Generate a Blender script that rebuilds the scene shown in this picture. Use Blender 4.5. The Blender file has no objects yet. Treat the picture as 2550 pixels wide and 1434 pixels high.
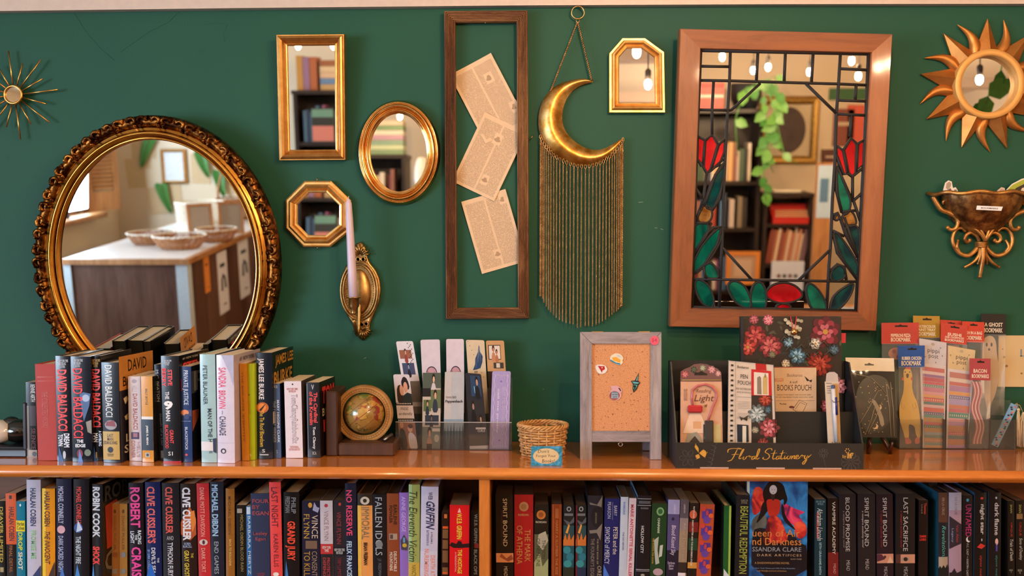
import bpy, math, random
from mathutils import Vector, Matrix
R = math.radians
sin, cos, pi = math.sin, math.cos, math.pi
sc = bpy.context.scene
C = sc.collection
random.seed(7)

# ---------------------------------------------------------------- camera
F = 2300.0
CAM = Vector((0.0, -2.30, 1.46))
PITCH, YAW, ROLL = R(-2.0), R(1.2), R(0.05)
cd = bpy.data.cameras.new('camera'); cam = bpy.data.objects.new('camera', cd); C.objects.link(cam)
cd.sensor_width = 36; cd.lens = F / 2550 * 36; cd.clip_start = .05; cd.clip_end = 60
MC = Matrix.Rotation(YAW, 4, 'Z') @ Matrix.Rotation(pi / 2 + PITCH, 4, 'X') @ Matrix.Rotation(ROLL, 4, 'Z')
cam.matrix_world = Matrix.Translation(CAM) @ MC
cd.dof.use_dof = True; cd.dof.focus_distance = 2.24; cd.dof.aperture_fstop = 2.6
sc.camera = cam
sc.view_settings.view_transform = 'Standard'; sc.view_settings.look = 'None'
sc.view_settings.exposure = 0.2; sc.view_settings.gamma = 1.0; sc.view_settings.use_curve_mapping = False
sc.cycles.caustics_reflective = False; sc.cycles.caustics_refractive = False
sc.cycles.max_bounces = 10; sc.cycles.transparent_max_bounces = 24; sc.cycles.transmission_bounces = 10
sc.cycles.sample_clamp_indirect = 6
MC3 = MC.to_3x3()

# ---------------------------------------------------------------- world
w = bpy.data.worlds.new('world'); sc.world = w; w.use_nodes = True
w.node_tree.nodes['Background'].inputs[0].default_value = (0.55, 0.72, 1.0, 1)
w.node_tree.nodes['Background'].inputs[1].default_value = 1.0

def area_light(name, loc, target, size, size_y, energy, col):
    l = bpy.data.lights.new(name, 'AREA'); l.shape = 'RECTANGLE'; l.size = size; l.size_y = size_y
    l.energy = energy; l.color = col
    o = bpy.data.objects.new(name, l); C.objects.link(o); o.location = loc
    o.rotation_euler = (Vector(target) - Vector(loc)).to_track_quat('-Z', 'Y').to_euler()
    return o
# daylight entering by the two side windows
area_light('window_daylight', (-3.66, -2.85, 1.36), (0.2, -.6, 1.3), 1.35, 1.15, 120, (0.62, 0.80, 1.0))
area_light('far_window_daylight', (-3.66, -4.85, 1.54), (0, -4.4, 1.2), .95, 1.05, 62, (0.66, 0.82, 1.0))
BULBS = [(1.21, -3.85, 2.2), (1.51, -4.28, 2.14), (1.52, -3.92, 2.14), (1.74, -3.76, 2.1), (1.86, -3.35, 2.14), (1.89, -3.31, 2.05), (2.07, -3.62, 2.14),
         (2.06, -2.06, 2.2), (0.39, -1.2, 2.2), (0.52, -1.9, 2.2), (-1.53, -3.93, 2.2), (-1.30, -3.94, 2.2), (-1.0, -4.81, 2.2)]
BULB_STRENGTH = 1350

# ---------------------------------------------------------------- pixel <-> place
def ray(px, py):
    return (MC3 @ Vector(((px - 1275) / F, (717 - py) / F, -1.0)))
def W(px, py, Y=0.0):
    d = ray(px, py); t = (Y - CAM.y) / d.y
    return CAM + d * t
def WZ(px, py, z):
    d = ray(px, py); t = (z - CAM.z) / d.z
    return CAM + d * t

# ---------------------------------------------------------------- materials
def lin(c):
    if isinstance(c, str):
        c = c.lstrip('#'); c = [int(c[i:i + 2], 16) / 255 for i in (0, 2, 4)]
    return tuple((v / 12.92 if v <= .04045 else ((v + .055) / 1.055) ** 2.4) for v in c[:3]) + (1,)
_mc = {}
def new_mat(name):
    m = bpy.data.materials.new(name); m.use_nodes = True
    return m, m.node_tree, m.node_tree.nodes['Principled BSDF']
def M(c, rough=.5, metal=0.0, coat=0.0, alpha=None, spec=.5, vary=.06, scale=60, bump=0.0):
    """plain surface with a slight procedural variation of tone"""
    key = (c, rough, metal, coat, alpha, spec, vary, scale, bump)
    if key in _mc: return _mc[key]
    m, nt, b = new_mat('surface_' + str(c).lstrip('#'))
    col = lin(c)
    b.inputs['Roughness'].default_value = rough; b.inputs['Metallic'].default_value = metal
    b.inputs['Coat Weight'].default_value = coat; b.inputs['Coat Roughness'].default_value = .12
    b.inputs['Specular IOR Level'].default_value = spec
    tc = nt.nodes.new('ShaderNodeTexCoord'); n = nt.nodes.new('ShaderNodeTexNoise'); n.inputs['Scale'].default_value = scale
    n.inputs['Detail'].default_value = 4
    nt.links.new(tc.outputs['Object'], n.inputs['Vector'])
    mr = nt.nodes.new('ShaderNodeMapRange'); mr.inputs[3].default_value = 1 - vary * 2; mr.inputs[4].default_value = 1 + vary * 2
    nt.links.new(n.outputs['Fac'], mr.inputs[0])
    mx = nt.nodes.new('ShaderNodeMix'); mx.data_type = 'RGBA'; mx.blend_type = 'MULTIPLY'; mx.inputs[0].default_value = 1
    mx.inputs[6].default_value = col
    nt.links.new(mr.outputs[0], mx.inputs[7]); nt.links.new(mx.outputs[2], b.inputs['Base Color'])
    if bump:
        bp = nt.nodes.new('ShaderNodeBump'); bp.inputs['Strength'].default_value = bump; bp.inputs['Distance'].default_value = .002
        nt.links.new(n.outputs['Fac'], bp.inputs['Height']); nt.links.new(bp.outputs[0], b.inputs['Normal'])
    if alpha is not None: b.inputs['Alpha'].default_value = alpha
    _mc[key] = m
    return m
def ramp(nt, fac, stops):
    r = nt.nodes.new('ShaderNodeValToRGB'); e = r.color_ramp.elements
    while len(e) < len(stops): e.new(.5)
    for el, (p, c) in zip(e, stops): el.position = p; el.color = lin(c)
    nt.links.new(fac, r.inputs[0]); return r.outputs[0]
def gold(name, c0, c1, rough=.25, scale=35, bump=.0, metal=1.0, stretch=(1, 1, 1), dark=None):
    m, nt, b = new_mat(name)
    tc = nt.nodes.new('ShaderNodeTexCoord'); mp = nt.nodes.new('ShaderNodeMapping'); mp.inputs['Scale'].default_value = stretch
    n = nt.nodes.new('ShaderNodeTexNoise'); n.inputs['Scale'].default_value = scale; n.inputs['Detail'].default_value = 6; n.inputs['Roughness'].default_value = .65
    nt.links.new(tc.outputs['Object'], mp.inputs[0]); nt.links.new(mp.outputs[0], n.inputs['Vector'])
    st = [(.34, c0), (.66, c1)] if dark is None else [(.30, dark), (.44, c0), (.66, c1)]
    nt.links.new(ramp(nt, n.outputs['Fac'], st), b.inputs['Base Color'])
    b.inputs['Metallic'].default_value = metal; b.inputs['Roughness'].default_value = rough
    if bump:
        bp = nt.nodes.new('ShaderNodeBump'); bp.inputs['Strength'].default_value = bump; bp.inputs['Distance'].default_value = .003
        nt.links.new(n.outputs['Fac'], bp.inputs['Height']); nt.links.new(bp.outputs[0], b.inputs['Normal'])
    return m
def wood(name, c0, c1, c2=None, axis='X', scale=3.0, rough=.45, coat=0.0, knots=False, fine=1.0, bump=.1):
    m, nt, b = new_mat(name)
    tc = nt.nodes.new('ShaderNodeTexCoord'); mp = nt.nodes.new('ShaderNodeMapping')
    s = {'X': (.12, 1, 1), 'Y': (1, .12, 1), 'Z': (1, 1, .12)}[axis]
    mp.inputs['Scale'].default_value = s
    nt.links.new(tc.outputs['Object'], mp.inputs[0])
    n = nt.nodes.new('ShaderNodeTexNoise'); n.inputs['Scale'].default_value = 26 * scale; n.inputs['Detail'].default_value = 6; n.inputs['Roughness'].default_value = .7; n.inputs['Distortion'].default_value = .6
    n2 = nt.nodes.new('ShaderNodeTexNoise'); n2.inputs['Scale'].default_value = 5 * scale; n2.inputs['Detail'].default_value = 2
    nt.links.new(mp.outputs[0], n.inputs['Vector']); nt.links.new(mp.outputs[0], n2.inputs['Vector'])
    ad = nt.nodes.new('ShaderNodeMath'); ad.operation = 'MULTIPLY_ADD'; ad.inputs[1].default_value = .55 * fine
    sb = nt.nodes.new('ShaderNodeMath'); sb.operation = 'MULTIPLY'; sb.inputs[1].default_value = 1 - .55 * fine
    nt.links.new(n2.outputs['Fac'], sb.inputs[0])
    nt.links.new(n.outputs['Fac'], ad.inputs[0]); nt.links.new(sb.outputs[0], ad.inputs[2])
    stops = [(.36, c0), (.62, c1)] if c2 is None else [(.34, c0), (.5, c1), (.68, c2)]
    colr = ramp(nt, ad.outputs[0], stops)
    if knots:   # dark oval knots of pine at fixed places on the board (object x, y)
        sp = nt.nodes.new('ShaderNodeSeparateXYZ'); nt.links.new(tc.outputs['Object'], sp.inputs[0])
        for (kx, ky, rx, ry) in knots:
            v = nt.nodes.new('ShaderNodeCombineXYZ')
            for i, (k, r_) in enumerate(((kx, rx), (ky, ry))):
                a = nt.nodes.new('ShaderNodeMath'); a.operation = 'SUBTRACT'; a.inputs[1].default_value = k
                nt.links.new(sp.outputs[i], a.inputs[0])
                d = nt.nodes.new('ShaderNodeMath'); d.operation = 'DIVIDE'; d.inputs[1].default_value = r_
                nt.links.new(a.outputs[0], d.inputs[0]); nt.links.new(d.outputs[0], v.inputs[i])
            L = nt.nodes.new('ShaderNodeVectorMath'); L.operation = 'LENGTH'; nt.links.new(v.outputs[0], L.inputs[0])
            q = nt.nodes.new('ShaderNodeMapRange'); q.interpolation_type = 'SMOOTHSTEP'; q.inputs[1].default_value = .6; q.inputs[2].default_value = 1.15
            q.inputs[3].default_value = .92; q.inputs[4].default_value = 0
            nt.links.new(L.outputs['Value'], q.inputs[0])
            mx = nt.nodes.new('ShaderNodeMix'); mx.data_type = 'RGBA'; mx.inputs[7].default_value = lin('#2a130b')
            nt.links.new(q.outputs[0], mx.inputs[0]); nt.links.new(colr, mx.inputs[6]); colr = mx.outputs[2]
    nt.links.new(colr, b.inputs['Base Color'])
    b.inputs['Roughness'].default_value = rough; b.inputs['Coat Weight'].default_value = coat; b.inputs['Coat Roughness'].default_value = .06
    bp = nt.nodes.new('ShaderNodeBump'); bp.inputs['Strength'].default_value = bump; bp.inputs['Distance'].default_value = .001
    nt.links.new(n.outputs['Fac'], bp.inputs['Height']); nt.links.new(bp.outputs[0], b.inputs['Normal'])
    return m
def printed(name, paper, ink, lines=520, angle=0.0, density=.5, margins=None):
    """paper with rows of small print that no one can read"""
    m, nt, b = new_mat(name)
    tc = nt.nodes.new('ShaderNodeTexCoord'); sp = nt.nodes.new('ShaderNodeSeparateXYZ'); nt.links.new(tc.outputs['Object'], sp.inputs[0])
    z = nt.nodes.new('ShaderNodeMath'); z.operation = 'MULTIPLY'; z.inputs[1].default_value = lines; nt.links.new(sp.outputs[2], z.inputs[0])
    fr = nt.nodes.new('ShaderNodeMath'); fr.operation = 'FRACT'; nt.links.new(z.outputs[0], fr.inputs[0])
    g = nt.nodes.new('ShaderNodeMath'); g.operation = 'GREATER_THAN'; g.inputs[1].default_value = .42; nt.links.new(fr.outputs[0], g.inputs[0])
    fl = nt.nodes.new('ShaderNodeMath'); fl.operation = 'FLOOR'; nt.links.new(z.outputs[0], fl.inputs[0])
    cx = nt.nodes.new('ShaderNodeCombineXYZ'); sx = nt.nodes.new('ShaderNodeMath'); sx.operation = 'MULTIPLY'; sx.inputs[1].default_value = lines * 1.1
    nt.links.new(sp.outputs[0], sx.inputs[0]); nt.links.new(sx.outputs[0], cx.inputs[0])
    f2 = nt.nodes.new('ShaderNodeMath'); f2.operation = 'MULTIPLY'; f2.inputs[1].default_value = 7.31; nt.links.new(fl.outputs[0], f2.inputs[0]); nt.links.new(f2.outputs[0], cx.inputs[1])
    n = nt.nodes.new('ShaderNodeTexNoise'); n.inputs['Scale'].default_value = 1.0; n.inputs['Detail'].default_value = 2; nt.links.new(cx.outputs[0], n.inputs['Vector'])
    g2 = nt.nodes.new('ShaderNodeMath'); g2.operation = 'GREATER_THAN'; g2.inputs[1].default_value = 1 - density; nt.links.new(n.outputs['Fac'], g2.inputs[0])
    mu = nt.nodes.new('ShaderNodeMath'); mu.operation = 'MULTIPLY'; nt.links.new(g.outputs[0], mu.inputs[0]); nt.links.new(g2.outputs[0], mu.inputs[1])
    mx = nt.nodes.new('ShaderNodeMix'); mx.data_type = 'RGBA'; mx.inputs[6].default_value = lin(paper); mx.inputs[7].default_value = lin(ink)
    nt.links.new(mu.outputs[0], mx.inputs[0]); nt.links.new(mx.outputs[2], b.inputs['Base Color'])
    b.inputs['Roughness'].default_value = .75
    return m
def emit(c, s):
    m, nt, b = new_mat('glow_' + c.lstrip('#'))
    b.inputs['Emission Color'].default_value = lin(c); b.inputs['Emission Strength'].default_value = s
    b.inputs['Base Color'].default_value = lin(c); return m
def clear(name, tint='#f2f6f8', rough=.03, mixf=.10, milk=0.0):
    """thin clear plastic: mostly see-through with a gloss that grows at grazing angles"""
    m, nt, b = new_mat(name); nt.nodes.remove(b)
    out = nt.nodes['Material Output']
    t = nt.nodes.new('ShaderNodeBsdfTransparent'); t.inputs[0].default_value = lin(tint)
    g = nt.nodes.new('ShaderNodeBsdfGlossy'); g.inputs['Roughness'].default_value = rough; g.inputs[0].default_value = (1, 1, 1, 1)
    fz = nt.nodes.new('ShaderNodeFresnel'); fz.inputs[0].default_value = 1.45
    a = nt.nodes.new('ShaderNodeMath'); a.operation = 'ADD'; a.inputs[1].default_value = mixf - .045; a.use_clamp = True
    nt.links.new(fz.outputs[0], a.inputs[0])
    mx = nt.nodes.new('ShaderNodeMixShader')
    nt.links.new(a.outputs[0], mx.inputs[0]); nt.links.new(t.outputs[0], mx.inputs[1]); nt.links.new(g.outputs[0], mx.inputs[2])
    last = mx
    if milk:   # diffuse white mixed in to brighten the plastic, standing for whitish reflections
        d = nt.nodes.new('ShaderNodeBsdfDiffuse'); d.inputs[0].default_value = (.9, .88, .9, 1); last = nt.nodes.new('ShaderNodeMixShader'); last.inputs[0].default_value = milk
        nt.links.new(mx.outputs[0], last.inputs[1]); nt.links.new(d.outputs[0], last.inputs[2])
    nt.links.new(last.outputs[0], out.inputs[0])
    return m
MIRROR = bpy.data.materials.new('mirror_glass'); MIRROR.use_nodes = True
_b = MIRROR.node_tree.nodes['Principled BSDF']; _b.inputs['Metallic'].default_value = 1; _b.inputs['Roughness'].default_value = .0; _b.inputs['Base Color'].default_value = (.90, .91, .90, 1)

# ---------------------------------------------------------------- mesh building
class MB:
    """collects faces with their material; build() links them as ONE mesh object (coordinates local to the parent)"""
    def __init__(s): s.v = []; s.f = []; s.m = []; s.mats = []; s.sm = []
    def mi(s, m):
        if isinstance(m, str): m = M(m)
        if m not in s.mats: s.mats.append(m)
        return s.mats.index(m)
    def add(s, vs, fs, m, smooth=False):
        k = len(s.v); s.v += [tuple(v) for v in vs]; i = s.mi(m)
        for f in fs: s.f.append([k + j for j in f]); s.m.append(i); s.sm.append(smooth)
    def box(s, a, b, m):
        (x0, y0, z0), (x1, y1, z1) = a, b
        vs = [(x, y, z) for z in (z0, z1) for y in (y0, y1) for x in (x0, x1)]
        s.add(vs, [(0, 2, 3, 1), (4, 5, 7, 6), (0, 1, 5, 4), (2, 6, 7, 3), (0, 4, 6, 2), (1, 3, 7, 5)], m)
    def bbox(s, a, b, m, r=.002, seg=2):
        """box with rounded vertical+horizontal front edges (all edges chamfered)"""
        (x0, y0, z0), (x1, y1, z1) = a, b
        r = min(r, abs(x1 - x0) / 2.01, abs(y1 - y0) / 2.01, abs(z1 - z0) / 2.01)
        vs = []; idx = {}
        for ix, X in enumerate((x0, x1)):
            for iy, Y in enumerate((y0, y1)):
                for iz, Z in enumerate((z0, z1)):
                    dx = r if ix == 0 else -r; dy = r if iy == 0 else -r; dz = r if iz == 0 else -r
                    for k, p in enumerate(((X, Y + dy, Z + dz), (X + dx, Y, Z + dz), (X + dx, Y + dy, Z))):
                        idx[ix, iy, iz, k] = len(vs); vs.append(p)
        fs = []
        for i in (0, 1):
            a4 = lambda k, o: [idx[q + (k,)] for q in o]
            fs.append(a4(0, [(i, 0, 0), (i, 0, 1), (i, 1, 1), (i, 1, 0)]))
            fs.append(a4(1, [(0, i, 0), (0, i, 1), (1, i, 1), (1, i, 0)]))
            fs.append(a4(2, [(0, 0, i), (0, 1, i), (1, 1, i), (1, 0, i)]))
        for i in (0, 1):
            for j in (0, 1):
                fs.append([idx[i, j, 0, 0], idx[i, j, 1, 0], idx[i, j, 1, 1], idx[i, j, 0, 1]])
                fs.append([idx[i, 0, j, 0], idx[i, 1, j, 0], idx[i, 1, j, 2], idx[i, 0, j, 2]])
                fs.append([idx[0, i, j, 1], idx[1, i, j, 1], idx[1, i, j, 2], idx[0, i, j, 2]])
        for i in (0, 1):
            for j in (0, 1):
                for k in (0, 1): fs.append([idx[i, j, k, q] for q in (0, 1, 2)])
        s.add(vs, fs, m)
    def prism(s, front, back, m, mside=None, smooth=False):
        n = len(front); vs = list(front) + list(back)
        s.add(vs, [list(range(n)), list(range(2 * n - 1, n - 1, -1))], m)
        s.add(vs, [(i, i + n, (i + 1) % n + n, (i + 1) % n) for i in range(n)], mside or m, smooth)
    def tube(s, pts, r, m, n=8, closed=False, smooth=True, caps=True, flat=1.0, up=None):
        pts = [Vector(p) for p in pts]; rs = r if isinstance(r, (list, tuple)) else [r] * len(pts)
        N = len(pts); rings = []; u = Vector(up) if up else None
        for i, p in enumerate(pts):
            a = pts[i - 1] if (i or closed) else p; b = pts[(i + 1) % N] if (i < N - 1 or closed) else p
            t = (b - a).normalized() if (b - a).length > 1e-9 else Vector((0, 0, 1))
            if u is None: u = t.orthogonal().normalized()
            q = (u - t * u.dot(t))
            q = q.normalized() if q.length > 1e-6 else t.orthogonal().normalized()
            if up is None: u = q
            v = t.cross(q)
            rings.append([p + (q * cos(2 * pi * k / n) * flat + v * sin(2 * pi * k / n)) * rs[i] for k in range(n)])
        vs = [x for rg in rings for x in rg]; fs = []
        for i in range(N if closed else N - 1):
            j = (i + 1) % N
            for k in range(n): fs.append((i * n + k, i * n + (k + 1) % n, j * n + (k + 1) % n, j * n + k))
        if caps and not closed: fs += [list(range(n))[::-1], [(N - 1) * n + k for k in range(n)]]
        s.add(vs, fs, m, smooth)
    def lathe(s, prof, m, n=24, M4=None, smooth=True, sx=1, sy=1):
        """profile [(r, z)] about local z"""
        vs = []; fs = []
        for (r, z) in prof:
            for k in range(n): vs.append(Vector((r * cos(2 * pi * k / n) * sx, r * sin(2 * pi * k / n) * sy, z)))
        for i in range(len(prof) - 1):
            for k in range(n): fs.append((i * n + k, i * n + (k + 1) % n, (i + 1) * n + (k + 1) % n, (i + 1) * n + k))
        if prof[0][0] > 1e-6: fs.append(list(range(n))[::-1])
        if prof[-1][0] > 1e-6: fs.append([(len(prof) - 1) * n + k for k in range(n)])
        if M4 is not None: vs = [M4 @ v for v in vs]
        s.add(vs, fs, m, smooth)
    def sphere(s, c, r, m, n=16, sz=1.0, sx=1.0, sy=1.0):
        prof = [(r * sin(pi * i / (n // 2)), -r * cos(pi * i / (n // 2))) for i in range(n // 2 + 1)]
        s.lathe([(max(a, 0), z) for a, z in prof], m, n, Matrix.Translation(c) @ Matrix.Diagonal((sx, sy, sz, 1)))
    def build(s, name, parent=None, loc=None):
        me = bpy.data.meshes.new(name); me.from_pydata(s.v, [], s.f)
        for m in s.mats: me.materials.append(m)
        me.polygons.foreach_set('material_index', s.m); me.polygons.foreach_set('use_smooth', s.sm)
        me.validate(); me.update()
        o = bpy.data.objects.new(name, me); C.objects.link(o)
        if parent is not None: o.parent = parent
        if loc is not None: o.location = loc
        return o
def tag(o, label=None, cat=None, group=None, kind=None):
    if label: o['label'] = label
    if cat: o['category'] = cat
    if group: o['group'] = group
    if kind: o['kind'] = kind
    return o
def thing(name, label, cat, loc=(0, 0, 0), rot=(0, 0, 0), group=None, M4=None):
    o = bpy.data.objects.new(name, None); C.objects.link(o); o.empty_display_size = .05
    if M4 is not None: o.matrix_world = M4
    else: o.location = loc; o.rotation_euler = rot
    return tag(o, label, cat, group)
def struct(name, mb): return tag(mb.build(name), kind='structure')

# ---------------------------------------------------------------- lettering
_tc = {}
def glyphs(txt, bold=0.0, sp=1.0):
    key = (txt, bold, sp)
    if key in _tc: return _tc[key]
    cu = bpy.data.curves.new('lettering', 'FONT'); cu.body = txt; cu.size = 1; cu.offset = bold; cu.resolution_u = 2
    cu.space_character = sp; cu.fill_mode = 'FRONT'; cu.space_line = .8
    cu.align_x = 'CENTER' if '\n' in txt else 'LEFT'
    o = bpy.data.objects.new('lettering', cu); C.objects.link(o)
    dg = bpy.context.evaluated_depsgraph_get(); me = bpy.data.meshes.new_from_object(o.evaluated_get(dg))
    vs = [(v.co.x, v.co.y) for v in me.vertices]; fs = [list(p.vertices) for p in me.polygons]
    bpy.data.objects.remove(o); bpy.data.curves.remove(cu); bpy.data.meshes.remove(me)
    if not vs: vs = [(0, 0), (1, 1)]
    x0 = min(v[0] for v in vs); x1 = max(v[0] for v in vs); y0 = min(v[1] for v in vs); y1 = max(v[1] for v in vs)
    _tc[key] = ([((a - x0) / max(x1 - x0, 1e-6), (b - y0) / max(y1 - y0, 1e-6)) for a, b in vs], fs, (x1 - x0) / max(y1 - y0, 1e-6))
    return _tc[key]
def text(mb, txt, fn, m, bold=.012, shear=0.0, sp=1.0):
    """fn maps (u, v) in 0..1 (along the line, up) to a point"""
    vs, fs, _ = glyphs(txt, bold, sp)
    mb.add([fn(u + shear * (v - .5) / max(len(txt), 1), v) for u, v in vs], fs, m)
# ================================================================ the room
SH = 0.995      # height of the bookcase top
def paint(name, c, rough=.5, spots=True, bump=.25, c2=None):
    m, nt, b = new_mat(name)
    tc = nt.nodes.new('ShaderNodeTexCoord')
    n = nt.nodes.new('ShaderNodeTexNoise'); n.inputs['Scale'].default_value = 2.2; n.inputs['Detail'].default_value = 3
    n2 = nt.nodes.new('ShaderNodeTexNoise'); n2.inputs['Scale'].default_value = 190; n2.inputs['Detail'].default_value = 3
    for q in (n, n2): nt.links.new(tc.outputs['Object'], q.inputs['Vector'])
    colr = ramp(nt, n.outputs['Fac'], [(.3, c), (.7, c2 or c)])
    if spots:
        n3 = nt.nodes.new('ShaderNodeTexNoise'); n3.inputs['Scale'].default_value = 9; n3.inputs['Detail'].default_value = 8; n3.inputs['Roughness'].default_value = .7
        nt.links.new(tc.outputs['Object'], n3.inputs['Vector'])
        mr = nt.nodes.new('ShaderNodeMapRange'); mr.inputs[1].default_value = .66; mr.inputs[2].default_value = .74; mr.inputs[3].default_value = 0; mr.inputs[4].default_value = .35
        nt.links.new(n3.outputs['Fac'], mr.inputs[0])
        mx = nt.nodes.new('ShaderNodeMix'); mx.data_type = 'RGBA'; mx.inputs[7].default_value = lin('#0c3227')
        nt.links.new(mr.outputs[0], mx.inputs[0]); nt.links.new(colr, mx.inputs[6]); colr = mx.outputs[2]
    nt.links.new(colr, b.inputs['Base Color']); b.inputs['Roughness'].default_value = rough; b.inputs['Specular IOR Level'].default_value = .3
    bp = nt.nodes.new('ShaderNodeBump'); bp.inputs['Strength'].default_value = bump; bp.inputs['Distance'].default_value = .0015
    nt.links.new(n2.outputs['Fac'], bp.inputs['Height']); nt.links.new(bp.outputs[0], b.inputs['Normal'])
    return m
GREEN = paint('green_wall_paint', '#14493a', .62, c2='#1a4e38')
CREAM = paint('cream_wall_paint', '#dccbb0', .6, spots=False, c2='#d8c6a8')
CEILM = paint('ceiling_paint', '#e6dcc8', .6, spots=False)
WHITEP = M('#c4b3a6', .5)
XL, XR, YB, H = -3.7, 3.6, -6.0, 2.62
TRZ = W(1275, 12, 0).z
m = MB(); m.box((XL - .1, 0, 0), (XR + .1, .12, H), GREEN)
def mark(pts, w_, c):   # hairline cracks and scuffs of the plaster
    P = [W(x, y, 0) for x, y in pts]; m.tube([(p.x, -.0001, p.z) for p in P], w_, M(c, .7), 4)
for pts in ([(186, 34), (215, 80), (250, 120), (285, 150)], [(445, 30), (420, 55), (370, 80), (335, 105), (300, 130)], [(505, 62), (540, 57), (568, 60), (556, 85), (560, 105)]): mark(pts, .0004, '#123a2d')
for pts in ([(1630, 568), (1637, 567)], [(1645, 570), (1652, 572)], [(1590, 504), (1601, 503)], [(1352, 968), (1354, 969)], [(905, 893), (912, 890)]): mark(pts, .0011, '#7d8a7a')
struct('wall_back', m)
m = MB()
TP = [(XL, W(0, 27.5, -.022).z - .006)] + [(W(px, 700, -.022).x, W(px, py, -.022).z) for px, py in ((0, 27.5), (600, 20), (1275, 13.5), (1900, 10.5), (2550, 9.5))] + [(XR, W(2550, 9.5, -.022).z)]
for y_, za, zb_ in ((-.022, 0, .14), (-.034, .14, .17)):
    f = [(x, y_, z + za) for x, z in TP] + [(x, y_, TRZ + zb_) for x, z in TP[::-1]]
    if za: f = [(x, y_, TRZ + za) for x, z in TP] + [(x, y_, TRZ + zb_) for x, z in TP[::-1]]
    m.prism(f, [(x, -.0005, z) for x, y, z in f], WHITEP)
struct('trim_1', m)
m = MB(); m.box((XL, YB, -.06), (XR, 0, 0), wood('floor_boards', '#4a2c1a', '#7a4d2f', axis='Y', scale=1.2, rough=.35)); struct('floor', m)
m = MB(); m.box((XL, YB, H), (XR, 0, H + .08), CEILM); struct('ceiling', m)
m = MB(); m.box((XR, YB, 0), (XR + .1, 0, H), CREAM); struct('wall_right', m)
# left wall with its two window openings (y0, y1, z0, z1)
WIN = [(-5.35, -4.35, .98, 2.10), (-3.55, -2.15, .75, 1.98)]
m = MB(); yy = YB
for (a, b, c, d) in WIN:
    m.box((XL - .1, yy, 0), (XL, a, H), CREAM); m.box((XL - .1, a, 0), (XL, b, c), CREAM); m.box((XL - .1, a, d), (XL, b, H), CREAM); yy = b
m.box((XL - .1, yy, 0), (XL, 0, H), CREAM)
struct('wall_left', m)
m = MB(); m.box((XL - .1, YB - .1, 0), (XR + .1, YB, H), CREAM); struct('wall_front', m)
# ================================================================ the bookcase
ORANGE = wood('varnished_pine', '#a24f14', '#c4702a', '#d6893c', axis='X', scale=1.0, rough=.16, coat=.9, bump=.05,
              knots=[(W(0, 1150, 0).x * .9 + .03, -.24, .075, .04), ((WZ(1435, 1162, SH)).x, WZ(1435, 1162, SH).y, .022, .012),
                     (WZ(1020, 1152, SH).x, WZ(1020, 1152, SH).y, .025, .007), (WZ(2440, 1160, SH).x, WZ(2440, 1160, SH).y, .028, .014)])
PINE = wood('pine_upright', '#a85a22', '#cf8038', axis='Z', scale=1.4, rough=.3, coat=.4)
DARKIN = wood('bookcase_inside', '#5a3418', '#7b4a24', axis='X', scale=1.2, rough=.5)
LB = .69         # top of the lower shelf board
bc = thing('bookcase', 'long orange varnished pine bookcase against the green wall, two bays of books', 'bookcase', (0, -.15, 0))
def bc_box(name, parts, mat, rr=None):
    m = MB()
    for a, b in parts:
        a = (a[0], a[1] + .15, a[2]); b = (b[0], b[1] + .15, b[2])
        if rr: m.bbox(a, b, mat, rr)
        else: m.box(a, b, mat)
    return m.build(name, bc)
x0, x1 = XL + .02, XR - .3
# top board with a rounded front edge
m = MB(); T0 = SH - .0265; n = 8; prof = []
prof = [(-.003, SH), (-.290, SH)] + [(-.290 - .012 * sin(pi * k / n / 1), SH - .0265 * k / n) if 0 else (-.292 - .010 * sin(pi * (k / n)), SH - .001 - .0245 * k / n) for k in range(n + 1)] + [(-.290, T0), (-.003, T0)]
m.prism([(x0, y + .15, z) for y, z in prof], [(x1, y + .15, z) for y, z in prof], ORANGE)
m.build('top_board', bc)
zb = LB
bc_box('lower_shelf', [((x0, -.285, LB - .022), (x1, -.02, LB))], ORANGE, .003)
bc_box('bottom_shelf', [((x0, -.285, .10), (x1, -.02, .12)), ((x0, -.285, .385), (x1, -.02, .405))], ORANGE)
bc_box('plinth', [((x0, -.275, 0), (x1, -.02, .10))], PINE)
bc_box('back_panel', [((x0, -.018, .10), (x1, -.003, T0 - .001))], DARKIN)
dvx = W(1193, 1300, -.285).x
for X in (x0, dvx, x1 - .024):
    bc_box('upright', [((X, -.286, .0), (X + .024, -.019, T0 - .0005))], PINE, .002)

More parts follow.
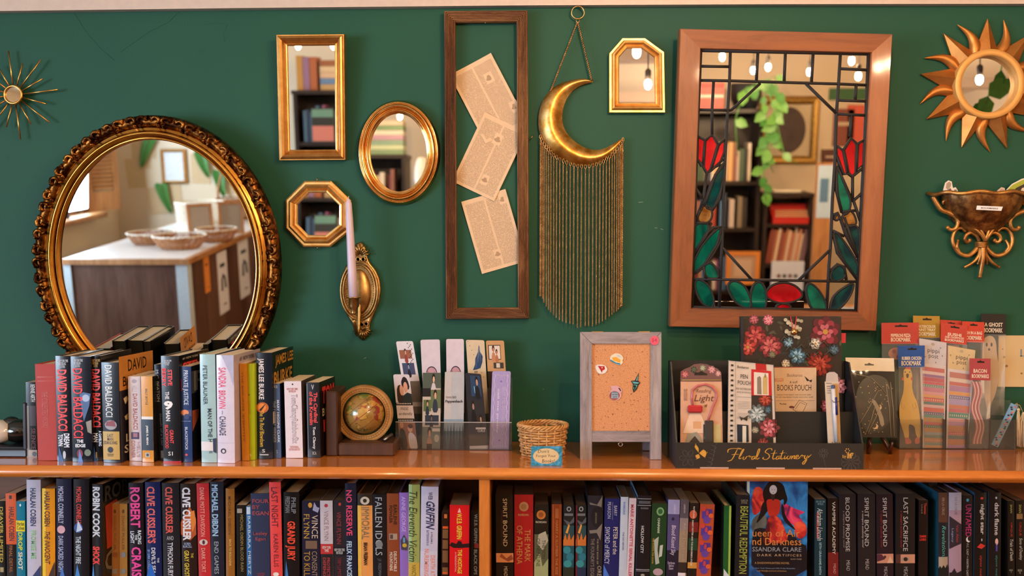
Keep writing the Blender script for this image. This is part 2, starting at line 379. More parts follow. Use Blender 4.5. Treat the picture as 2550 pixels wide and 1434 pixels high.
# ================================================================ books
PAGE = M('#ead8b6', .8, vary=.05, scale=200); PAGEW = M('#e4d2b0', .8, vary=.05, scale=200)
def book(label, kind, x0, x1, y0, yb, xb, col, items=(), d=None, yaw=0.0, side=None, Y=None, group=None, rough=.23, bulge=None, pitch=0.0, pages=None):
    hard = kind == 'H'
    low = yb is None
    d = d or (.158 if hard else .108)
    if low:
        Y = -.225 if Y is None else Y
        zb = LB + .0005
        yq = 1434
    else:
        if Y is None:
            Y = WZ((x0 + x1) / 2, yb, SH).y
        zb = SH + .0005; yq = yb
    A = W(x0, y0, Y); A2 = W(x1, y0, Y); Bq = W(xb if xb is not None else x0, yq, Y)
    wd = A2.x - A.x; ztop = A.z
    lean = math.atan2(A.x - Bq.x, ztop - Bq.z)
    h = (ztop - zb) / cos(lean) - wd * abs(sin(lean)) * .5
    bx = A.x + wd / 2 - math.tan(lean) * (ztop - zb)
    lift = abs(sin(lean)) * wd / 2
    root = thing('hardcover_book' if hard else 'paperback_book', label, 'book', (bx, Y, zb + lift), (-pitch, lean, yaw), group)
    cm = M(col, rough, coat=.25 if rough < .4 else 0, vary=.04) if isinstance(col, str) else col
    scm = M(side, rough, coat=.25 if rough < .4 else 0, vary=.04) if side else cm
    sd = 1 if (x0 + x1) / 2 < 1323 else -1
    bg = (.0016 if hard else .0006) if bulge is None else bulge
    th = .0022 if hard else .0006; ov = .003 if hard else .0
    hw = wd / 2
    m = MB(); n = 8
    # spine sheet, gently rounded
    fr = [(-hw + wd * k / n, -bg * (1 - (2 * k / n - 1) ** 2) if bg else 0.0) for k in range(n + 1)]
    outer = [(x, y) for x, y in fr]; inner = [(hw - wd * k / n * 1.0, (-bg * (1 - (2 * k / n - 1) ** 2)) + th) for k in range(n + 1)]
    # spine + boards in one U-shaped section
    sec_o = [(-hw, d)] + outer + [(hw, d)]
    sec_i = [(hw - th, d)] + [(hw - th - (wd - 2 * th) * k / n, th - bg * (1 - (2 * k / n - 1) ** 2)) for k in range(n + 1)] + [(-hw + th, d)]
    sec = sec_o + sec_i; N = len(sec); k0 = len(sec_o)
    m.add([(x, y, 0) for x, y in sec] + [(x, y, h) for x, y in sec],
          [(i, i + 1, i + 1 + N, i + N) for i in range(1, k0 - 2)], cm, True)
    rest = [(0, 1, 1 + N, N), (k0 - 2, k0 - 1, k0 - 1 + N, k0 - 2 + N)]
    m.add([(x, y, 0) for x, y in sec] + [(x, y, h) for x, y in sec], rest, scm)
    capm = cm
    m.add([(x, y, 0) for x, y in sec] + [(x, y, h) for x, y in sec],
          [(i, (i + 1) % N, (i + 1) % N + N, i + N) for i in range(k0 - 1, N)], capm)
    for zz in (0, h):   # rim strips at top and bottom
        vs = [(x, y, zz) for x, y in sec]
        fs = [(i, i + 1, N - 2 - i, N - 1 - i) for i in range(k0 - 1)]
        m.add(vs, fs, capm)
    def zpx(py): return (W((x0 + x1) / 2, py, Y).z - zb) / cos(lean)
    def S(u, z, e):     # point on the spine, u 0..1 across
        uu = min(max(u, .0), 1)
        return (-hw + wd * uu, -bg * ((1 - (2 * uu - 1) ** 2) if it[0] == 'r' else 1) - e, z)
    e = .0004
    for it in items:
        k = it[0]; e += .00007
        if k == 't':      # runs down the spine
            _, tx, u0, u1, p0, p1, c = it[:7]; o = it[7] if len(it) > 7 else {}
            z0, z1 = zpx(p0), zpx(p1)
            text(m, tx, lambda u, v: S(u0 + (u1 - u0) * v, z0 + (z1 - z0) * u, e), M(c, .35), **o)
        elif k == 'h':    # across the spine
            _, tx, u0, u1, p0, p1, c = it[:7]; o = it[7] if len(it) > 7 else {}
            z0, z1 = zpx(p0), zpx(p1)
            text(m, tx, lambda u, v: S(u0 + (u1 - u0) * u, z1 + (z0 - z1) * v, e), M(c, .35), **o)
        elif k == 'r':
            _, u0, u1, p0, p1, c = it; z0, z1 = zpx(p0), zpx(p1); q = 6
            vs = [S(u0 + (u1 - u0) * i / q, z, e) for z in (z0, z1) for i in range(q + 1)]
            m.add(vs, [(i, i + 1, i + 2 + q, i + 1 + q) for i in range(q)], M(c, .35) if isinstance(c, str) else c)
        elif k == 'e':
            _, u0, u1, p0, p1, c = it; z0, z1 = zpx(p0), zpx(p1); q = 20
            m.add([S((u0 + u1) / 2 + (u1 - u0) / 2 * cos(2 * pi * i / q), (z0 + z1) / 2 + (z1 - z0) / 2 * sin(2 * pi * i / q), e) for i in range(q)], [list(range(q))], M(c, .35))
        elif k == 'p':
            _, pts, c = it
            m.add([S(u, zpx(p), e) for u, p in pts], [list(range(len(pts)))], M(c, .35) if isinstance(c, str) else c)
        elif k == 'ct':   # on the cover that faces us
            _, tx, f0, f1, p0, p1, c = it[:7]; o = it[7] if len(it) > 7 else {}
            z0, z1 = zpx(p0), zpx(p1); g0, g1 = (f0, f1) if sd > 0 else (f1, f0)
            text(m, tx, lambda u, v: (sd * (hw + e), d * (g0 + (g1 - g0) * u), z1 + (z0 - z1) * v), M(c, .35), **o)
        elif k == 'cr':
            _, f0, f1, p0, p1, c = it; z0, z1 = zpx(p0), zpx(p1)
            m.add([(sd * (hw + e), d * f, z) for f, z in ((f0, z0), (f1, z0), (f1, z1), (f0, z1))], [(0, 1, 2, 3)], M(c, .35))
        elif k == 'cp':
            _, pts, c = it
            m.add([(sd * (hw + e), d * f, zpx(p)) for f, p in pts], [list(range(len(pts)))], M(c, .35))
    m.build('cover', root)
    m = MB(); t2 = th + .0002
    pb = bg
    ys = [(-hw + t2 + (wd - 2 * t2) * k / n, t2 + .0004 - pb * (1 - (2 * k / n - 1) ** 2)) for k in range(n + 1)]
    poly = ys + [(hw - t2, d - ov), (-hw + t2, d - ov)]
    m.prism([(x, y, ov) for x, y in poly], [(x, y, h - ov - (.0004 if not hard else 0)) for x, y in poly], M(pages, .8) if pages else (PAGE if hard else PAGEW))
    m.build('page_block', root)
    return root
GT = 'books standing on the bookcase top'; GL = 'books on the lower shelf, left bay'; GR = 'books on the lower shelf, right bay'
def T(*a, **o): return ('t',) + a + ((o,) if o else ())
def Hh(*a, **o): return ('h',) + a + ((o,) if o else ())
top = dict(group=GT)
book('thin dark paperback at the left end of the top row, leaning on the black bookend', 'P', 64, 90, 951, 1141, 67, '#17140f', [('r', 0, .3, 1010, 1141, '#6b6258'), T('BENNIE AIRTH', .48, .9, 957, 1000, '#d8d4cc'), ('r', .35, .95, 1010, 1060, '#3a2222'), T('SILENCE', .45, .9, 1066, 1118, '#5c1d18'), ('r', .2, 1, 1120, 1141, '#a89a8e'), ('e', .55, .95, 1124, 1136, '#151515')], Y=-.21, **top)
book('plain faded red cloth hardcover without a jacket on the bookcase top', 'H', 87, 138, 906, 1147, 95, '#a8413d', [('r', .1, .9, 938, 939.2, '#b9573f'), ('r', .1, .9, 948, 949, '#b9573f'), T('THE COLLECTED WORKS', .3, .6, 975, 1065, '#b04a38')], rough=.75, **top)
db = dict(sp=.95)
book('black jacketed hardcover, red lettering, two-line white title, right of the red cloth book', 'H', 138, 176, 886, 1148, 143, '#10131c', [Hh('#1 NEW YORK TIMES\nBESTSELLING\nAUTHOR', .12, .85, 895, 916, '#c9c9d0'), T('DAVID BALDACCI', .12, .74, 920, 1072, '#e0413c', bold=.03), T('DREAM', .48, .85, 1079, 1113, '#dfe6f2', bold=.03), T('TOWN', .1, .42, 1081, 1110, '#dfe6f2', bold=.03), ('p', [(.1, 1148), (.15, 1110), (.45, 1148)], '#3f6296'), ('e', .4, .6, 1122, 1142, '#b9c0cc')], side='#14161c', **top)
book('black jacketed hardcover with tall red serif lettering and a small white two-line title', 'H', 176, 226, 887, 1150, 181, '#0d1220', [Hh('#1 NEW YORK TIMES\nBESTSELLING\nAUTHOR', .08, .62, 894, 914, '#c9c9d0'), ('p', [(.42, 982), (.6, 976), (.98, 980), (.9, 1010), (.62, 1050), (.5, 1010)], '#46618f'), ('e', .55, .92, 982, 1000, '#9fb2cf'), T('DAVID BALDACCI', .1, .58, 917, 1090, '#e5343a', bold=.015), Hh('THE', .25, .58, 1094, 1102, '#e8edf4', bold=.03), Hh('EDGE', .18, .68, 1105, 1113, '#e8edf4', bold=.03), ('p', [(.72, 1050), (1, 1045), (1, 1080), (.8, 1075)], '#8a8478'), ('e', .62, .95, 1118, 1135, '#6d7a6a'), ('e', .25, .55, 1118, 1140, '#7c2b3c'), ('p', [(.3, 1150), (.38, 1118), (.55, 1150)], '#5f86c8')], **top)
book('black jacketed hardcover with red lettering, partly behind the gold-blocked spine', 'H', 226, 251, 886, 1149, 231, '#0f0f12', [Hh('#1 NEW YORK TIMES\nBESTSELLING\nAUTHOR', .05, .95, 894, 914, '#c0963e'), T('DAVID BALDACCI', .05, .92, 919, 1063, '#dd3f3a', bold=.03), T('A GAMBLING', .68, .98, 1072, 1110, '#dfe6f2', bold=.02), T('MAN', .2, .6, 1078, 1100, '#dfe6f2', bold=.02), ('p', [(.12, 1149), (.2, 1110), (.4, 1149)], '#3c74d6'), ('r', .35, .5, 1125, 1140, '#9a7a34')], side='#141210', Y=-.245, **top)
book('dark hardcover with a gold block low on the spine and an orange and flag cover', 'H', 251, 296, 902, 1152, 257, '#11141d', [T('DAVID BALDACCI', .22, .62, 909, 1038, '#e6e3dc', bold=.004), ('e', .15, .85, 1046, 1070, '#8f8c92'), ('p', [(.2, 1060), (.25, 1050), (.7, 1046), (.8, 1062)], '#7e2a2c'), ('r', .0, .97, 1074, 1144, '#b9974c'), Hh('LAST\nMAN\nSTANDING', .05, .85, 1080, 1106, '#2c2517'), ('e', .28, .62, 1112, 1127, '#1b1b1b'), Hh('WARNER\nBOOKS', .25, .65, 1129, 1136, '#4a3c1c'), ('cr', 0, 1, 889, 974, '#c9853a'), ('ct', 'DAVID', .25, .8, 900, 930, '#2a1c14'), ('ct', 'BALDACCI', .1, 1, 940, 965, '#2a1c14'), ('cr', 0, 1, 974, 1152, '#1c1826'), ('cp', [(.1, 995), (.2, 990), (.25, 1000), (.15, 1010)], '#d8c9a0'), ('cp', [(.3, 1008), (.42, 1000), (.45, 1016), (.3, 1020)], '#d8c9a0'), ('cp', [(.12, 1040), (.3, 1030), (.3, 1050), (.15, 1050)], '#cdb887'), ('ct', 'LA', .15, .5, 1085, 1105, '#d9cdae'), ('ct', 'ST', .1, .4, 1112, 1132, '#d9cdae')], d=.15, yaw=-.1, **top)
book('white paperback with small red serif lettering and a tiny photo on the spine', 'P', 318, 350, 937, 1148, 322, '#cfc2c4', [('e', .32, .68, 944, 954, '#9b8f98'), T('HOLLY', .3, .7, 960, 976, '#a89ba0'), T('DAVID BALDACCI', .38, .72, 980, 1069, '#9a4048'), ('r', .2, .82, 1076, 1093, '#3b3460'), ('r', .35, .7, 1078, 1088, '#a06a78'), T('HELL\'S', .62, .85, 1100, 1138, '#b39aa6'), T('CORNER', .2, .48, 1096, 1140, '#b07880')], side='#cbb08a', yaw=-.06, **top)
book('orange paperback with a navy block and white band low on its spine', 'P', 350, 380, 937, 1151, 354, '#cf8f36', [T('BILLY BOYLE', .38, .56, 968, 1008, '#4b361c'), ('r', 0, 1, 1037, 1044, '#d9d5cf'), ('r', 0, 1, 1044, 1121, '#1c2838'), T('JAMES R. BENN', .36, .58, 1059, 1107, '#e6e3dc', bold=.02), ('r', .3, .68, 1127, 1138, '#b9b7b0'), ('r', .38, .6, 1129, 1136, '#3b4048')], side='#1c1814', yaw=-.1, d=.115, **top)
book('slim navy paperback with white serif lettering, pressed behind the steel-blue lettered hardcover', 'P', 384, 400, 907, 1144, 397, '#141c2b', [T('M.C. BEATON', .2, .62, 921, 1000, '#aeb6bd'), T('Death of a Liar', .45, .75, 1030, 1110, '#77828c'), ('r', .3, .7, 1122, 1140, '#8a9298')], Y=-.236, **top)
book('black hardcover with a two-line red author name and a large white 9 on the spine', 'H', 400, 446, 886, 1152, 407, '#121216', [Hh('#1 NEW YORK TIMES\nBESTSELLING\nAUTHOR', .1, .6, 896, 910, '#c9c9d0'), T('STEVE', .38, .62, 920, 960, '#e23a38', bold=.03), T('BERRY', .05, .28, 917, 963, '#e23a38', bold=.03), T('THE', .2, .42, 975, 994, '#dcdce0', bold=.02), Hh('9', .12, .62, 998, 1020, '#e6e3e0', bold=.05), T('MAN', .22, .46, 1022, 1048, '#dcdce0', bold=.02), T('GRANT', .4, .62, 1070, 1104, '#e23a38', bold=.02), T('BLACKWOOD', .15, .34, 1058, 1116, '#e23a38', bold=.02), Hh('S1', .3, .55, 1124, 1134, '#d0d0d0'), ('r', 0, 1, 1148, 1152, '#b3222c'), ('ct', '#1 NEW YORK TIMES', .1, .85, 893, 899, '#b9b3a8'), ('ct', 'STEVE', .1, .85, 906, 930, '#e23a38', dict(bold=.03)), ('cr', .03, .2, 945, 975, '#d2352f'), ('ct', '1', .1, .25, 1060, 1085, '#b59a50')], d=.16, yaw=-.06, **top)
book('navy paperback with white serif lettering and a dusk glow across its middle', 'P', 448, 476, 912, 1151, 452, '#233a6a', [T('PRIVATE JUSTICE', .2, .72, 922, 1008, '#d3dbe8', bold=.002), ('r', 0, 1, 1020, 1036, '#40436e'), ('e', .05, .75, 1020, 1034, '#d98552'), ('e', .3, .8, 1030, 1044, '#2c3560'), ('r', .1, .9, 1048, 1049, '#8c9ac0'), T('BLACKSTOCK', .38, .62, 1063, 1120, '#c6d0e4', bold=.01), ('e', .35, .6, 1129, 1135, '#c24a4c'), ('cr', 0, .25, 925, 980, '#3c4146'), ('ct', 'P', .12, .8, 926, 975, '#8d8f8a'), ('cp', [(0, 1022), (.35, 1025), (.3, 1045), (0, 1075)], '#a3533a'), ('cr', .55, .95, 950, 1140, '#6d6154')], side='#161820', yaw=-.06, **top)
book('pale aqua hardcover with a dark two-part title and a torn white price label', 'H', 497, 536, 882, 1152, 502, '#9fc0c4', [T('PETER BLAUNER', .2, .48, 910, 1007, '#1d2a33', bold=.006), T('MAN OF THE H', .46, .74, 1017, 1100, '#1a242c', bold=.02), ('r', 0, .78, 1099, 1122, '#d8d3d6'), ('p', [(.78, 1092), (1, 1090), (1, 1128), (.8, 1124)], '#2a2f4a'), T('RS', .52, .74, 1123, 1128, '#222b33')], side='#2d3540', yaw=-.05, **top)
book('white glossy hardcover with pink-red condensed lettering and a publisher roundel', 'H', 538, 583, 884, 1153, 541, '#cfc8d8', [('p', [(.3, 884), (1, 884), (1, 960), (.8, 930)], '#a6a2bb'), T('SANDRA', .12, .55, 915, 965, '#d8385e', bold=.012), T('BROWN', .12, .52, 972, 1017, '#d8385e', bold=.012), ('r', .3, .34, 1022, 1032, '#8a84a0'), T('CHARADE', .15, .52, 1036, 1084, '#3e3450'), ('r', 0, 1, 1102, 1103, '#b4adc2'), ('e', .22, .52, 1116, 1129, '#1c1a22'), ('e', .3, .46, 1119, 1127, '#cfc8d8'), ('cp', [(.25, 915), (.75, 920), (.75, 1150), (.25, 1150)], '#8b5a45'), ('ct', '#1 NEW YORK TIMES', .2, 1, 892, 903, '#6d6472'), ('cr', .35, .45, 920, 1100, '#6f4430'), ('cr', .6, .66, 920, 1100, '#c59a80')], side='#b8aab4', yaw=-.1, d=.15, **top)
book('narrow ochre book sunk back between the white jacket and the lime one', 'P', 596, 614, 905, 1141, 603, '#b87416', [T('THE BOURNE IDENTITY', .25, .5, 925, 1100, '#7a4a10')], Y=-.236, yaw=-.02, **top)
book('lime green slim hardcover, spine nearly bare', 'H', 613, 634, 905, 1145, 615, '#a3b81f', [('e', .35, .5, 980, 984, '#5d6b10'), T('the wry salon', .4, .6, 995, 1030, '#c28a2a'), ('e', .25, .6, 1128, 1136, '#d7dc9a')], yaw=-.1, bulge=.004, **top)
book('black hardcover with white author name, glowing orange disc, gold lettering on its side', 'H', 637, 678, 878, 1143, 639, '#131a26', [T('JAMES LEE BURKE', .08, .5, 892, 994, '#e9e4ea', bold=.02), ('e', .02, .78, 1001, 1028, '#b65a18'), ('e', .12, .62, 1004, 1024, '#e0882c'), ('p', [(.2, 1020), (.6, 1004), (.5, 1012), (.3, 1024)], '#2a1408'), T('The Tin Roof Blowdown', .22, .5, 1022, 1112, '#c9a62c', bold=.015), Hh('S', .35, .55, 1118, 1126, '#d0d0d0'), ('r', .2, .75, 1130, 1133, '#aeb2b8'), ('ct', 'JAMES LEE', .12, .98, 887, 920, '#b5812a', dict(bold=.03)), ('ct', 'BURKE', .05, .92, 928, 965, '#b5812a', dict(bold=.03)), ('cr', 0, .14, 1025, 1055, '#b9a284')], side='#141110', d=.155, yaw=-.05, **top)
book('slate blue paperback with a white two-line title, left of the thick white one', 'P', 677, 697, 955, 1141, 681, '#44597f', [Hh('CS', .3, .7, 960, 966, '#b9c4d4'), T('MARY HIGGINS CLARK', .58, .88, 996, 1102, '#ccd4e2', bold=.01), T('THE LOTTERY WINNER', .1, .42, 998, 1102, '#9fb0cc', bold=.01), Hh('S', .4, .6, 1120, 1128, '#8fa0bc')], side='#15182a', yaw=-.12, **top)
book('thick white paperback with outlined dark lettering near the right end of the top row', 'P', 707, 750, 949, 1141, 712, '#d8cfd6', [('e', .45, .55, 955, 959, '#2b2b33'), Hh('NEW YORK TIMES\nBESTSELLER', .15, .8, 966, 977, '#b9605c'), T('TomClancyRainbowSix', .3, .76, 982, 1104, '#5a4a58'), T('TomClancyRainbowSix', .33, .73, 983, 1103, '#d2c8d0', bold=-.01), Hh('"ENTERTAINING...\nEXCITING AND FUN"', .2, .85, 1110, 1122, '#c07a72')], side='#4a3a38', yaw=-.05, d=.115, **top)
book('black creased paperback, red and white lettering, last book before the globe bookend', 'P', 762, 795, 952, 1140, 766, '#17161a', [('r', .02, .1, 955, 1138, '#5a5b68'), Hh('V', .4, .6, 958, 970, '#c8c8cc'), T('The Cardinal', .56, .86, 977, 1052, '#dd3d36', bold=.025), T('of the Kremlin', .22, .52, 975, 1058, '#dd3d36', bold=.025), T('Tom Clancy', .4, .66, 1062, 1118, '#dcd8d4', bold=.02), Hh('BCA', .4, .7, 1124, 1132, '#b0aca8'), ('ct', 'TOM', .15, .9, 966, 1010, '#c9342f', dict(bold=.05)), ('ct', 'BEST', .15, .7, 1020, 1040, '#b9a98a'), ('cr', .2, .8, 1050, 1080, '#c9342f'), ('cr', .3, .9, 1100, 1125, '#c9342f')], side='#1c1413', yaw=-.12, d=.11, **top)
# ================================================================ things on the green wall
class Hung:
    """a thing hung on the wall: local x right, z up, -y out into the room; TILT tips its top forward"""
    def __init__(s, name, label, cat, cx, cy, tilt=0.0, gap=.002, group=None, roll=0.0):
        o = W(cx, cy, 0); s.M = Matrix.Translation((o.x, -gap, o.z)) @ Matrix.Rotation(R(tilt), 4, 'X') @ Matrix.Rotation(R(roll), 4, 'Y')
        s.I = s.M.inverted(); s.o = s.I @ CAM; s.root = thing(name, label, cat, group=group, M4=s.M)
    def __call__(s, px, py, h=0.0):
        d = s.I.to_3x3() @ ray(px, py); t = (-h - s.o.y) / d.y; p = s.o + d * t
        return (p.x, p.z)
    def reflect(s, px, py, y=None, z=None, x=None, h=.01):
        """where the line of sight that bounces off this mirror meets the plane y= / z= / x="""
        u, v = s(px, py, h); p = s.M @ Vector((u, -h, v)); n = (s.M.to_3x3() @ Vector((0, -1, 0))).normalized()
        d = (p - CAM).normalized(); d = d - n * 2 * d.dot(n)
        t = (y - p.y) / d.y if y is not None else (z - p.z) / d.z if z is not None else (x - p.x) / d.x
        return p + d * t
def area2(P): return sum(P[i - 1][0] * P[i][1] - P[i][0] * P[i - 1][1] for i in range(len(P)))
def frame_sweep(m, P, prof, mat, smooth=False, fn=None):
    """P closed outline (x, z); prof [(outward offset, height)]"""
    if area2(P) < 0: P = P[::-1]
    n = len(P); mit = []
    for i in range(n):
        a, b, c = Vector(P[i - 1]), Vector(P[i]), Vector(P[(i + 1) % n])
        e1 = (b - a).normalized(); e2 = (c - b).normalized()
        n1 = Vector((e1.y, -e1.x)); n2 = Vector((e2.y, -e2.x)); q = (n1 + n2).normalized()
        mit.append(q / max(q.dot(n1), .3))
    vs = []
    for k, (o, h) in enumerate(prof):
        for i in range(n): vs.append((P[i][0] + mit[i].x * o, -h, P[i][1] + mit[i].y * o))
    fs = []
    for k in range(len(prof) - 1):
        for i in range(n): fs.append((k * n + i, k * n + (i + 1) % n, (k + 1) * n + (i + 1) % n, (k + 1) * n + i))
    m.add(vs, fs, mat, smooth)
def ell(cx, cy, rx, ry, n): return [(cx + rx * cos(2 * pi * i / n), cy + ry * sin(2 * pi * i / n)) for i in range(n)]
def plate(m, P, h0, h1, mat, mside=None):
    m.prism([(x, -h1, z) for x, z in P], [(x, -h0, z) for x, z in P], mat, mside)
def arcprof(o0, o1, h0, h1, n=6, bulge=1.0):
    return [(o0 + (o1 - o0) * k / n, h0 + (h1 - h0) * k / n + bulge * sin(pi * k / n)) for k in range(n + 1)]
GOLD = gold('gilt_frame', '#c98f45', '#e2b063', .3, 30)
GOLDL = gold('pale_gilt_frame', '#d09a52', '#e9c280', .38, 30)
BRASS = gold('polished_brass', '#dc9e52', '#f6cf90', .14, 18)
ORN = gold('dark_carved_gilt', '#3a1c0c', '#b07030', .36, 48, .5, dark='#1d0d07')
DKW = M('#1b120c', .6)

# --- round ornate mirror
RM_ = Hung('ornate_round_mirror', 'largest oval mirror with dark carved scrollwork around a gilt moulding, hanging above the left books', 'mirror', 386, 655, 4.5, .034)
g = RM_; m = MB(); N = 120
def EL(g, px, py, rx, ry, n, h=.0):
    c = g(px, py, h); a = g(px + rx, py, h); b = g(px, py - ry, h)
    return ell(c[0], c[1], a[0] - c[0], b[1] - c[1], n), c, a[0] - c[0], b[1] - c[1]
P, c, rx, rz = EL(g, 390, 655, 250, 311, N, .02)
plate(m, P, .008, .010, MIRROR); m.build('mirror_glass', g.root)
m = MB()
frame_sweep(m, P, [(-.004, .008), (-.003, .020), (.0, .024), (.003, .020)] + arcprof(.003, .017, .020, .030, 8, .008) + [(.019, .024), (.024, .026), (.026, .022), (.028, .018)], gold('worn_gilt_moulding', '#b9772c', '#dca54e', .22, 14), True)
m.build('inner_moulding', g.root)
m = MB(); Q = [(c[0] + (x - c[0]) * (1 + .027 / rx), c[1] + (z - c[1]) * (1 + .027 / rz)) for x, z in P]
frame_sweep(m, Q, [(-.002, .002), (-.001, .018), (.004, .026), (.013, .030), (.022, .026), (.028, .016), (.029, .0)], ORN, True)
random.seed(3)
NS = 62
for i in range(NS):
    a = 2 * pi * i / NS; cxx = c[0] + (rx + .040) * cos(a); czz = c[1] + (rz + .040) * sin(a)
    tx, tz = -sin(a), cos(a); nx, nz = cos(a), sin(a); s_ = 1 if i % 2 else -1
    L = .017; pts = []; rs = []
    for k in range(11):     # a C-scroll lying across the band
        t = k / 10; th = t * 1.65 * pi; rr = .0125 * (1 - .68 * t)
        u = (rr * cos(th) - .004) * s_; v = rr * sin(th) * .95 + .001
        pts.append((cxx + tx * u + nx * v, -(.027 + .006 * sin(pi * t) + random.uniform(-.001, .001)), czz + tz * u + nz * v)); rs.append(.0050 * (1 - .5 * t) + .0006)
    m.tube(pts, rs, ORN, 5)
    for q in (-1, 1):
        u = .011 * q * s_; v = .011 * q
        p0 = Vector((cxx + tx * u * .3 + nx * v * .3, -.026, czz + tz * u * .3 + nz * v * .3)); p1 = Vector((cxx + tx * u * 1.1 + nx * v * 1.3, -.022, czz + tz * u * 1.1 + nz * v * 1.3))
        m.tube([p0, (p0 + p1) / 2 + Vector((0, -.005, 0)), p1], [.0026, .0056, .001], ORN, 5)
m.build('carved_band', g.root)

# --- polygonal / oval small mirrors
def small_mirror(name, label, cx, cy, tilt, outer, inner, prof, mat, smooth=False, bevel=True, hg=.008, group='gilt mirrors'):
    g = Hung(name, label, 'mirror', cx, cy, tilt, .004 + .16 * sin(R(tilt)))
    if isinstance(inner, tuple): P = EL(g, *inner, 72, .012)[0]
    else: P = [g(x, y, .012) for x, y in inner]
    m = MB(); plate(m, P, hg - .003, hg, MIRROR)
    if bevel:
        cxx = sum(p[0] for p in P) / len(P); czz = sum(p[1] for p in P) / len(P)
    m.build('mirror_glass', g.root)
    m = MB(); frame_sweep(m, P, prof, mat, smooth); m.build('frame', g.root)
    return g
RECT = small_mirror('rectangular_mirror', 'tall narrow mirror in a plain satin gilt rectangular frame', 777, 244, 4.7, None, [(713, 111), (835, 110), (838, 375), (719, 376)],
    [(-.003, .008), (-.001, .011), (.001, .012), (.003, .011), (.005, .013), (.009, .020), (.014, .024), (.018, .022), (.020, .017), (.0225, .017), (.0235, .013), (.0235, 0)], gold('satin_gilt', '#c08a48', '#d8a664', .36, 30))
OVAL = small_mirror('oval_mirror', 'small oval mirror in a shiny stepped brass frame left of the tall empty frame', 992, 381, 1.9, None, (992, 380, 73, 100),
    [(-.003, .008), (-.001, .013)] + arcprof(.0, .008, .012, .014, 6, .006) + [(.009, .012)] + arcprof(.010, .020, .014, .016, 6, .008) + [(.021, .013)] + arcprof(.022, .028, .012, .008, 5, .004) + [(.0305, .004), (.0305, 0)], BRASS, True)
OCT = small_mirror('octagonal_mirror', 'small octagonal mirror in a stepped gilt frame above the wall sconce', 790, 532, .0, None, [(769, 477), (813, 477), (847, 510), (847, 560), (812, 588), (766, 588), (737, 558), (737, 509)],
    [(-.003, .008), (-.001, .012), (.003, .013), (.005, .010), (.008, .016), (.013, .020), (.017, .017), (.018, .012), (.023, .012), (.0265, .010), (.0275, 0)], GOLDL)
ARCH = small_mirror('arched_mirror', 'small mirror with clipped top corners in a bright gold frame, right of the hanging moon', 1582, 187, .4, None, [(1539, 258), (1539, 141), (1560, 117), (1599, 117), (1632, 141), (1634, 258)],
    [(-.003, .008), (-.001, .011), (.002, .012), (.004, .011), (.009, .020), (.013, .019), (.016, .012), (.021, .012), (.0225, .008), (.0225, 0)], GOLDL)
for g_, px, py in ((OCT, 790, 447), (OCT, 791, 617)):
    m = MB(); u, v = g_(px, py, .006); m.tube([(u, -.001, v - .004), (u, -.009, v), (u, -.001, v + .004)], .0012, BRASS, 6); m.build('hanging_loop', g_.root)

# --- starburst mirror
g = Hung('starburst_mirror', 'small round mirror ringed by thin radiating gold rods, at the far left of the wall', 'mirror', 46, 240, 0, .004, roll=0)
m = MB(); r0 = .0215
m.tube([(r0 * cos(2 * pi * k / 32), -.020, r0 * sin(2 * pi * k / 32)) for k in range(32)], .0032, GOLD, 8, closed=True); m.build('rim', g.root)
m = MB(); plate(m, ell(0, 0, r0, r0, 40), .014, .019, MIRROR); m.build('mirror_glass', g.root)
m = MB(); m.lathe([(.016, 0), (.018, .012)], GOLD, 16, Matrix.Translation((0, 0, 0)) @ Matrix.Rotation(pi / 2, 4, 'X')); m.build('backing', g.root)
for i in range(16):
    a = R(97 - 22.5 * i); L = (.110 if i % 2 == 0 else .082)
    m = MB(); m.tube([(.019 * cos(a), -.014, .019 * sin(a)), (L * cos(a), -.014, L * sin(a))], .0018, GOLD, 8); m.build('rod', g.root)

# --- wall sconce and its candle
g = Hung('wall_sconce', 'antique brass wall sconce with an oval backplate and one curved candle arm', 'sconce', 899, 727, 0, .001); BP = None
SC = gold('antique_brass', '#8d6a3c', '#c59c62', .36, 40, .15)
def q4(x, y): return (830 + x / 3.771, 480 + y / 3.771)
m = MB()
out = [(262, 460), (300, 500), (318, 560), (330, 620), (350, 660), (400, 720), (438, 800), (452, 900), (440, 1010), (400, 1110), (370, 1180), (352, 1230), (345, 1290), (330, 1340), (285, 1388), (250, 1365), (222, 1330), (215, 1280), (190, 1240), (150, 1180), (100, 1090), (72, 980), (66, 880), (80, 780), (120, 690), (160, 650), (185, 620), (190, 560), (215, 480)]
P = [g(*q4(*p)) for p in out]; cx_, cz_ = g(*q4(262, 920))
sm = []
for i in range(len(P)):     # subdivide outline
    a, b = P[i], P[(i + 1) % len(P)]; sm += [a, ((a[0] + b[0]) / 2, (a[1] + b[1]) / 2)]
rings = [(1, 0), (1, .005), (.93, .008), (.86, .007)]
vs = []; n = len(sm)
for s_, h in rings: vs += [(cx_ + (x - cx_) * s_, -h, cz_ + (z - cz_) * s_) for x, z in sm]
m.add(vs, [(k * n + i, k * n + (i + 1) % n, (k + 1) * n + (i + 1) % n, (k + 1) * n + i) for k in range(3) for i in range(n)] + [[3 * n + i for i in range(n)]], SC, True)
BP = m.build('backplate', g.root)
c0 = g(*q4(250, 920)); 
for (rx, rz, r, h) in ((.046, .072, .0030, .009), (.040, .065, .0020, .010)):
    m = MB(); m.tube([(c0[0] + rx * cos(2 * pi * k / 48), -h, c0[1] + rz * sin(2 * pi * k / 48)) for k in range(48)], r, SC, 8, closed=True); m.build('moulded_ring', BP)
m = MB(); m.sphere((0, 0, 0), 1, SC, 32)
m.v = [(c0[0] + x * .029, -.006 - max(0, -y) * .014, c0[1] - .002 + z * .056) for x, y, z in m.v]; m.build('boss', BP)
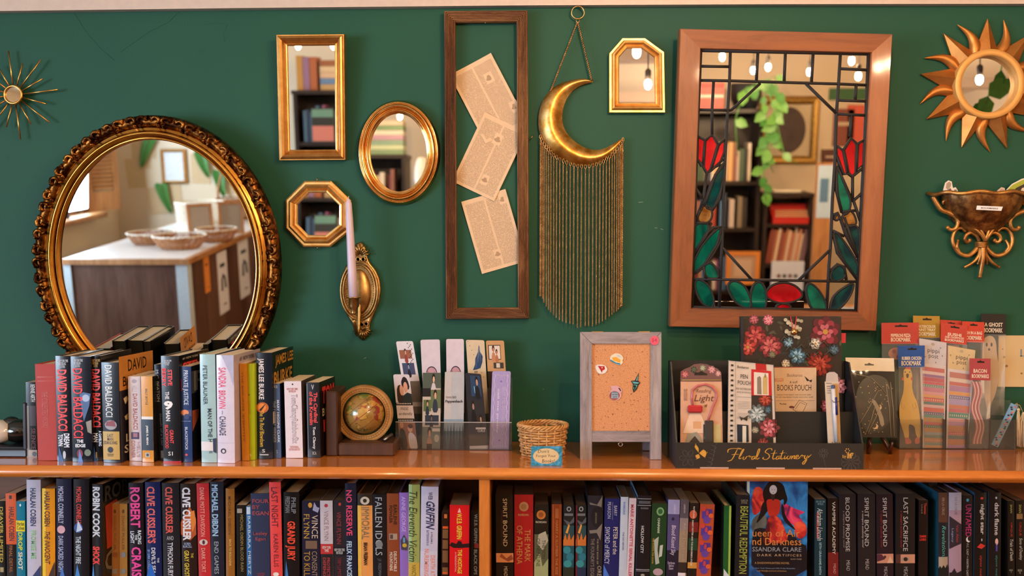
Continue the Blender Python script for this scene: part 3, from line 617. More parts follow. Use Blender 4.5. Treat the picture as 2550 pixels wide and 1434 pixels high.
m = MB(); k_ = 0
for k in range(64):
    a = 2 * pi * k / 64; m.sphere((c0[0] + .0345 * cos(a), -.010, c0[1] + .0605 * sin(a)), .0016, SC, 6)
m.build('beading', BP)
for (px_, py_) in ((288, 625), (240, 625), (272, 1235), (316, 1228)):
    u, v = g(*q4(px_, py_)); m = MB(); m.tube([(u + .0052 * cos(2 * pi * k / 16), -.010, v + .0052 * sin(2 * pi * k / 16)) for k in range(16)], .0018, SC, 6, closed=True)
    m.lathe([(0, 0), (.004, 0)], DKW, 12, Matrix.Translation((u, -.0085, v)) @ Matrix.Rotation(pi / 2, 4, 'X')); m.build('pierced_eye', BP)
for (px_, py_, a0, a1, rr) in ((255, 590, 10, 170, .028), (283, 1265, 200, 340, .026)):
    u, v = g(*q4(px_, py_)); m = MB()
    for k in range(9):
        a = R(a0 + (a1 - a0) * k / 8); m.tube([(u + .004 * cos(a), -.009, v + .004 * sin(a)), (u + rr * .6 * cos(a), -.013, v + rr * .6 * sin(a)), (u + rr * cos(a), -.008, v + rr * sin(a))], [.001, .0024, .0014], SC, 6)
    m.build('shell_fan', BP)
uc, vc = g(*q4(193, 1125), h=.075); ucup = uc
m = MB(); pts = []
ua, va = g(*q4(250, 915), .01)
for k in range(15):
    t = k / 14; pts.append((ua + (uc - ua) * t, -.010 - .065 * t + 0.012 * sin(pi * t), va - .10 * sin(pi * min(t * .95, 1)) ** 1.0 * (1 - t * .15) + (vc - .004 - va) * t ** 2))
m.tube(pts, .0045, SC, 10); AR = m.build('arm', g.root)
m = MB(); zb = vc
m.lathe([(0, -.006), (.006, -.004), (.007, 0), (.006, .004), (.010, .010), (.0125, .016), (.0125, .034), (.0175, .036), (.018, .038), (.0120, .038), (.0115, .016), (0, .016)], SC, 28, Matrix.Translation((uc, -.075, zb)))
m.build('candle_cup', AR)
CANDLE_BASE = g.M @ Vector((uc, -.075, zb + .0165))
cz = thing('taper_candle', 'pale lilac unlit taper candle standing in the brass wall sconce', 'candle', CANDLE_BASE, (0, R(-2.6), 0))
top = W(874, 493, -.075).z - CANDLE_BASE.z
m = MB(); m.lathe([(0, 0), (.0108, 0), (.0106, top * .3), (.0086, top * .82), (.0072, top * .955), (.0030, top * .99), (0, top)], M('#c9b6c6', .45, spec=.6, vary=.02), 24); m.build('wax', cz)
m = MB(); m.tube([(0, 0, top - .002), (.001, 0, top + .005)], .0007, M('#d8cdc0'), 6); m.build('wick', cz)

# --- tall fluted frame and three book pages
FR = wood('distressed_frame_wood', '#3a1f10', '#6d4022', '#a97a4c', axis='Z', scale=3, rough=.5, bump=.4)
FRX = wood('distressed_frame_wood_across', '#3a1f10', '#6d4022', '#a97a4c', axis='X', scale=3, rough=.5, bump=.4)
g = Hung('empty_frame', 'tall narrow fluted brown wooden frame without glass, hung upright', 'picture frame', 1212, 410, .6, .004)
IN = [g(x, y, .014) for x, y in ((1134, 56), (1286, 55), (1290, 766), (1138, 767))]
prof = [(0, .0), (0, .014)]
for k in range(7): prof += [(.0012 + .0036 * k, .016 + .0006 * k), (.0020 + .0036 * k, .0195 + .0006 * k), (.0032 + .0036 * k, .0195 + .0006 * k), (.0040 + .0036 * k, .016 + .0006 * k)]
prof += [(.0275, .016), (.0275, 0)]
A_ = IN if area2(IN) > 0 else IN[::-1]
# each side a rail of its own, mitred
cxm = sum(p[0] for p in A_) / 4; czm = sum(p[1] for p in A_) / 4
for i in range(4):
    a, b = Vector(A_[i]), Vector(A_[(i + 1) % 4]); e = (b - a).normalized(); nrm = Vector((e.y, -e.x)); m = MB(); vs = []
    for o, h in prof:
        for p, s_ in ((a, -1), (b, 1)):
            q = p + nrm * o + e * o * s_; vs.append((q.x, -h, q.y))
    m.add(vs, [(2 * k, 2 * k + 1, 2 * k + 3, 2 * k + 2) for k in range(len(prof) - 1)] + [[2 * k for k in range(len(prof))], [2 * k + 1 for k in range(len(prof))][::-1]], FR if abs(e.y) > .5 else FRX)
    m.build('rail', g.root)
for px_, py_ in ((1208, 53), (1217, 766)):
    u, v = g(px_, py_, .01); m = MB(); m.tube([(u, -.012, v), (u + .001, -.014, v + (.006 if py_ > 400 else -.006))], .0008, SC, 5); m.build('nail', g.root)
PAPER = '#d5b794'
def page(label, quad, cat='page', groupn='loose book pages', pics=()):
    P = [W(x, y, -.001) for x, y in quad]; c = sum((p for p in P), Vector()) / 4; ex = (P[1] - P[0]); wd = ex.length; ht = (P[3] - P[0]).length
    roll = -math.atan2(ex.z, ex.x)
    r = thing('book_page', label, 'book page', (c.x, -.0012, c.z), (0, roll, 0), groupn)
    m = MB(); 
    # sheet curls very slightly off the wall
    nx_ = 8; vs = []; 
    for j in (0, 1):
        for i in range(nx_ + 1):
            u = i / nx_; vs.append((-wd / 2 + wd * u, -.0008 - .003 * (2 * u - 1) ** 2, (-ht / 2, ht / 2)[j]))
    sheet = [(i, i + 1, i + 2 + nx_, i + 1 + nx_) for i in range(nx_)]
    m.add(vs, sheet, M(PAPER, .8)); m.add([(x, y + .0003, z) for x, y, z in vs], [f[::-1] for f in sheet], M(PAPER, .8))
    pr = printed('fine_print', PAPER, '#a08468', 560, density=.56)
    def col(u0, u1, z0, z1, mat, e=.0002):
        q = 6; v2 = []
        for z in (z0, z1):
            for i in range(q + 1):
                u = u0 + (u1 - u0) * i / q; v2.append((-wd / 2 + wd * u, -.0008 - .003 * (2 * u - 1) ** 2 - e, ht / 2 - ht * z))
        m.add(v2, [(i, i + 1, i + 2 + q, i + 1 + q) for i in range(q)], mat)
    col(.06, .48, .06, .96, pr); col(.52, .94, .06, .96, pr)
    for (u, z, s_) in pics:
        col(u - s_, u + s_, z - s_ * .8, z + s_ * .8, M(PAPER, .8), .00035)
        v2 = [(-wd / 2 + wd * (u + s_ * .7 * cos(a) * (1 + .4 * sin(3 * a))), -.0008 - .003 * (2 * u - 1) ** 2 - .0006, ht / 2 - ht * (z + s_ * .4 * sin(a))) for a in [2 * pi * k / 18 for k in range(18)]]
        m.add(v2, [list(range(18))], M('#a88a6a', .8))
    m.build('sheet', r); return r
page('upper tan book page, tipped left, inside the tall frame', [(1119, 188), (1222, 133), (1312, 303), (1210, 358)], pics=((.72, .27, .09), (.92, .75, .09)))
page('middle tan book page, tipped right, overlapping the upper one', [(1210, 281), (1315, 331), (1228, 500), (1123, 450)], pics=((.5, .25, .09), (.62, .8, .08))).location.y = -.0022
page('lowest tan book page in the tall frame, tipped slightly left', [(1148, 503), (1258, 471), (1311, 650), (1201, 682)], pics=((.88, .12, .08), (.45, .8, .08)))

# --- hanging moon
g = Hung('moon_wall_hanging', 'hammered brass crescent moon hung by a chain, with a long fringe of fine chains', 'wall hanging', 1440, 300, 0, .004)
MOON = gold('hammered_brass', '#c98f3c', '#f2cc84', .44, 26, .12, dark='#a06a2c')
CH = gold('chain_brass', '#a97c48', '#d6ac74', .35, 60)
def q5(x, y): return (1330 + x / 5.517, 180 + y / 5.517)
oo = [(812, 122), (740, 80), (620, 76), (480, 105), (350, 150), (240, 215), (150, 320), (90, 440), (60, 580), (56, 720), (82, 870), (150, 1000), (260, 1130), (400, 1215), (560, 1275), (700, 1292), (840, 1268), (960, 1215), (1080, 1115), (1170, 1010), (1232, 898)]
ii = [(812, 126), (780, 135), (700, 150), (610, 188), (530, 245), (465, 325), (415, 430), (390, 540), (385, 640), (400, 730), (440, 820), (510, 905), (590, 970), (670, 1020), (750, 1052), (830, 1066), (910, 1060), (990, 1035), (1060, 1000), (1140, 950), (1228, 894)]
n = 10; vs = []
for (a, b) in zip(oo, ii):
    A = g(*q5(*a), .014); B = g(*q5(*b), .014); wd = math.hypot(A[0] - B[0], A[1] - B[1])
    for k in range(n + 1):
        t = k / n; dm = wd * .34 * (1 - abs(2 * t - .95) ** 1.7) if 0 < t < 1 else 0
        dm = max(dm, 0) if 0 < t < 1 else 0
        vs.append((A[0] + (B[0] - A[0]) * t, -.008 - dm, A[1] + (B[1] - A[1]) * t))
m = MB(); fs = [(i * (n + 1) + k, i * (n + 1) + k + 1, (i + 1) * (n + 1) + k + 1, (i + 1) * (n + 1) + k) for i in range(len(oo) - 1) for k in range(n)]
m.add(vs, fs, MOON, True); m.add([(x, -.006, z) for x, y, z in vs], [f[::-1] for f in fs], MOON, True)
cres = m.build('crescent', g.root)
sb = cres.modifiers.new('smooth', 'SUBSURF'); sb.levels = 1; sb.render_levels = 2
def chain_mesh(m, a, b, r=.0016, pitch=.0085, mat=None, seg=7):
    a = Vector(a); b = Vector(b); L = (b - a).length; t = (b - a).normalized(); u = t.orthogonal().normalized(); v = t.cross(u)
    K = max(4, int(L / pitch * seg))
    for ph in (0, pi):
        m.tube([a + t * (L * k / K) + (u * cos(2 * pi * L * k / K / pitch + ph) + v * sin(2 * pi * L * k / K / pitch + ph)) * r * .62 for k in range(K + 1)], r * .62, mat or CH, 4, caps=False)
NCH = 31; edge = [g(*q5(*p), .012) for p in oo[10:]]
xs = [q[0] for q in edge]
bot = [(1349, 738), (1354, 752), (1362, 768), (1375, 782), (1390, 795), (1410, 804), (1428, 808), (1440, 818), (1455, 812), (1475, 812), (1490, 806), (1505, 798), (1520, 785), (1535, 775), (1546, 762)]
bp = [g(x, y, .012) for x, y in bot]
def interp(P, x):
    for i in range(len(P) - 1):
        if P[i][0] <= x <= P[i + 1][0]: return P[i][1] + (P[i + 1][1] - P[i][1]) * (x - P[i][0]) / (P[i + 1][0] - P[i][0])
    return P[0][1] if x < P[0][0] else P[-1][1]
xa, xb_ = xs[0] + .001, xs[-1] - .002
for i in range(NCH):
    t = i / (NCH - 1); x = (xa + xb_) / 2 - (xb_ - xa) / 2 * cos(pi * (t * .86 + .07)) / cos(pi * .07)
    zt = interp(edge, x) - .0015; zb_ = interp(bp, x)
    m = MB(); yy = -.012 - random.uniform(0, .003)
    m.tube([(x + .0026 * cos(q_), yy + .001 * sin(q_), zt + .0006 + .005 * sin(q_)) for q_ in [2 * pi * k / 10 for k in range(10)]], .0008, CH, 5, closed=True)
    chain_mesh(m, (x, yy, zt - .004), (x + random.uniform(-.001, .001), yy, zb_)); m.build('fringe_chain', cres)
ring = g(1439, 31, .012)
for pa in ((1371, 227), (1474, 201)):
    m = MB(); q_ = g(*pa, .014); chain_mesh(m, (ring[0], -.011, ring[1] - .022), (q_[0], -.013, q_[1]), .0021, .010); m.build('hanging_chain', g.root)
m = MB(); m.tube([(ring[0] + .0155 * cos(2 * pi * k / 32), -.011, ring[1] + .0155 * sin(2 * pi * k / 32)) for k in range(32)], .0017, CH, 8, closed=True)
m.tube([(ring[0] + .004 * cos(2 * pi * k / 14), -.011 + .004 * sin(2 * pi * k / 14) * .3, ring[1] - .019 + .005 * sin(2 * pi * k / 14)) for k in range(14)], .0011, CH, 6, closed=True); m.build('top_ring', g.root)
nl = W(1439, 17, 0); m = MB(); m.tube([(0, .002, 0), (0, -.014, .001)], .0014, SC, 8); m.lathe([(0, 0), (.003, .0), (.003, .001), (0, .0014)], SC, 10, Matrix.Translation((0, -.014, .001)) @ Matrix.Rotation(pi / 2, 4, 'X'))
nn = m.build('nail', None, (nl.x, 0, nl.z)); tag(nn, 'brass nail that holds the ring of the moon hanging', 'nail')

# --- stained glass mirror
SG = Hung('stained_glass_mirror', 'large mirror with leaded red tulips and green leaves in a broad reddish wooden frame', 'mirror', 1945, 445, 4.0, .030)
g = SG
GZ = .022
IN = [g(x, y, GZ) for x, y in ((1744, 123), (2167, 133), (2134, 775), (1721, 766))]
OUTP = [g(x, y, .034) for x, y in ((1693.5, 71), (2223.5, 84.5), (2183, 824.5), (1668, 814))]
m = MB(); plate(m, IN, .016, GZ - .004, MIRROR); m.build('mirror_glass', g.root)
FW = wood('reddish_frame_wood', '#6a371b', '#8a4e2b', '#a06038', axis='Z', scale=1.6, rough=.42, coat=.25, bump=.12)
FWX = wood('reddish_frame_wood_across', '#5c2c14', '#824521', '#975428', axis='X', scale=1.6, rough=.42, coat=.25, bump=.12)
for i in range(4):
    a, b = IN[i], IN[(i + 1) % 4]; c_, d_ = OUTP[(i + 1) % 4], OUTP[i]; cc = (sum(p[0] for p in IN) / 4, sum(p[1] for p in IN) / 4)
    m = MB(); mat = FWX if i % 2 == 0 else FW
    sec = [(0, 0.0), (0, .026), (.04, .030), (.96, .034), (1, .031), (1, 0.0)]
    vs = []
    for t, h in sec:
        for p, q in ((a, d_), (b, c_)): vs.append((p[0] + (q[0] - p[0]) * t, -h, p[1] + (q[1] - p[1]) * t))
    m.add(vs, [(2 * k, 2 * k + 1, (2 * k + 3) % (2 * len(sec)), (2 * k + 2) % (2 * len(sec))) for k in range(len(sec))] + [[2 * k for k in range(len(sec))], [2 * k + 1 for k in range(len(sec))][::-1]], mat)
    m.build('frame_rail', g.root)
LEAD = M('#1a1310', .7)
def qs(x, y): return (1640 + x / 1.7918, 50 + y / 1.7925)
def cames(lines, w_=6.6):
    m = MB()
    for ln in lines:
        ww = w_
        if isinstance(ln[-1], (int, float)): ww = ln[-1]; ln = ln[:-1]
        P = [g(*qs(*p), GZ) for p in ln]; m.tube([(x, -GZ + .002, z) for x, z in P], ww / 2 / 1000, LEAD, 8, flat=1.0)
    return m
lines = [[(186, 205), (315, 207)], [(182, 268), (320, 270), (550, 277), (800, 284), (938, 290)], [(322, 136), (318, 270), (303, 520), (290, 800), (285, 1000), (272, 1285)], [(445, 139), (438, 275)], [(568, 142), (562, 278)], [(692, 145), (684, 282)],
         [(814, 147), (805, 290), (795, 430), (790, 620), (778, 800), (770, 1000), (762, 1100), (752, 1300)], [(812, 216), (940, 222)], [(884, 290), (880, 356)], [(800, 357), (935, 362)], [(797, 418), (932, 425)], [(862, 425), (857, 520)],
         [(247, 272), (240, 400), (240, 520)], [(182, 400), (325, 402)], [(325, 402), (455, 282)], [(660, 284), (800, 420)],
         [(150, 1156), (400, 1160), (620, 1163), (885, 1168)], [(290, 1020), (418, 1160)], [(768, 1025), (625, 1163)], [(188, 135), (172, 520), (160, 900), (148, 1284), 9], [(186, 134), (943, 150), 8], [(941, 148), (925, 520), (905, 900), (884, 1300), 9], [(147, 1284), (884, 1298), 8],
         # left tulip
         [(174, 518), (208, 535), (240, 512), (268, 553), (296, 535)], [(208, 535), (198, 650)], [(268, 553), (235, 670)], [(172, 620), (198, 650), (216, 684), (235, 672), (290, 620)], [(216, 684), (204, 780), (186, 850)], [(166, 750), (200, 800)],
         # right tulip
         [(798, 562), (826, 580), (862, 526), (888, 552), (920, 536)], [(826, 580), (846, 680)], [(888, 552), (884, 680)], [(793, 600), (828, 690), (846, 684), (866, 700), (884, 684), (920, 655)], [(868, 700), (868, 800)], [(872, 806), (912, 770)], [(870, 800), (910, 920)],
         [(200, 826), (182, 860), (166, 898)], [(298, 640), (255, 690), (222, 780), (205, 830)], [(290, 700), (272, 800), (240, 850)],
         [(166, 905), (190, 905), (236, 908)], [(236, 905), (215, 960), (160, 1044)], [(160, 1040), (208, 960), (245, 925), (283, 925)], [(283, 920), (262, 1000), (205, 1090), (155, 1135)], [(200, 1098), (232, 1078), (262, 1110), (276, 1150)], [(200, 1098), (212, 1156)],
         [(797, 650), (828, 720), (868, 810)], [(797, 650), (795, 760), (820, 860)], [(820, 855), (880, 850)], [(780, 870), (800, 860), (815, 890), (838, 960), (893, 1060)], [(780, 940), (830, 965)], [(780, 950), (800, 1040), (890, 1160)], [(768, 1120), (800, 1090), (830, 1100), (840, 1160)],
         [(830, 880), (890, 1060)]]
m = cames(lines)
def leafring(pts, col, w_=5.5, name='stained_piece', tube=True):
    P = [g(*qs(*p), GZ + .001) for p in pts]
    tul = col is REDG and len(pts) < 7 and pts[0][1] < 700; k_ = 1.0 if tul else 1.13
    ca, cb_ = sum(p[0] for p in P) / len(P), sum(p[1] for p in P) / len(P); P = [(ca + (x - ca) * k_, cb_ + (z - cb_) * k_) for x, z in P]
    # round the outline
    for _ in range(0 if tul else 2):
        P = [q for i in range(len(P)) for q in ((P[i][0] * .75 + P[(i + 1) % len(P)][0] * .25, P[i][1] * .75 + P[(i + 1) % len(P)][1] * .25), (P[i][0] * .25 + P[(i + 1) % len(P)][0] * .75, P[i][1] * .25 + P[(i + 1) % len(P)][1] * .75))]
    mm = MB(); mm.prism([(x, -GZ + .0018, z) for x, z in P], [(x, -GZ + .0035, z) for x, z in P], col); mm.build(name, g.root)
    if tube: m.tube([(x, -GZ + .002, z) for x, z in P], w_ / 2000, LEAD, 6, closed=True)
def glassm(name, c0, c1):
    mm, nt, b = new_mat(name); tc = nt.nodes.new('ShaderNodeTexCoord'); n_ = nt.nodes.new('ShaderNodeTexNoise'); n_.inputs['Scale'].default_value = 14; n_.inputs['Detail'].default_value = 3; n_.inputs['Distortion'].default_value = 1.2
    nt.links.new(tc.outputs['Object'], n_.inputs['Vector']); nt.links.new(ramp(nt, n_.outputs['Fac'], [(.35, c0), (.65, c1)]), b.inputs['Base Color'])
    b.inputs['Roughness'].default_value = .1; b.inputs['Metallic'].default_value = .55; b.inputs['Coat Weight'].default_value = .4
    return mm
REDG = glassm('red_stained_glass', '#b31019', '#ea2430'); TEAL = glassm('teal_stained_glass', '#04504a', '#0f8f74'); DTEAL = glassm('deep_teal_stained_glass', '#04283c', '#0a5f5e'); AMB = glassm('amber_stained_glass', '#8c5a20', '#d8a860')
for pts, col in (([(176, 520), (206, 540), (198, 640), (192, 652), (175, 618)], REDG), ([(210, 540), (240, 514), (264, 556), (232, 664), (216, 680), (203, 655)], REDG), ([(270, 558), (296, 542), (294, 590), (270, 650), (238, 668)], REDG),
        ([(800, 565), (824, 584), (842, 680), (828, 685), (797, 600)], REDG), ([(830, 580), (862, 530), (884, 556), (880, 680), (866, 696), (850, 680)], REDG), ([(892, 556), (918, 542), (915, 645), (888, 668)], REDG),
        ([(293, 640), (288, 720), (262, 800), (240, 838), (212, 825), (226, 760), (258, 690)], DTEAL), ([(188, 838), (222, 830), (240, 860), (230, 895), (200, 905), (176, 890)], AMB), ([(168, 910), (224, 912), (212, 960), (160, 1038), (158, 960)], TEAL),
        ([(278, 925), (280, 975), (240, 1050), (190, 1110), (158, 1128), (158, 1085), (200, 1000)], TEAL), ([(205, 1098), (232, 1084), (258, 1112), (270, 1150), (214, 1150)], TEAL),
        ([(800, 655), (822, 720), (858, 800), (850, 850), (824, 862), (802, 780)], TEAL), ([(795, 870), (802, 866), (808, 885), (796, 895), (786, 885)], AMB), ([(822, 880), (852, 850), (874, 870), (884, 912), (846, 920), (826, 905)], AMB), ([(832, 925), (884, 918), (898, 960), (892, 1050), (860, 990)], DTEAL),
        ([(784, 948), (806, 962), (850, 1020), (890, 1090), (884, 1150), (820, 1060)], DTEAL), ([(774, 1125), (802, 1096), (828, 1106), (834, 1140), (810, 1162), (772, 1160)], DTEAL),
        ([(166, 1170), (190, 1164), (226, 1190), (246, 1250), (236, 1282), (196, 1262), (170, 1210)], TEAL), ([(316, 1180), (345, 1168), (385, 1190), (410, 1250), (402, 1286), (350, 1262), (320, 1215)], TEAL), ([(414, 1225), (432, 1176), (462, 1176), (482, 1225), (474, 1290), (420, 1288)], TEAL),
        ([(484, 1222), (510, 1188), (560, 1174), (612, 1190), (640, 1228), (612, 1250), (560, 1262), (508, 1250)], REDG), ([(536, 1268), (582, 1268), (592, 1292), (526, 1292)], REDG),
        ([(664, 1195), (682, 1178), (722, 1215), (748, 1270), (740, 1292), (690, 1292), (668, 1240)], TEAL), ([(772, 1275), (790, 1225), (860, 1180), (868, 1190), (850, 1240), (812, 1284), (778, 1296)], DTEAL)):
    leafring(pts, col)
m.build('lead_came', g.root)

# --- sun mirror
g = Hung('sun_mirror', 'round mirror framed as a carved gold sun with straight and wavy rays, far right', 'mirror', 2450, 214, 1.0, .004)
SUNM = g
SUN = gold('gilded_resin', '#a8682c', '#c98a48', .42, 12, .06, metal=.75); SUNR = M('#d9a25a', .5, metal=.35, vary=.04)
m = MB(); m.lathe([(0, 0), (.080, .0), (.080, .003), (0, .003)], SUN, 48, Matrix.Rotation(pi / 2, 4, 'X')); m.build('backing', g.root)
m = MB(); frame_sweep(m, ell(0, 0, .068, .068, 56), [(.0, .004), (.0, .026), (.0015, .028), (.014, .028), (.0155, .026), (.0165, .008), (.0165, .0)], SUNR, True); m.build('rim', g.root)
m = MB(); plate(m, ell(0, 0, .0685, .0685, 56), .004, .007, MIRROR); m.build('mirror_glass', g.root)
for i in range(9):
    a = R(90 + 40 * i); L = .160 if i % 2 == 0 else .163; e = Vector((cos(a), sin(a))); n_ = Vector((-e.y, e.x))
    def pt(r_, s_, h): q = e * r_ + n_ * s_; return (q.x, -h, q.y)
    m = MB(); vs = [pt(.076, -.030, .004), pt(.076, .030, .004), pt(.078, 0, .026), pt(L, 0, .006), pt(L, 0, .0), pt(.076, -.030, 0), pt(.076, .030, 0)]
    m.add(vs, [(0, 2, 3), (2, 1, 3), (5, 0, 3, 4), (1, 6, 4, 3), (5, 4, 6), (0, 5, 6, 1, 2)], SUN); m.build('pointed_ray', g.root)
    a = R(90 + 20 + 40 * i); e = Vector((cos(a), sin(a))); n_ = Vector((-e.y, e.x)); sgn = 1
    m = MB(); n = 12; vs = []; K = 8
    for k in range(n + 1):
        t = k / n; r_ = .082 + .080 * t; off = -.010 * sin(t * pi * 1.15) * 1.0 + .012 * t ** 2; wd = .0165 * (1 - t) ** .75 * (1 - .35 * math.exp(-((t - .0) / .12) ** 2)) + .0006
        for j in range(K + 1):
            s_ = -1 + 2 * j / K; vs.append(pt(r_, off + wd * s_, .001 + .016 * (1 - t * .6) * math.sqrt(max(0, 1 - s_ * s_)) * (wd / .0165) ** .5 + .001))
    m.add(vs, [(k * (K + 1) + j, k * (K + 1) + j + 1, (k + 1) * (K + 1) + j + 1, (k + 1) * (K + 1) + j) for k in range(n) for j in range(K)], SUN, True); m.build('wavy_ray', g.root)

# --- carved bracket shelf
g = Hung('wall_bracket', 'bronze-gold rococo wall pocket with scrolled acanthus bottom, tagged BOOKMARKS', 'wall shelf', 2437, 530, 0, .001)
BR = gold('bronzed_resin', '#6a4222', '#b98444', .38, 30, .15, metal=.7, dark='#3c2110'); BRL = gold('bronzed_resin_highlight', '#8f5c2c', '#cf9a56', .36, 30, .1, metal=.7)
def q6(x, y): return (2300 + x / 5.312, 430 + y / 5.311)
def U(x, y, h=.0): return g(*q6(x, y), h)
m = MB(); cxu, zt = U(740, 300); cxu2, zbm = U(740, 860)
NN = 30; KK = 14; vs = []
for k in range(KK + 1):
    t = k / KK; z = zt + (zbm - zt) * t; rw = .100 * (1 - t ** 1.9) ** .8 * .88 + .008; dp = .072 * (1 - t ** 1.6) ** .8 + .010
    for j in range(NN + 1):
        a = pi * j / NN; fl = 1 + .045 * abs(sin(a * 5)) * (1 - t * .5)
        vs.append((cxu + rw * cos(a) * fl, -dp * sin(a) * fl - .001, z))
m.add(vs, [(k * (NN + 1) + j, k * (NN + 1) + j + 1, (k + 1) * (NN + 1) + j + 1, (k + 1) * (NN + 1) + j) for k in range(KK) for j in range(NN)], BR, True)
PBW = m.build('pocket_bowl', g.root)
m = MB(); pts = []
for j in range(41):
    a = pi * j / 40; f = 1 + .05 * sin(a * 8) ** 2; pts.append((cxu + .128 * cos(a) * (1 + .0 * f), -.082 * sin(a) * f - .003, zt + .002 + .0025 * cos(a * 10)))
m.tube(pts, .0048, BRL, 8)
flat = [(x, y * .97, z - .002) for x, y, z in pts]
m.add([(x, y, zt + .001) for x, y, z in pts] + [(cxu, -.003, zt + .001)], [(j, j + 1, 41) for j in range(40)], BR); m.build('rim', g.root)
def scroll(name, pts, r0, r1, h=.012, mat=None):
    P = [U(*p) for p in pts]
    Q = []
    for i in range(len(P) - 1):    # Catmull-Rom
        p0 = P[max(i - 1, 0)]; p1 = P[i]; p2 = P[i + 1]; p3 = P[min(i + 2, len(P) - 1)]
        for k in range(5):
            t = k / 5; Q.append(tuple(.5 * (2 * p1[c] + (p2[c] - p0[c]) * t + (2 * p0[c] - 5 * p1[c] + 4 * p2[c] - p3[c]) * t * t + (3 * p1[c] - p0[c] - 3 * p2[c] + p3[c]) * t ** 3) for c in (0, 1)))
    Q.append(P[-1]); n = len(Q)
    m = MB(); rs = [(r0 + (r1 - r0) * i / (n - 1)) for i in range(n)]
    m.tube([(x, -h - .004 * sin(pi * i / (n - 1)), z) for i, (x, z) in enumerate(Q)], rs, mat or BRL, 8)
    m.sphere((Q[-1][0], -h, Q[-1][1]), max(r1 * 1.25, .003), mat or BRL, 10); m.build(name, g.root)
for s_ in (0, 1):
    f = (lambda x, y: (x, y)) if s_ == 0 else (lambda x, y: (1480 - x, y))
    scroll('side_scroll', [f(*p) for p in ((80, 320), (130, 420), (190, 500), (290, 540), (370, 590), (400, 660), (370, 740), (310, 755), (275, 730))], .0065, .0045, .018)
    scroll('side_curl', [f(*p) for p in ((215, 420), (205, 390), (240, 370))], .003, .003, .018)
    scroll('large_volute', [f(*p) for p in ((530, 780), (480, 735), (400, 750), (355, 830), (350, 920), (390, 1010), (460, 1075), (560, 1095), (640, 1040), (690, 980))], .0040, .0060, .010)
    scroll('small_volute', [f(*p) for p in ((700, 905), (670, 840), (600, 795), (530, 820), (505, 880), (540, 920), (575, 895))], .0045, .0042, .012)
    scroll('leaf_tip', [f(*p) for p in ((440, 1060), (400, 980), (425, 900))], .0050, .0028, .012)
    scroll('acanthus_leaf', [f(*p) for p in ((715, 990), (690, 1090), (620, 1180), (520, 1245))], .0052, .0030, .012)
    scroll('inner_acanthus_leaf', [f(*p) for p in ((725, 990), (705, 1100), (680, 1200))], .0052, .0022, .014)
scroll('centre_leaf', [(740, 980), (735, 1120), (715, 1240), (700, 1370)], .0075, .0040, .016)
for k in range(4):
    m = MB(); a = U(650, 925 + k * 18); b = U(815, 925 + k * 18); m.tube([(a[0], -.012, a[1]), ((a[0] + b[0]) / 2, -.024, a[1]), (b[0], -.012, b[1])], .0024, BRL, 8); m.build('binding_band', g.root)
for k, (x_, y_) in enumerate(((640, 700), (800, 690), (560, 720), (880, 700))):
    scroll('bowl_leaf', [(740, 900), ((740 + x_) / 2, 790), (x_, y_)], .0045, .0022, .028)
m = MB(); tg = [(700, 435), (1040, 450), (1020, 505), (690, 490)]
P = [g(*q6(*p), .077) for p in tg]; m.prism([(x, -.0800, z) for x, z in P], [(x, -.0785, z) for x, z in P], M('#e6e2e6', .6))
a, b, d = Vector(P[0]), Vector(P[1]), Vector(P[3])
text(m, 'BOOKMARKS', lambda u, v: (lambda q: (q.x, -.0802, q.y))(d + (a - d) * (.3 + .36 * v) + (b - a) * (.17 + .66 * u)), M('#26242a'), bold=.02)
lab = m.build('paper_label', PBW); lab['label'] = 'white paper strip reading BOOKMARKS'
WB = g
def cutout(name, label, cat, pts, Y, col, extra=(), z0=None):
    P = [W(x, y, Y) for x, y in pts]; c = sum(P, Vector()) / len(P); bz = min(p.z for p in P)
    o = thing(name, label, cat, (c.x, Y, bz)); m = MB()
    m.prism([(p.x - c.x, 0, p.z - bz) for p in P], [(p.x - c.x, .0012, p.z - bz) for p in P], M(col, .5))
    e = .0003
    for pp, cc in extra:
        Q = [W(x, y, Y) for x, y in pp]; m.add([(p.x - c.x, -e, p.z - bz) for p in Q], [list(range(len(Q)))], M(cc, .5)); e += .0002
    m.build('card', o); return o
cutout('crystal_bookmark', 'white-edged cutout bookmark of grey crystals, standing at the left in the wall pocket', 'bookmark', [(2350, 486), (2349, 472), (2354, 455), (2362, 449), (2370, 452), (2373, 468), (2380, 466), (2385, 474), (2384, 486)], -.03, '#d9cfc6',
       [([(2355, 468), (2357, 456), (2364, 452), (2369, 457), (2367, 466), (2360, 472)], '#a08c7c'), ([(2356, 485), (2359, 472), (2367, 468), (2371, 476), (2366, 485)], '#8e8078'), ([(2374, 484), (2376, 472), (2382, 472), (2383, 484)], '#786c68'), ([(2361, 474), (2366, 469), (2369, 476), (2364, 480)], '#4c4146')])
cutout('pebble_bookmark', 'small pale pinkish rounded cutout bookmark between the pocket rim and the leaf one', 'bookmark', [(2476, 486), (2484, 474), (2494, 466), (2502, 468), (2503, 478), (2498, 487)], -.03, '#cdb5a8', [([(2484, 482), (2492, 471), (2500, 471), (2499, 480), (2492, 485)], '#b39684')])
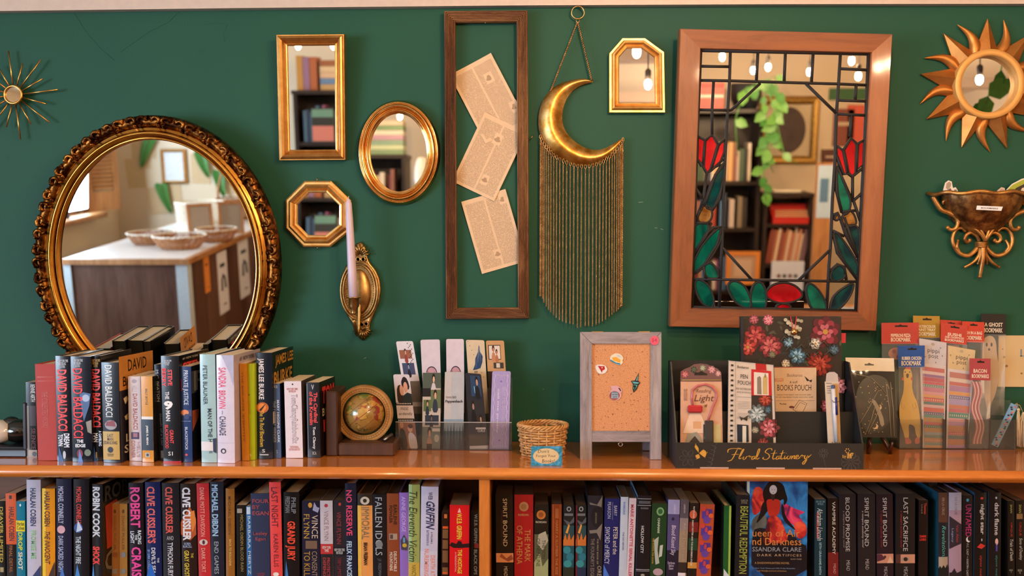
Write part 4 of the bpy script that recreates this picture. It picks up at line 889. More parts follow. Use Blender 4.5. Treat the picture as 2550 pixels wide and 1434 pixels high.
cutout('leaf_bookmark', 'large yellow-green and black patterned cutout bookmark leaning at the right of the wall pocket', 'bookmark', [(2498, 488), (2505, 474), (2520, 458), (2545, 445), (2575, 438), (2580, 488)], -.025, '#e3dccb',
       [([(2502, 484), (2507, 474), (2522, 460), (2546, 448), (2574, 441), (2574, 455), (2545, 460), (2530, 470), (2520, 482)], '#9fa832'), ([(2516, 484), (2530, 468), (2548, 459), (2575, 456), (2576, 484)], '#28221c'), ([(2536, 483), (2545, 468), (2552, 466), (2548, 483)], '#d9c9b4'), ([(2555, 483), (2558, 466), (2566, 464), (2566, 483)], '#c9a590')])
# tiny cup hook right of the tall frame
m = MB(); m.tube([(0, .001, 0), (0, -.012, 0), (.004, -.016, .004), (.006, -.012, .008)], .0012, BRASS, 6); p_ = W(1321, 347, 0)
hk = m.build('cup_hook', None, (p_.x, 0, p_.z)); tag(hk, 'tiny brass cup hook screwed in the wall just right of the tall frame', 'hook')
# ================================================================ books on the lower shelf
lo = dict(group=GL); ro = dict(group=GR)
def BL(label, kind, x0, x1, y0, xb, col, items=(), **o): return book(label, kind, x0, x1, y0, None, xb, col, items, group=GL, **o)
def BRt(label, kind, x0, x1, y0, xb, col, items=(), **o): return book(label, kind, x0, x1, y0, None, xb, col, items, group=GR, **o)
B1 = dict(bold=.02); B3 = dict(bold=.03); B0 = dict(bold=.0)
BL('black paperback cut by the left edge of the photo on the lower shelf', 'P', -8, 13, 1247, -7, '#131210', [T('DEAVER LIMITED', .35, .75, 1262, 1400, '#b5a03a'), ('r', .4, .8, 1412, 1424, '#9a8f6a')])
BL('orange-topped dark paperback, black lettering on the orange, left of the teal one', 'P', 14, 40, 1228, 17, '#1a120e', [('r', 0, 1, 1228, 1355, '#c4501c'), ('r', .35, .6, 1233, 1242, '#2a160e'), T('HARLAN COBEN', .3, .8, 1262, 1346, '#3a190c', **B1), T('FINAL DETAIL', .3, .6, 1358, 1425, '#9c5a2a')])
BL('narrow teal paperback with a yellow name block', 'P', 40, 62, 1248, 41, '#0d6f8c', [('e', .4, .6, 1254, 1261, '#cfd8d8'), ('r', 0, 1, 1296, 1323, '#d2c314'), Hh('Harlan\nCoben', .1, .92, 1299, 1319, '#26260c'), T('DROP', .25, .75, 1325, 1370, '#c3c832', **B3), T('SHOT', .25, .75, 1374, 1418, '#c9cdb4', **B3)])
BL('tall white hardcover with navy and pale green sans lettering', 'H', 66, 101, 1194, 68, '#b3b2c4', [T('HARLAN COBEN', .28, .68, 1215, 1309, '#232a52', **B3), T('PROMISE ME', .3, .66, 1320, 1391, '#78b07c', **B1), ('p', [(.4, 1434), (1, 1406), (1, 1434)], '#2a3560')], side='#8b8ca0')
BL('yellow and orange hardcover with dark italic lettering', 'H', 105, 137, 1216, 106, '#d28a1c', [('r', 0, .3, 1216, 1434, '#dbb41c'), T('HARLAN COBEN', .2, .62, 1224, 1310, '#42200c', **B1), T('THE INNOCENT', .2, .62, 1322, 1403, '#42200c', bold=.01, shear=.4), ('p', [(.5, 1434), (1, 1396), (1, 1434)], '#3a2210')], side='#2c1c12')
BL('dark navy hardcover with pale lettering and a pink disc at mid spine', 'H', 140, 178, 1192, 141, '#161a33', [T('MICHAEL CONNELLY', .15, .5, 1211, 1303, '#a9adc6', **B1), ('e', .08, .6, 1308, 1328, '#c79aa4'), T('DARK SACRED NIGHT', .15, .48, 1334, 1425, '#9da5c4', **B1), ('p', [(.25, 1434), (.4, 1408), (.55, 1434)], '#3f6db5')], side='#15130f')
BL('black hardcover, small red name above a blue splash', 'H', 183, 222, 1193, 184, '#0f1016', [T('MICHAEL CONNELLY', .2, .52, 1212, 1305, '#cf3c34', **B1), ('e', .05, .6, 1302, 1326, '#31508f'), ('p', [(.2, 1325), (.3, 1294), (.6, 1318), (.4, 1322)], '#b5c2da'), T('THE NIGHT FIRE', .15, .48, 1335, 1403, '#b8c6d2', **B1), ('p', [(.12, 1434), (.25, 1404), (.42, 1434)], '#3f7fc0')], side='#16130f')
BL('black hardcover with heavy silver capitals and a short red word, grey capitals on its cover', 'H', 229, 257, 1205, 229, '#121214', [T('ROBIN COOK', .08, .78, 1212, 1338, '#b9bcc2', bold=.04), T('SHOCK', .1, .76, 1360, 1406, '#d6382c', bold=.04), ('p', [(.05, 1434), (.15, 1404), (.25, 1434)], '#3f7fc0'), ('ct', 'ROBIN', .05, .95, 1212, 1252, '#4b4b4c', dict(bold=.02)), ('cp', [(.05, 1262), (.35, 1256), (.5, 1300), (.4, 1370), (.1, 1372)], '#b03a28'), ('ct', 'C', .05, .3, 1378, 1428, '#6d6256', dict(bold=.02))], side='#17130f', yaw=-.12)
for k, (a, b, c) in enumerate(((277, 296, '#a8743c'), (297, 317, '#b9863f'))):
    BL(('narrow tan paperback with a round emblem, left one of a pair before the pink lettering', 'narrow cream-gold paperback with a pale round emblem, right one of the pair')[k], 'P', a, b, 1254, a, c, [('e', .35, .65, 1268, 1278, '#6b4422'), T('DIANE FULLER', .35, .65, 1284, 1370, '#7d5530'), ('e', .2, .85, 1374, 1388, ('#8f5a2c', '#8d8f96')[k]), ('r', .2, .8, 1416, 1428, '#8a8a86')], Y=-.19)
BL('black hardcover with huge hot-pink lettering and small white title', 'H', 320, 356, 1202, 324, '#14121c', [T('ROBERT', .12, .8, 1213, 1313, '#cf3f86', bold=.03), T('RACING', .6, .85, 1320, 1354, '#c8d6de', **B1), T('THE', .42, .56, 1330, 1344, '#c8d6de', **B1), T('LIGHT', .1, .36, 1322, 1352, '#c8d6de', **B1), T('CRAIS', .14, .82, 1361, 1436, '#d0408c', bold=.03)], side='#171310')
BL('bright blue-black hardcover with outlined salmon capitals', 'H', 361, 399, 1200, 366, '#0c1d4e', [T('CLIVE CUSSLER\'S', .12, .66, 1211, 1352, '#d0605c', bold=.03), T('THE', .72, .85, 1388, 1400, '#c9ccd6'), T('DEVIL\'S SEA', .35, .62, 1363, 1428, '#c9ccd6', **B1), T('BY DIRK CUSSLER', .1, .25, 1368, 1420, '#7fa3d8'), ('p', [(.0, 1434), (.3, 1400), (.6, 1434)], '#1d5fb8')], side='#121422')
BL('black hardcover with salmon capitals above white ones, third from the pink-lettered book', 'H', 403, 446, 1202, 407, '#191a20', [T('CLIVE CUSSLER', .2, .62, 1212, 1328, '#c8524a', bold=.03), Hh('AND', .25, .65, 1334, 1344, '#9a9aa0'), T('TYPHOON FURY', .28, .6, 1350, 1434, '#b9bcc4', **B1)], side='#1c1714')
BL('fiery hardcover with big white capitals over an explosion and a yellow title', 'H', 449, 487, 1204, 454, '#241512', [('p', [(.0, 1300), (.6, 1260), (1, 1290), (1, 1330), (.6, 1345), (0, 1330)], '#a04a1c'), ('p', [(.55, 1275), (.9, 1270), (1, 1300), (.75, 1325)], '#c9742c'), T('CLIVE CUSSLER', .12, .66, 1213, 1345, '#ccd0d8', bold=.04), Hh('ROBIN\nBURCELL', .12, .7, 1350, 1363, '#8fa0c0'), T('THE', .62, .78, 1376, 1388, '#b9a43a'), T('GRAY GHOST', .18, .5, 1370, 1436, '#c8b23c', **B1)], side='#1d1410')
BL('red hardcover with cream serif lettering and an oval emblem', 'H', 489, 520, 1203, 495, '#b02b30', [T('DIANE MOTT DAVIDSON', .28, .62, 1214, 1335, '#d9a294', bold=-.002), ('e', .14, .82, 1342, 1357, '#c4b4b0'), ('e', .38, .6, 1344, 1355, '#4a2224'), T('DARK TORT', .28, .6, 1364, 1424, '#d9a294', bold=.0)], side='#1b1817')
BL('navy-black hardcover with bold pale blue capitals and a thin title below', 'H', 523, 556, 1199, 526, '#1a2130', [T('MICHAEL DIBDIN', .14, .6, 1206, 1334, '#8fb3d2', bold=.03), T('END GAMES', .28, .6, 1348, 1428, '#9aa6b4', bold=0)], side='#16120f')
BL('brown-gold book with a curling torn top edge, set between two dark spines', 'H', 562, 584, 1216, 563, '#8a5a22', [T('MICHAEL DIBDIN', .3, .6, 1235, 1330, '#5a3812'), T('BACK TO BOLOGNA', .4, .65, 1342, 1408, '#c9a45a')], side='#15110d')
BL('dark olive paperback with thin gold lettering, left of the light blue sliver', 'P', 588, 613, 1257, 590, '#14140f', [('r', .1, .6, 1266, 1277, '#8f8a7c'), T('MICHAEL DIBDIN BLOOD RAIN', .4, .7, 1281, 1422, '#7d6f42')])
BL('light blue narrow paperback tucked against the navy cloth book', 'P', 613, 626, 1260, 615, '#2864a0', [('r', .1, .8, 1262, 1280, '#b3c4d4'), T('BARBARA MERTZ', .3, .8, 1284, 1430, '#a9bccc')])
BL('wide navy cloth hardcover with dull red horizontal lettering', 'H', 624, 670, 1228, 627, '#141f42', [Hh('FOUR', .1, 1.0, 1242, 1252, '#92444c', **B1), Hh('BY', .1, .5, 1257, 1267, '#92444c', **B1), Hh('EGAN', .1, .98, 1272, 1282, '#92444c', **B1), Hh('Lesley', .12, .9, 1323, 1334, '#92444c'), Hh('Egan', .25, .8, 1337, 1347, '#92444c'), Hh('HARPER\nNOVEL', .3, .75, 1425, 1434, '#803c44')], rough=.75)
BL('tall coral red hardcover with thin dark capitals', 'H', 670, 699, 1200, 675, '#d24444', [T('LAST NIGHT', .18, .72, 1213, 1312, '#4a1c2c', bold=.0), T('KAREN ELLIS', .3, .68, 1329, 1411, '#53202c', bold=.0), ('e', .2, .7, 1424, 1434, '#d8cfc8')], side='#14110f')
BL('black hardcover with grey name lines and tall orange-red title', 'H', 706, 745, 1225, 707, '#101013', [T('PHILIP', .5, .8, 1238, 1278, '#6f747a', **B1), T('FRIEDMAN', .12, .42, 1236, 1276, '#6f747a', **B1), T('GRAND JURY', .1, .75, 1297, 1395, '#d8452c', bold=.03), ('p', [(.1, 1434), (.16, 1395), (.3, 1434)], '#3d6fb0'), ('cr', .3, .9, 1350, 1434, '#5a1c14')], side='#17110e')
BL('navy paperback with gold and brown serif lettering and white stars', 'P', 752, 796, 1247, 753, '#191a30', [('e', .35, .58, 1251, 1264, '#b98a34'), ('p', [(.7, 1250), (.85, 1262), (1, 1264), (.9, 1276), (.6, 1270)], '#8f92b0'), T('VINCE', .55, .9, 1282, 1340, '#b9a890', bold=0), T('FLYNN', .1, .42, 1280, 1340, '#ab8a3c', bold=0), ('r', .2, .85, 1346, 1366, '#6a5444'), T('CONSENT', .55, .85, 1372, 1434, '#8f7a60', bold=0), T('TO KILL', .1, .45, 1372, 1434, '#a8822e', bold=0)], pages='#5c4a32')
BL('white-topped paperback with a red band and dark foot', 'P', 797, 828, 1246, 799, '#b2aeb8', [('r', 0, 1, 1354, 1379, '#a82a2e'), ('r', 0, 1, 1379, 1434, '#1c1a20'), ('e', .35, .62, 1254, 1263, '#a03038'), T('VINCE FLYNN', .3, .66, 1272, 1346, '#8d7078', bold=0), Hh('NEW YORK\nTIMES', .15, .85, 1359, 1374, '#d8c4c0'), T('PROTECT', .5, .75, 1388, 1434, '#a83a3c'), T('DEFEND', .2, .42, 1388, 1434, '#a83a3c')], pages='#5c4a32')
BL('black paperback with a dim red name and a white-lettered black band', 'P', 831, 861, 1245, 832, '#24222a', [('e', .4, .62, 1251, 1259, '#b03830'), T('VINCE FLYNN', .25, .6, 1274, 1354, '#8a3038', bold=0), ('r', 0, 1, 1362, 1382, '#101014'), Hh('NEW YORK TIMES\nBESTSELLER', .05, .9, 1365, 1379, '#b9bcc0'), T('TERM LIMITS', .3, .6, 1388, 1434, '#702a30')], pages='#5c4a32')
BL('tall navy-black hardcover with pink-red capitals above pale blue ones', 'H', 859, 887, 1203, 862, '#101a30', [T('NO RESERVE', .1, .62, 1220, 1333, '#cf4464', bold=.02), T('FELIX FRANCIS', .1, .55, 1347, 1434, '#a9c4dc', **B1)], side='#13120f')
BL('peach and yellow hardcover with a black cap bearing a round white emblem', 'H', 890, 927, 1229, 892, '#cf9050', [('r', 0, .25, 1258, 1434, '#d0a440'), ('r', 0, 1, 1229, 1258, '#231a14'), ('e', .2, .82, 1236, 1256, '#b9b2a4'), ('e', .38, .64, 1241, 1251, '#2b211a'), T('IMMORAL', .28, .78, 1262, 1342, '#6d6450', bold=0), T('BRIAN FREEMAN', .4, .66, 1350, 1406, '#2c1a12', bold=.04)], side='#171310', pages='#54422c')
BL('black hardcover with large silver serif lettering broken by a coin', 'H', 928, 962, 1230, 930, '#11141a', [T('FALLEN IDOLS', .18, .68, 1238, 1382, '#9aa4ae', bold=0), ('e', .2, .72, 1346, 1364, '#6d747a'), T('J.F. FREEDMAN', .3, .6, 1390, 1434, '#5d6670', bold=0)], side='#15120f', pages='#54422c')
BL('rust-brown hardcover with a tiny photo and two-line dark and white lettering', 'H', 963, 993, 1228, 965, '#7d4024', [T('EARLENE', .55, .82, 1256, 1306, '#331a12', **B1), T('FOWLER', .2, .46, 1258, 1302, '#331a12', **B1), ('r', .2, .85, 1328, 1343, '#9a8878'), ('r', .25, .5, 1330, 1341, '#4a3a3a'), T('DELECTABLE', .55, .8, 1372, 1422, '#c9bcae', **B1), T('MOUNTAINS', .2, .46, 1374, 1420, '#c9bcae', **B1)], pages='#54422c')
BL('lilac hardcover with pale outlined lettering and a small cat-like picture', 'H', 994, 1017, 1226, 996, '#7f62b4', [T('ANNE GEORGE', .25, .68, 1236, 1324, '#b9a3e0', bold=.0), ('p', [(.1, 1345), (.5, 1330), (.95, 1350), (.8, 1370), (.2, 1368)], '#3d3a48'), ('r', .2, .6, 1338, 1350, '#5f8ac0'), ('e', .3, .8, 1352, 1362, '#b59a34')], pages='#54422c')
BL('tall yellow-green hardcover with dark italic lettering running full height', 'H', 1018, 1046, 1206, 1017, '#8d9c5a', [('r', 0, .3, 1206, 1400, '#8fb07a'), T('The Eleventh Victim', .05, .75, 1222, 1398, '#2c3520', bold=0, shear=.4), ('r', 0, 1, 1400, 1434, '#b49a44'), T('NANCY', .3, .7, 1406, 1434, '#6b5a20')], side='#1b1612')
BL('thick white-blue hardcover with bold navy italic capitals and a salmon title', 'H', 1049, 1092, 1211, 1046, '#b3b4cd', [T('WEB', .42, .66, 1225, 1244, '#2a2e4c'), T('GRIFFIN', .3, .8, 1248, 1316, '#22264a', bold=.02, shear=.5), T('BUTTERWORTH IV', .34, .48, 1320, 1358, '#4a5070'), T('& WILLIAM E.', .6, .7, 1324, 1354, '#4a5070'), ('r', 0, 1, 1372, 1434, '#b9b9cf'), T('DEATH AT', .6, .85, 1382, 1434, '#cf8478', **B1), T('NUREMBERG', .24, .5, 1366, 1434, '#cf8478', **B1)], side='#4a4248')
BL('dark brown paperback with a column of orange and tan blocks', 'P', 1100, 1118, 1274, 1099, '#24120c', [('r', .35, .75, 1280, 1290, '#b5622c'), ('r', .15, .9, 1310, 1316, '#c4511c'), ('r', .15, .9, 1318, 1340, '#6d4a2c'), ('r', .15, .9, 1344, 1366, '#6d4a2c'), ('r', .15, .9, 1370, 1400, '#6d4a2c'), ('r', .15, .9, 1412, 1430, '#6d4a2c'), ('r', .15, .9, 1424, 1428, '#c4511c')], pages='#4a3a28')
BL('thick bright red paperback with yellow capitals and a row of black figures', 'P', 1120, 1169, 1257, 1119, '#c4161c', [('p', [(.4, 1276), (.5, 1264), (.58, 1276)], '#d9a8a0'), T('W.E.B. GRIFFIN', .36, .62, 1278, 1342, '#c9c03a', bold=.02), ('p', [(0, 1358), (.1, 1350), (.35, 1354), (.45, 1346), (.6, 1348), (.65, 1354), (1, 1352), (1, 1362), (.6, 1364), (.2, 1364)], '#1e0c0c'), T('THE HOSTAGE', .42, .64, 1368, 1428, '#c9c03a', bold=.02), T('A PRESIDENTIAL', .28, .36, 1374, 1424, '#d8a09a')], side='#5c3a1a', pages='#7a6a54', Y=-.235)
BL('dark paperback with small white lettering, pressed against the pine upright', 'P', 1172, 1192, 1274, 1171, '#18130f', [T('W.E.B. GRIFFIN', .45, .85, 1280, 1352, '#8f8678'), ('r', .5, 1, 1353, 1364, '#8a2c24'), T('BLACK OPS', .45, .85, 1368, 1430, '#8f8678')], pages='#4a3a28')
# right bay
mead = lambda c='#b3a898': c
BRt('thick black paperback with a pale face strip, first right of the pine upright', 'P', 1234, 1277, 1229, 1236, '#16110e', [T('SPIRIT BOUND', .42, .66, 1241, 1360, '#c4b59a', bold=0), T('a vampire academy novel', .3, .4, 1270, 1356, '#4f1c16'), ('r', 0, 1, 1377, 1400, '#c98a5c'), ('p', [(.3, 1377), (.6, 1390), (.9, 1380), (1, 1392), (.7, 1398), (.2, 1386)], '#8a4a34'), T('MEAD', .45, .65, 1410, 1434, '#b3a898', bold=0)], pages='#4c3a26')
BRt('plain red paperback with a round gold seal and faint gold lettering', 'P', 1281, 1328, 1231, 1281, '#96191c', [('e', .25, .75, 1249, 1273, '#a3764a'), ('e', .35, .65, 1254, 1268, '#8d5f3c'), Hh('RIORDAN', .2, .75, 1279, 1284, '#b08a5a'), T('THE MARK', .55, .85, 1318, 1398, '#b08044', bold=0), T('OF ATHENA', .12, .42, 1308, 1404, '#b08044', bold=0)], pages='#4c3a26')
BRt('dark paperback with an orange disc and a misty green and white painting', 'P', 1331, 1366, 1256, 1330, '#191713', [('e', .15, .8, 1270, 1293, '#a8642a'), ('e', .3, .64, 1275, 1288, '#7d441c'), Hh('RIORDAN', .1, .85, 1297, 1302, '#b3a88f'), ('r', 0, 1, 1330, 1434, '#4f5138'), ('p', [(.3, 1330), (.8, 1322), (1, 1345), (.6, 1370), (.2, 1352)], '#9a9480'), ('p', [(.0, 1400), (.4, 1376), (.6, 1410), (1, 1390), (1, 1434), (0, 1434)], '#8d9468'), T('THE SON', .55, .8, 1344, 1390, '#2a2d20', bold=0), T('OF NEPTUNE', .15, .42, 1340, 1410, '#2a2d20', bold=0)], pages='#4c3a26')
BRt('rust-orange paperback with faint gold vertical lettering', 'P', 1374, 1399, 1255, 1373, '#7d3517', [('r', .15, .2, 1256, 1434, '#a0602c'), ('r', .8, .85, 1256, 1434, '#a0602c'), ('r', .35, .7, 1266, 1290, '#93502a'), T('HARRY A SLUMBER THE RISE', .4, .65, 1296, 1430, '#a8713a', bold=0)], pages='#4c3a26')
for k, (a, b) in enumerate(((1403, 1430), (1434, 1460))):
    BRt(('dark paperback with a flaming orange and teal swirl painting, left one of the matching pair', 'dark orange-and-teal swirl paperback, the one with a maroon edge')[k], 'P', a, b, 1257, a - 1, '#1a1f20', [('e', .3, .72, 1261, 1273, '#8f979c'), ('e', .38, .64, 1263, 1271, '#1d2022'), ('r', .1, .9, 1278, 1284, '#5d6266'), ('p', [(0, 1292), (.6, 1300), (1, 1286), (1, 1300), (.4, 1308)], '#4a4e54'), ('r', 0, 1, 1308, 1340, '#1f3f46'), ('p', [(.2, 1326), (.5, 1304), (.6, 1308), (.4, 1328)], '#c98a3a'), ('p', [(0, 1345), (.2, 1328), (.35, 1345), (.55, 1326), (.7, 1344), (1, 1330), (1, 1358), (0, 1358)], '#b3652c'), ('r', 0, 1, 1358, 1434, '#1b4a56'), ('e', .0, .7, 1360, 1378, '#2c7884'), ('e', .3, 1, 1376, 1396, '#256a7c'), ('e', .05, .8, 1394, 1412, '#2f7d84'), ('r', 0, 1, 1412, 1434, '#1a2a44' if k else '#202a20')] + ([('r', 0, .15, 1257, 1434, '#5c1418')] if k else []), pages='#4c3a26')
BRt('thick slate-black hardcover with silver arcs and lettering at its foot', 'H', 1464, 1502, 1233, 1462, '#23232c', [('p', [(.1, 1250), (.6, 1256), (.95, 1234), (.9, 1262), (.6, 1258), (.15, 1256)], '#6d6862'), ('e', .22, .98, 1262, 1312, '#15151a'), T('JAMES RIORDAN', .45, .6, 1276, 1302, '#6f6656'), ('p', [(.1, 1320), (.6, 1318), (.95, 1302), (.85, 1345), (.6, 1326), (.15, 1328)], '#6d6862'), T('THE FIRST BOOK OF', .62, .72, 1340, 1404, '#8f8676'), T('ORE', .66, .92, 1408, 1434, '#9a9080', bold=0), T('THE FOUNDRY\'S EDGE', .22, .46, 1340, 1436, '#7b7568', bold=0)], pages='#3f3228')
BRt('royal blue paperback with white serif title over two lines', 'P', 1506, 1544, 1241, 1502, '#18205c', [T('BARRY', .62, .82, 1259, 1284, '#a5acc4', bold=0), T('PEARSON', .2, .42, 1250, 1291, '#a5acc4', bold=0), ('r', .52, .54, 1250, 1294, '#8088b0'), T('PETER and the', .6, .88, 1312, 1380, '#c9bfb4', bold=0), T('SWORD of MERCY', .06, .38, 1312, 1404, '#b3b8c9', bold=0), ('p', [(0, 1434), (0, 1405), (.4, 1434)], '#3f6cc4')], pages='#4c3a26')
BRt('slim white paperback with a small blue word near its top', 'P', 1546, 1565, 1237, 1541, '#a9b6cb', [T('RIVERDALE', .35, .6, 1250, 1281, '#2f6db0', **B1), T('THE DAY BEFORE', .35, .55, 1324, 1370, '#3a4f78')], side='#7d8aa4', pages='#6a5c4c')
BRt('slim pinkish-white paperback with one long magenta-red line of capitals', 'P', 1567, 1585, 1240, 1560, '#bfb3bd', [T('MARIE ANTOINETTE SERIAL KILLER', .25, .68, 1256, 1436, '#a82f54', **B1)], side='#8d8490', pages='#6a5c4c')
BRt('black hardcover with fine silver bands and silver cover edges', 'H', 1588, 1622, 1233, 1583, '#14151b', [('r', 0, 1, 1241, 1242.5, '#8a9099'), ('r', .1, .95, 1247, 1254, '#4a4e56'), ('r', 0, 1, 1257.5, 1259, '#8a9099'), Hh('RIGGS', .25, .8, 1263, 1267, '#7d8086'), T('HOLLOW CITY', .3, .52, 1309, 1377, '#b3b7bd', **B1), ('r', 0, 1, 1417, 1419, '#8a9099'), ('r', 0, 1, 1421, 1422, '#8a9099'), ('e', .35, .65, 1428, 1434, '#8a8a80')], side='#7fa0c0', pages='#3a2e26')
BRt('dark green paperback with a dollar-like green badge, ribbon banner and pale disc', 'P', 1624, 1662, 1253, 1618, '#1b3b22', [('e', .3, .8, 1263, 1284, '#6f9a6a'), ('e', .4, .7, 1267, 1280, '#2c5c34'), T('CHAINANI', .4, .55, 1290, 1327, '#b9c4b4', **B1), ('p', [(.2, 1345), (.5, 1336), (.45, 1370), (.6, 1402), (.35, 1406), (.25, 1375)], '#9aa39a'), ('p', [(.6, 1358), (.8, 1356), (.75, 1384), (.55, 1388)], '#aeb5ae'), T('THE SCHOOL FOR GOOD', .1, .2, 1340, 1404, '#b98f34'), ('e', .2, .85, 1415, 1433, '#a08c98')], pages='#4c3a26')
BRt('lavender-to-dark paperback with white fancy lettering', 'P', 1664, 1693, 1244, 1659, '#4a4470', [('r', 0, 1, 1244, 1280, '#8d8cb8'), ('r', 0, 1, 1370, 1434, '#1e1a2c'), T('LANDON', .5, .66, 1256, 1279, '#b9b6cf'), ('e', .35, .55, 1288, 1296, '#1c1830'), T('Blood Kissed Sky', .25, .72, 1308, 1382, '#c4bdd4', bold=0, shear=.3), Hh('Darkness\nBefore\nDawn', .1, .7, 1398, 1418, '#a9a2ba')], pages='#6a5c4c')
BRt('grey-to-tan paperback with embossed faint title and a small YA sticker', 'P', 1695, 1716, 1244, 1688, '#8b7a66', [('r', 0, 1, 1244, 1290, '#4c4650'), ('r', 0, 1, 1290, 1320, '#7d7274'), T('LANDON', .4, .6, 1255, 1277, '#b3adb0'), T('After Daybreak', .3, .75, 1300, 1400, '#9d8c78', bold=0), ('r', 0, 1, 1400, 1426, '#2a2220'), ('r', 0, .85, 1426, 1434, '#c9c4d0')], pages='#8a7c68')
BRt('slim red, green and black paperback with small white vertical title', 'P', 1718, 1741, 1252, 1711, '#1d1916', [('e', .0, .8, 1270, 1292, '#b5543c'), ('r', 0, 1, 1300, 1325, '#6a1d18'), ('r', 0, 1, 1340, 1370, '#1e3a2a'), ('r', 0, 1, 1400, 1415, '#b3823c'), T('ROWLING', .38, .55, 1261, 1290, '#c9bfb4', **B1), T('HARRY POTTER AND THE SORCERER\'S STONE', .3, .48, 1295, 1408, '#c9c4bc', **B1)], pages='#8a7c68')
pk = [('r', .15, .85, 1268 + 42 * k, 1292 + 42 * k, '#4a3288') for k in range(4)] + [('e', .25, .75, 1286 + 42 * k, 1304 + 42 * k, '#5a3c90') for k in range(4)] + [('e', .05, .4, 1262 + 42 * k, 1274 + 42 * k, '#b53c34') for k in range(4)] + [('e', .6, .95, 1278 + 42 * k, 1290 + 42 * k, '#c4562c') for k in range(4)] + [('e', .4, .6, 1270 + 42 * k, 1284 + 42 * k, '#a83a4a') for k in range(4)]
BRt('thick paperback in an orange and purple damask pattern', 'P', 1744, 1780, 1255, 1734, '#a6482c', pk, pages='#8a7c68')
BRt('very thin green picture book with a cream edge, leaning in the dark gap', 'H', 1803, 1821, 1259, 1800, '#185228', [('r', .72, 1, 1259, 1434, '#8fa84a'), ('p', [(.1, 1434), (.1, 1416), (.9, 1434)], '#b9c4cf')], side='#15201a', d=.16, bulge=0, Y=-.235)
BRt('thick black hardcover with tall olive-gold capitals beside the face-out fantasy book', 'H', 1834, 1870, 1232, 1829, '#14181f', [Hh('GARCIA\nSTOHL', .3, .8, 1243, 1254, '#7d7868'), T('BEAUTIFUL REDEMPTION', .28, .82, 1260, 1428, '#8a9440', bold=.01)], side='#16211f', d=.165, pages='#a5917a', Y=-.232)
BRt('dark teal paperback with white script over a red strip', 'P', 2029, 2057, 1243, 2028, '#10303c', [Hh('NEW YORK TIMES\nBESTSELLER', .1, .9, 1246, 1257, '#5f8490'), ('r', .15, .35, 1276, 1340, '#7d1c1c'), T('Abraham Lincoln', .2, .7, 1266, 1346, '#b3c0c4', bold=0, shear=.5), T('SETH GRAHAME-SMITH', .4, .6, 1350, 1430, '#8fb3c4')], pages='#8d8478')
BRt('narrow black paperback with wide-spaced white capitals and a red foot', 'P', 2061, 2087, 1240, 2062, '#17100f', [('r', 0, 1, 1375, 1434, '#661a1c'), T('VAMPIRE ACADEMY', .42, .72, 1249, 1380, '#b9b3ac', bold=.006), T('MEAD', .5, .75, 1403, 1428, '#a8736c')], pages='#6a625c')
def mead_book(label, x0, x1, y0, xb, title, t1, script, eye, col='#1d1c21', mp=1395):
    it = [T(title, .38, .62, 1239, t1, '#a9a7a8', bold=0), T('a vampire academy novel', .2, .34, 1272, 1362, script, shear=.5, bold=0)]
    if eye == 1: it += [('r', 0, 1, 1379, 1402, '#b3806c'), ('p', [(0, 1379), (.3, 1380), (.5, 1392), (.2, 1396), (0, 1398)], '#4a2434'), ('e', .4, .56, 1383, 1390, '#3a2632'), ('p', [(.6, 1402), (.8, 1384), (1, 1402)], '#c4a088')]
    if eye == 2: it += [('r', .1, 1, 1380, 1402, '#b3826c'), ('e', .3, .7, 1386, 1398, '#8d8078'), ('e', .4, .62, 1387, 1397, '#2c1c18'), ('r', 0, .25, 1380, 1402, '#4a2c28')]
    it.append(T('MEAD', .42, .62, mp, mp + 26, '#8f8d90', bold=0))
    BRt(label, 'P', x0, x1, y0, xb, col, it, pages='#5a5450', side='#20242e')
mead_book('charcoal paperback whose title is the longer of two plain grey-lettered ones', 2089, 2131, 1230, 2090, 'BLOOD PROMISE', 1373, '#7d7476', 0)
mead_book('charcoal paperback with a white script line over its short plain title, no photo strip', 2136, 2179, 1230, 2137, 'SPIRIT BOUND', 1360, '#a9a5a8', 0, mp=1392)
mead_book('purplish paperback with red script and a photo strip of two eyes', 2182, 2223, 1230, 2184, 'SPIRIT BOUND', 1361, '#8a2420', 1, '#1f1620', 1411)
mead_book('wide black paperback with red script and a photo strip of a single eye', 2231, 2279, 1229, 2230, 'LAST SACRIFICE', 1372, '#8a2824', 2, '#18181c', 1411)
BRt('short black paperback with a two-line red block at mid spine', 'P', 2288, 2311, 1245, 2287, '#120f10', [T('Thomas', .55, .8, 1252, 1280, '#b33a30', **B1), T('Lloyd', .2, .42, 1256, 1278, '#6a6460'), Hh('DARK', .1, .85, 1332, 1338, '#c4302c', **B3), Hh('LORD', .1, .8, 1340, 1346, '#c4302c', **B3)], pages='#6a625c')
BRt('dark recessed book with a thin orange line, in shade beside the red block one', 'H', 2313, 2334, 1200, 2312, '#1a120e', [('r', .0, .12, 1280, 1374, '#8f4f1c')], Y=-.17, d=.14)
BRt('dark green-black hardcover with teal script and a tan castle scene at the foot', 'H', 2337, 2360, 1226, 2337, '#1a1e26', [('r', 0, 1, 1226, 1300, '#4a2f26'), T('DE LA CRUZ', .35, .6, 1239, 1282, '#8f8378'), T('Revelations', .35, .75, 1310, 1391, '#4f9a98', shear=.5, bold=0), ('r', 0, 1, 1386, 1414, '#9a8a7c'), ('p', [(0, 1414), (.1, 1408), (.3, 1414), (.5, 1406), (.7, 1414), (.9, 1404), (1, 1414), (1, 1434), (0, 1434)], '#14181c')], side='#1f4a5c', pages='#4a4440')
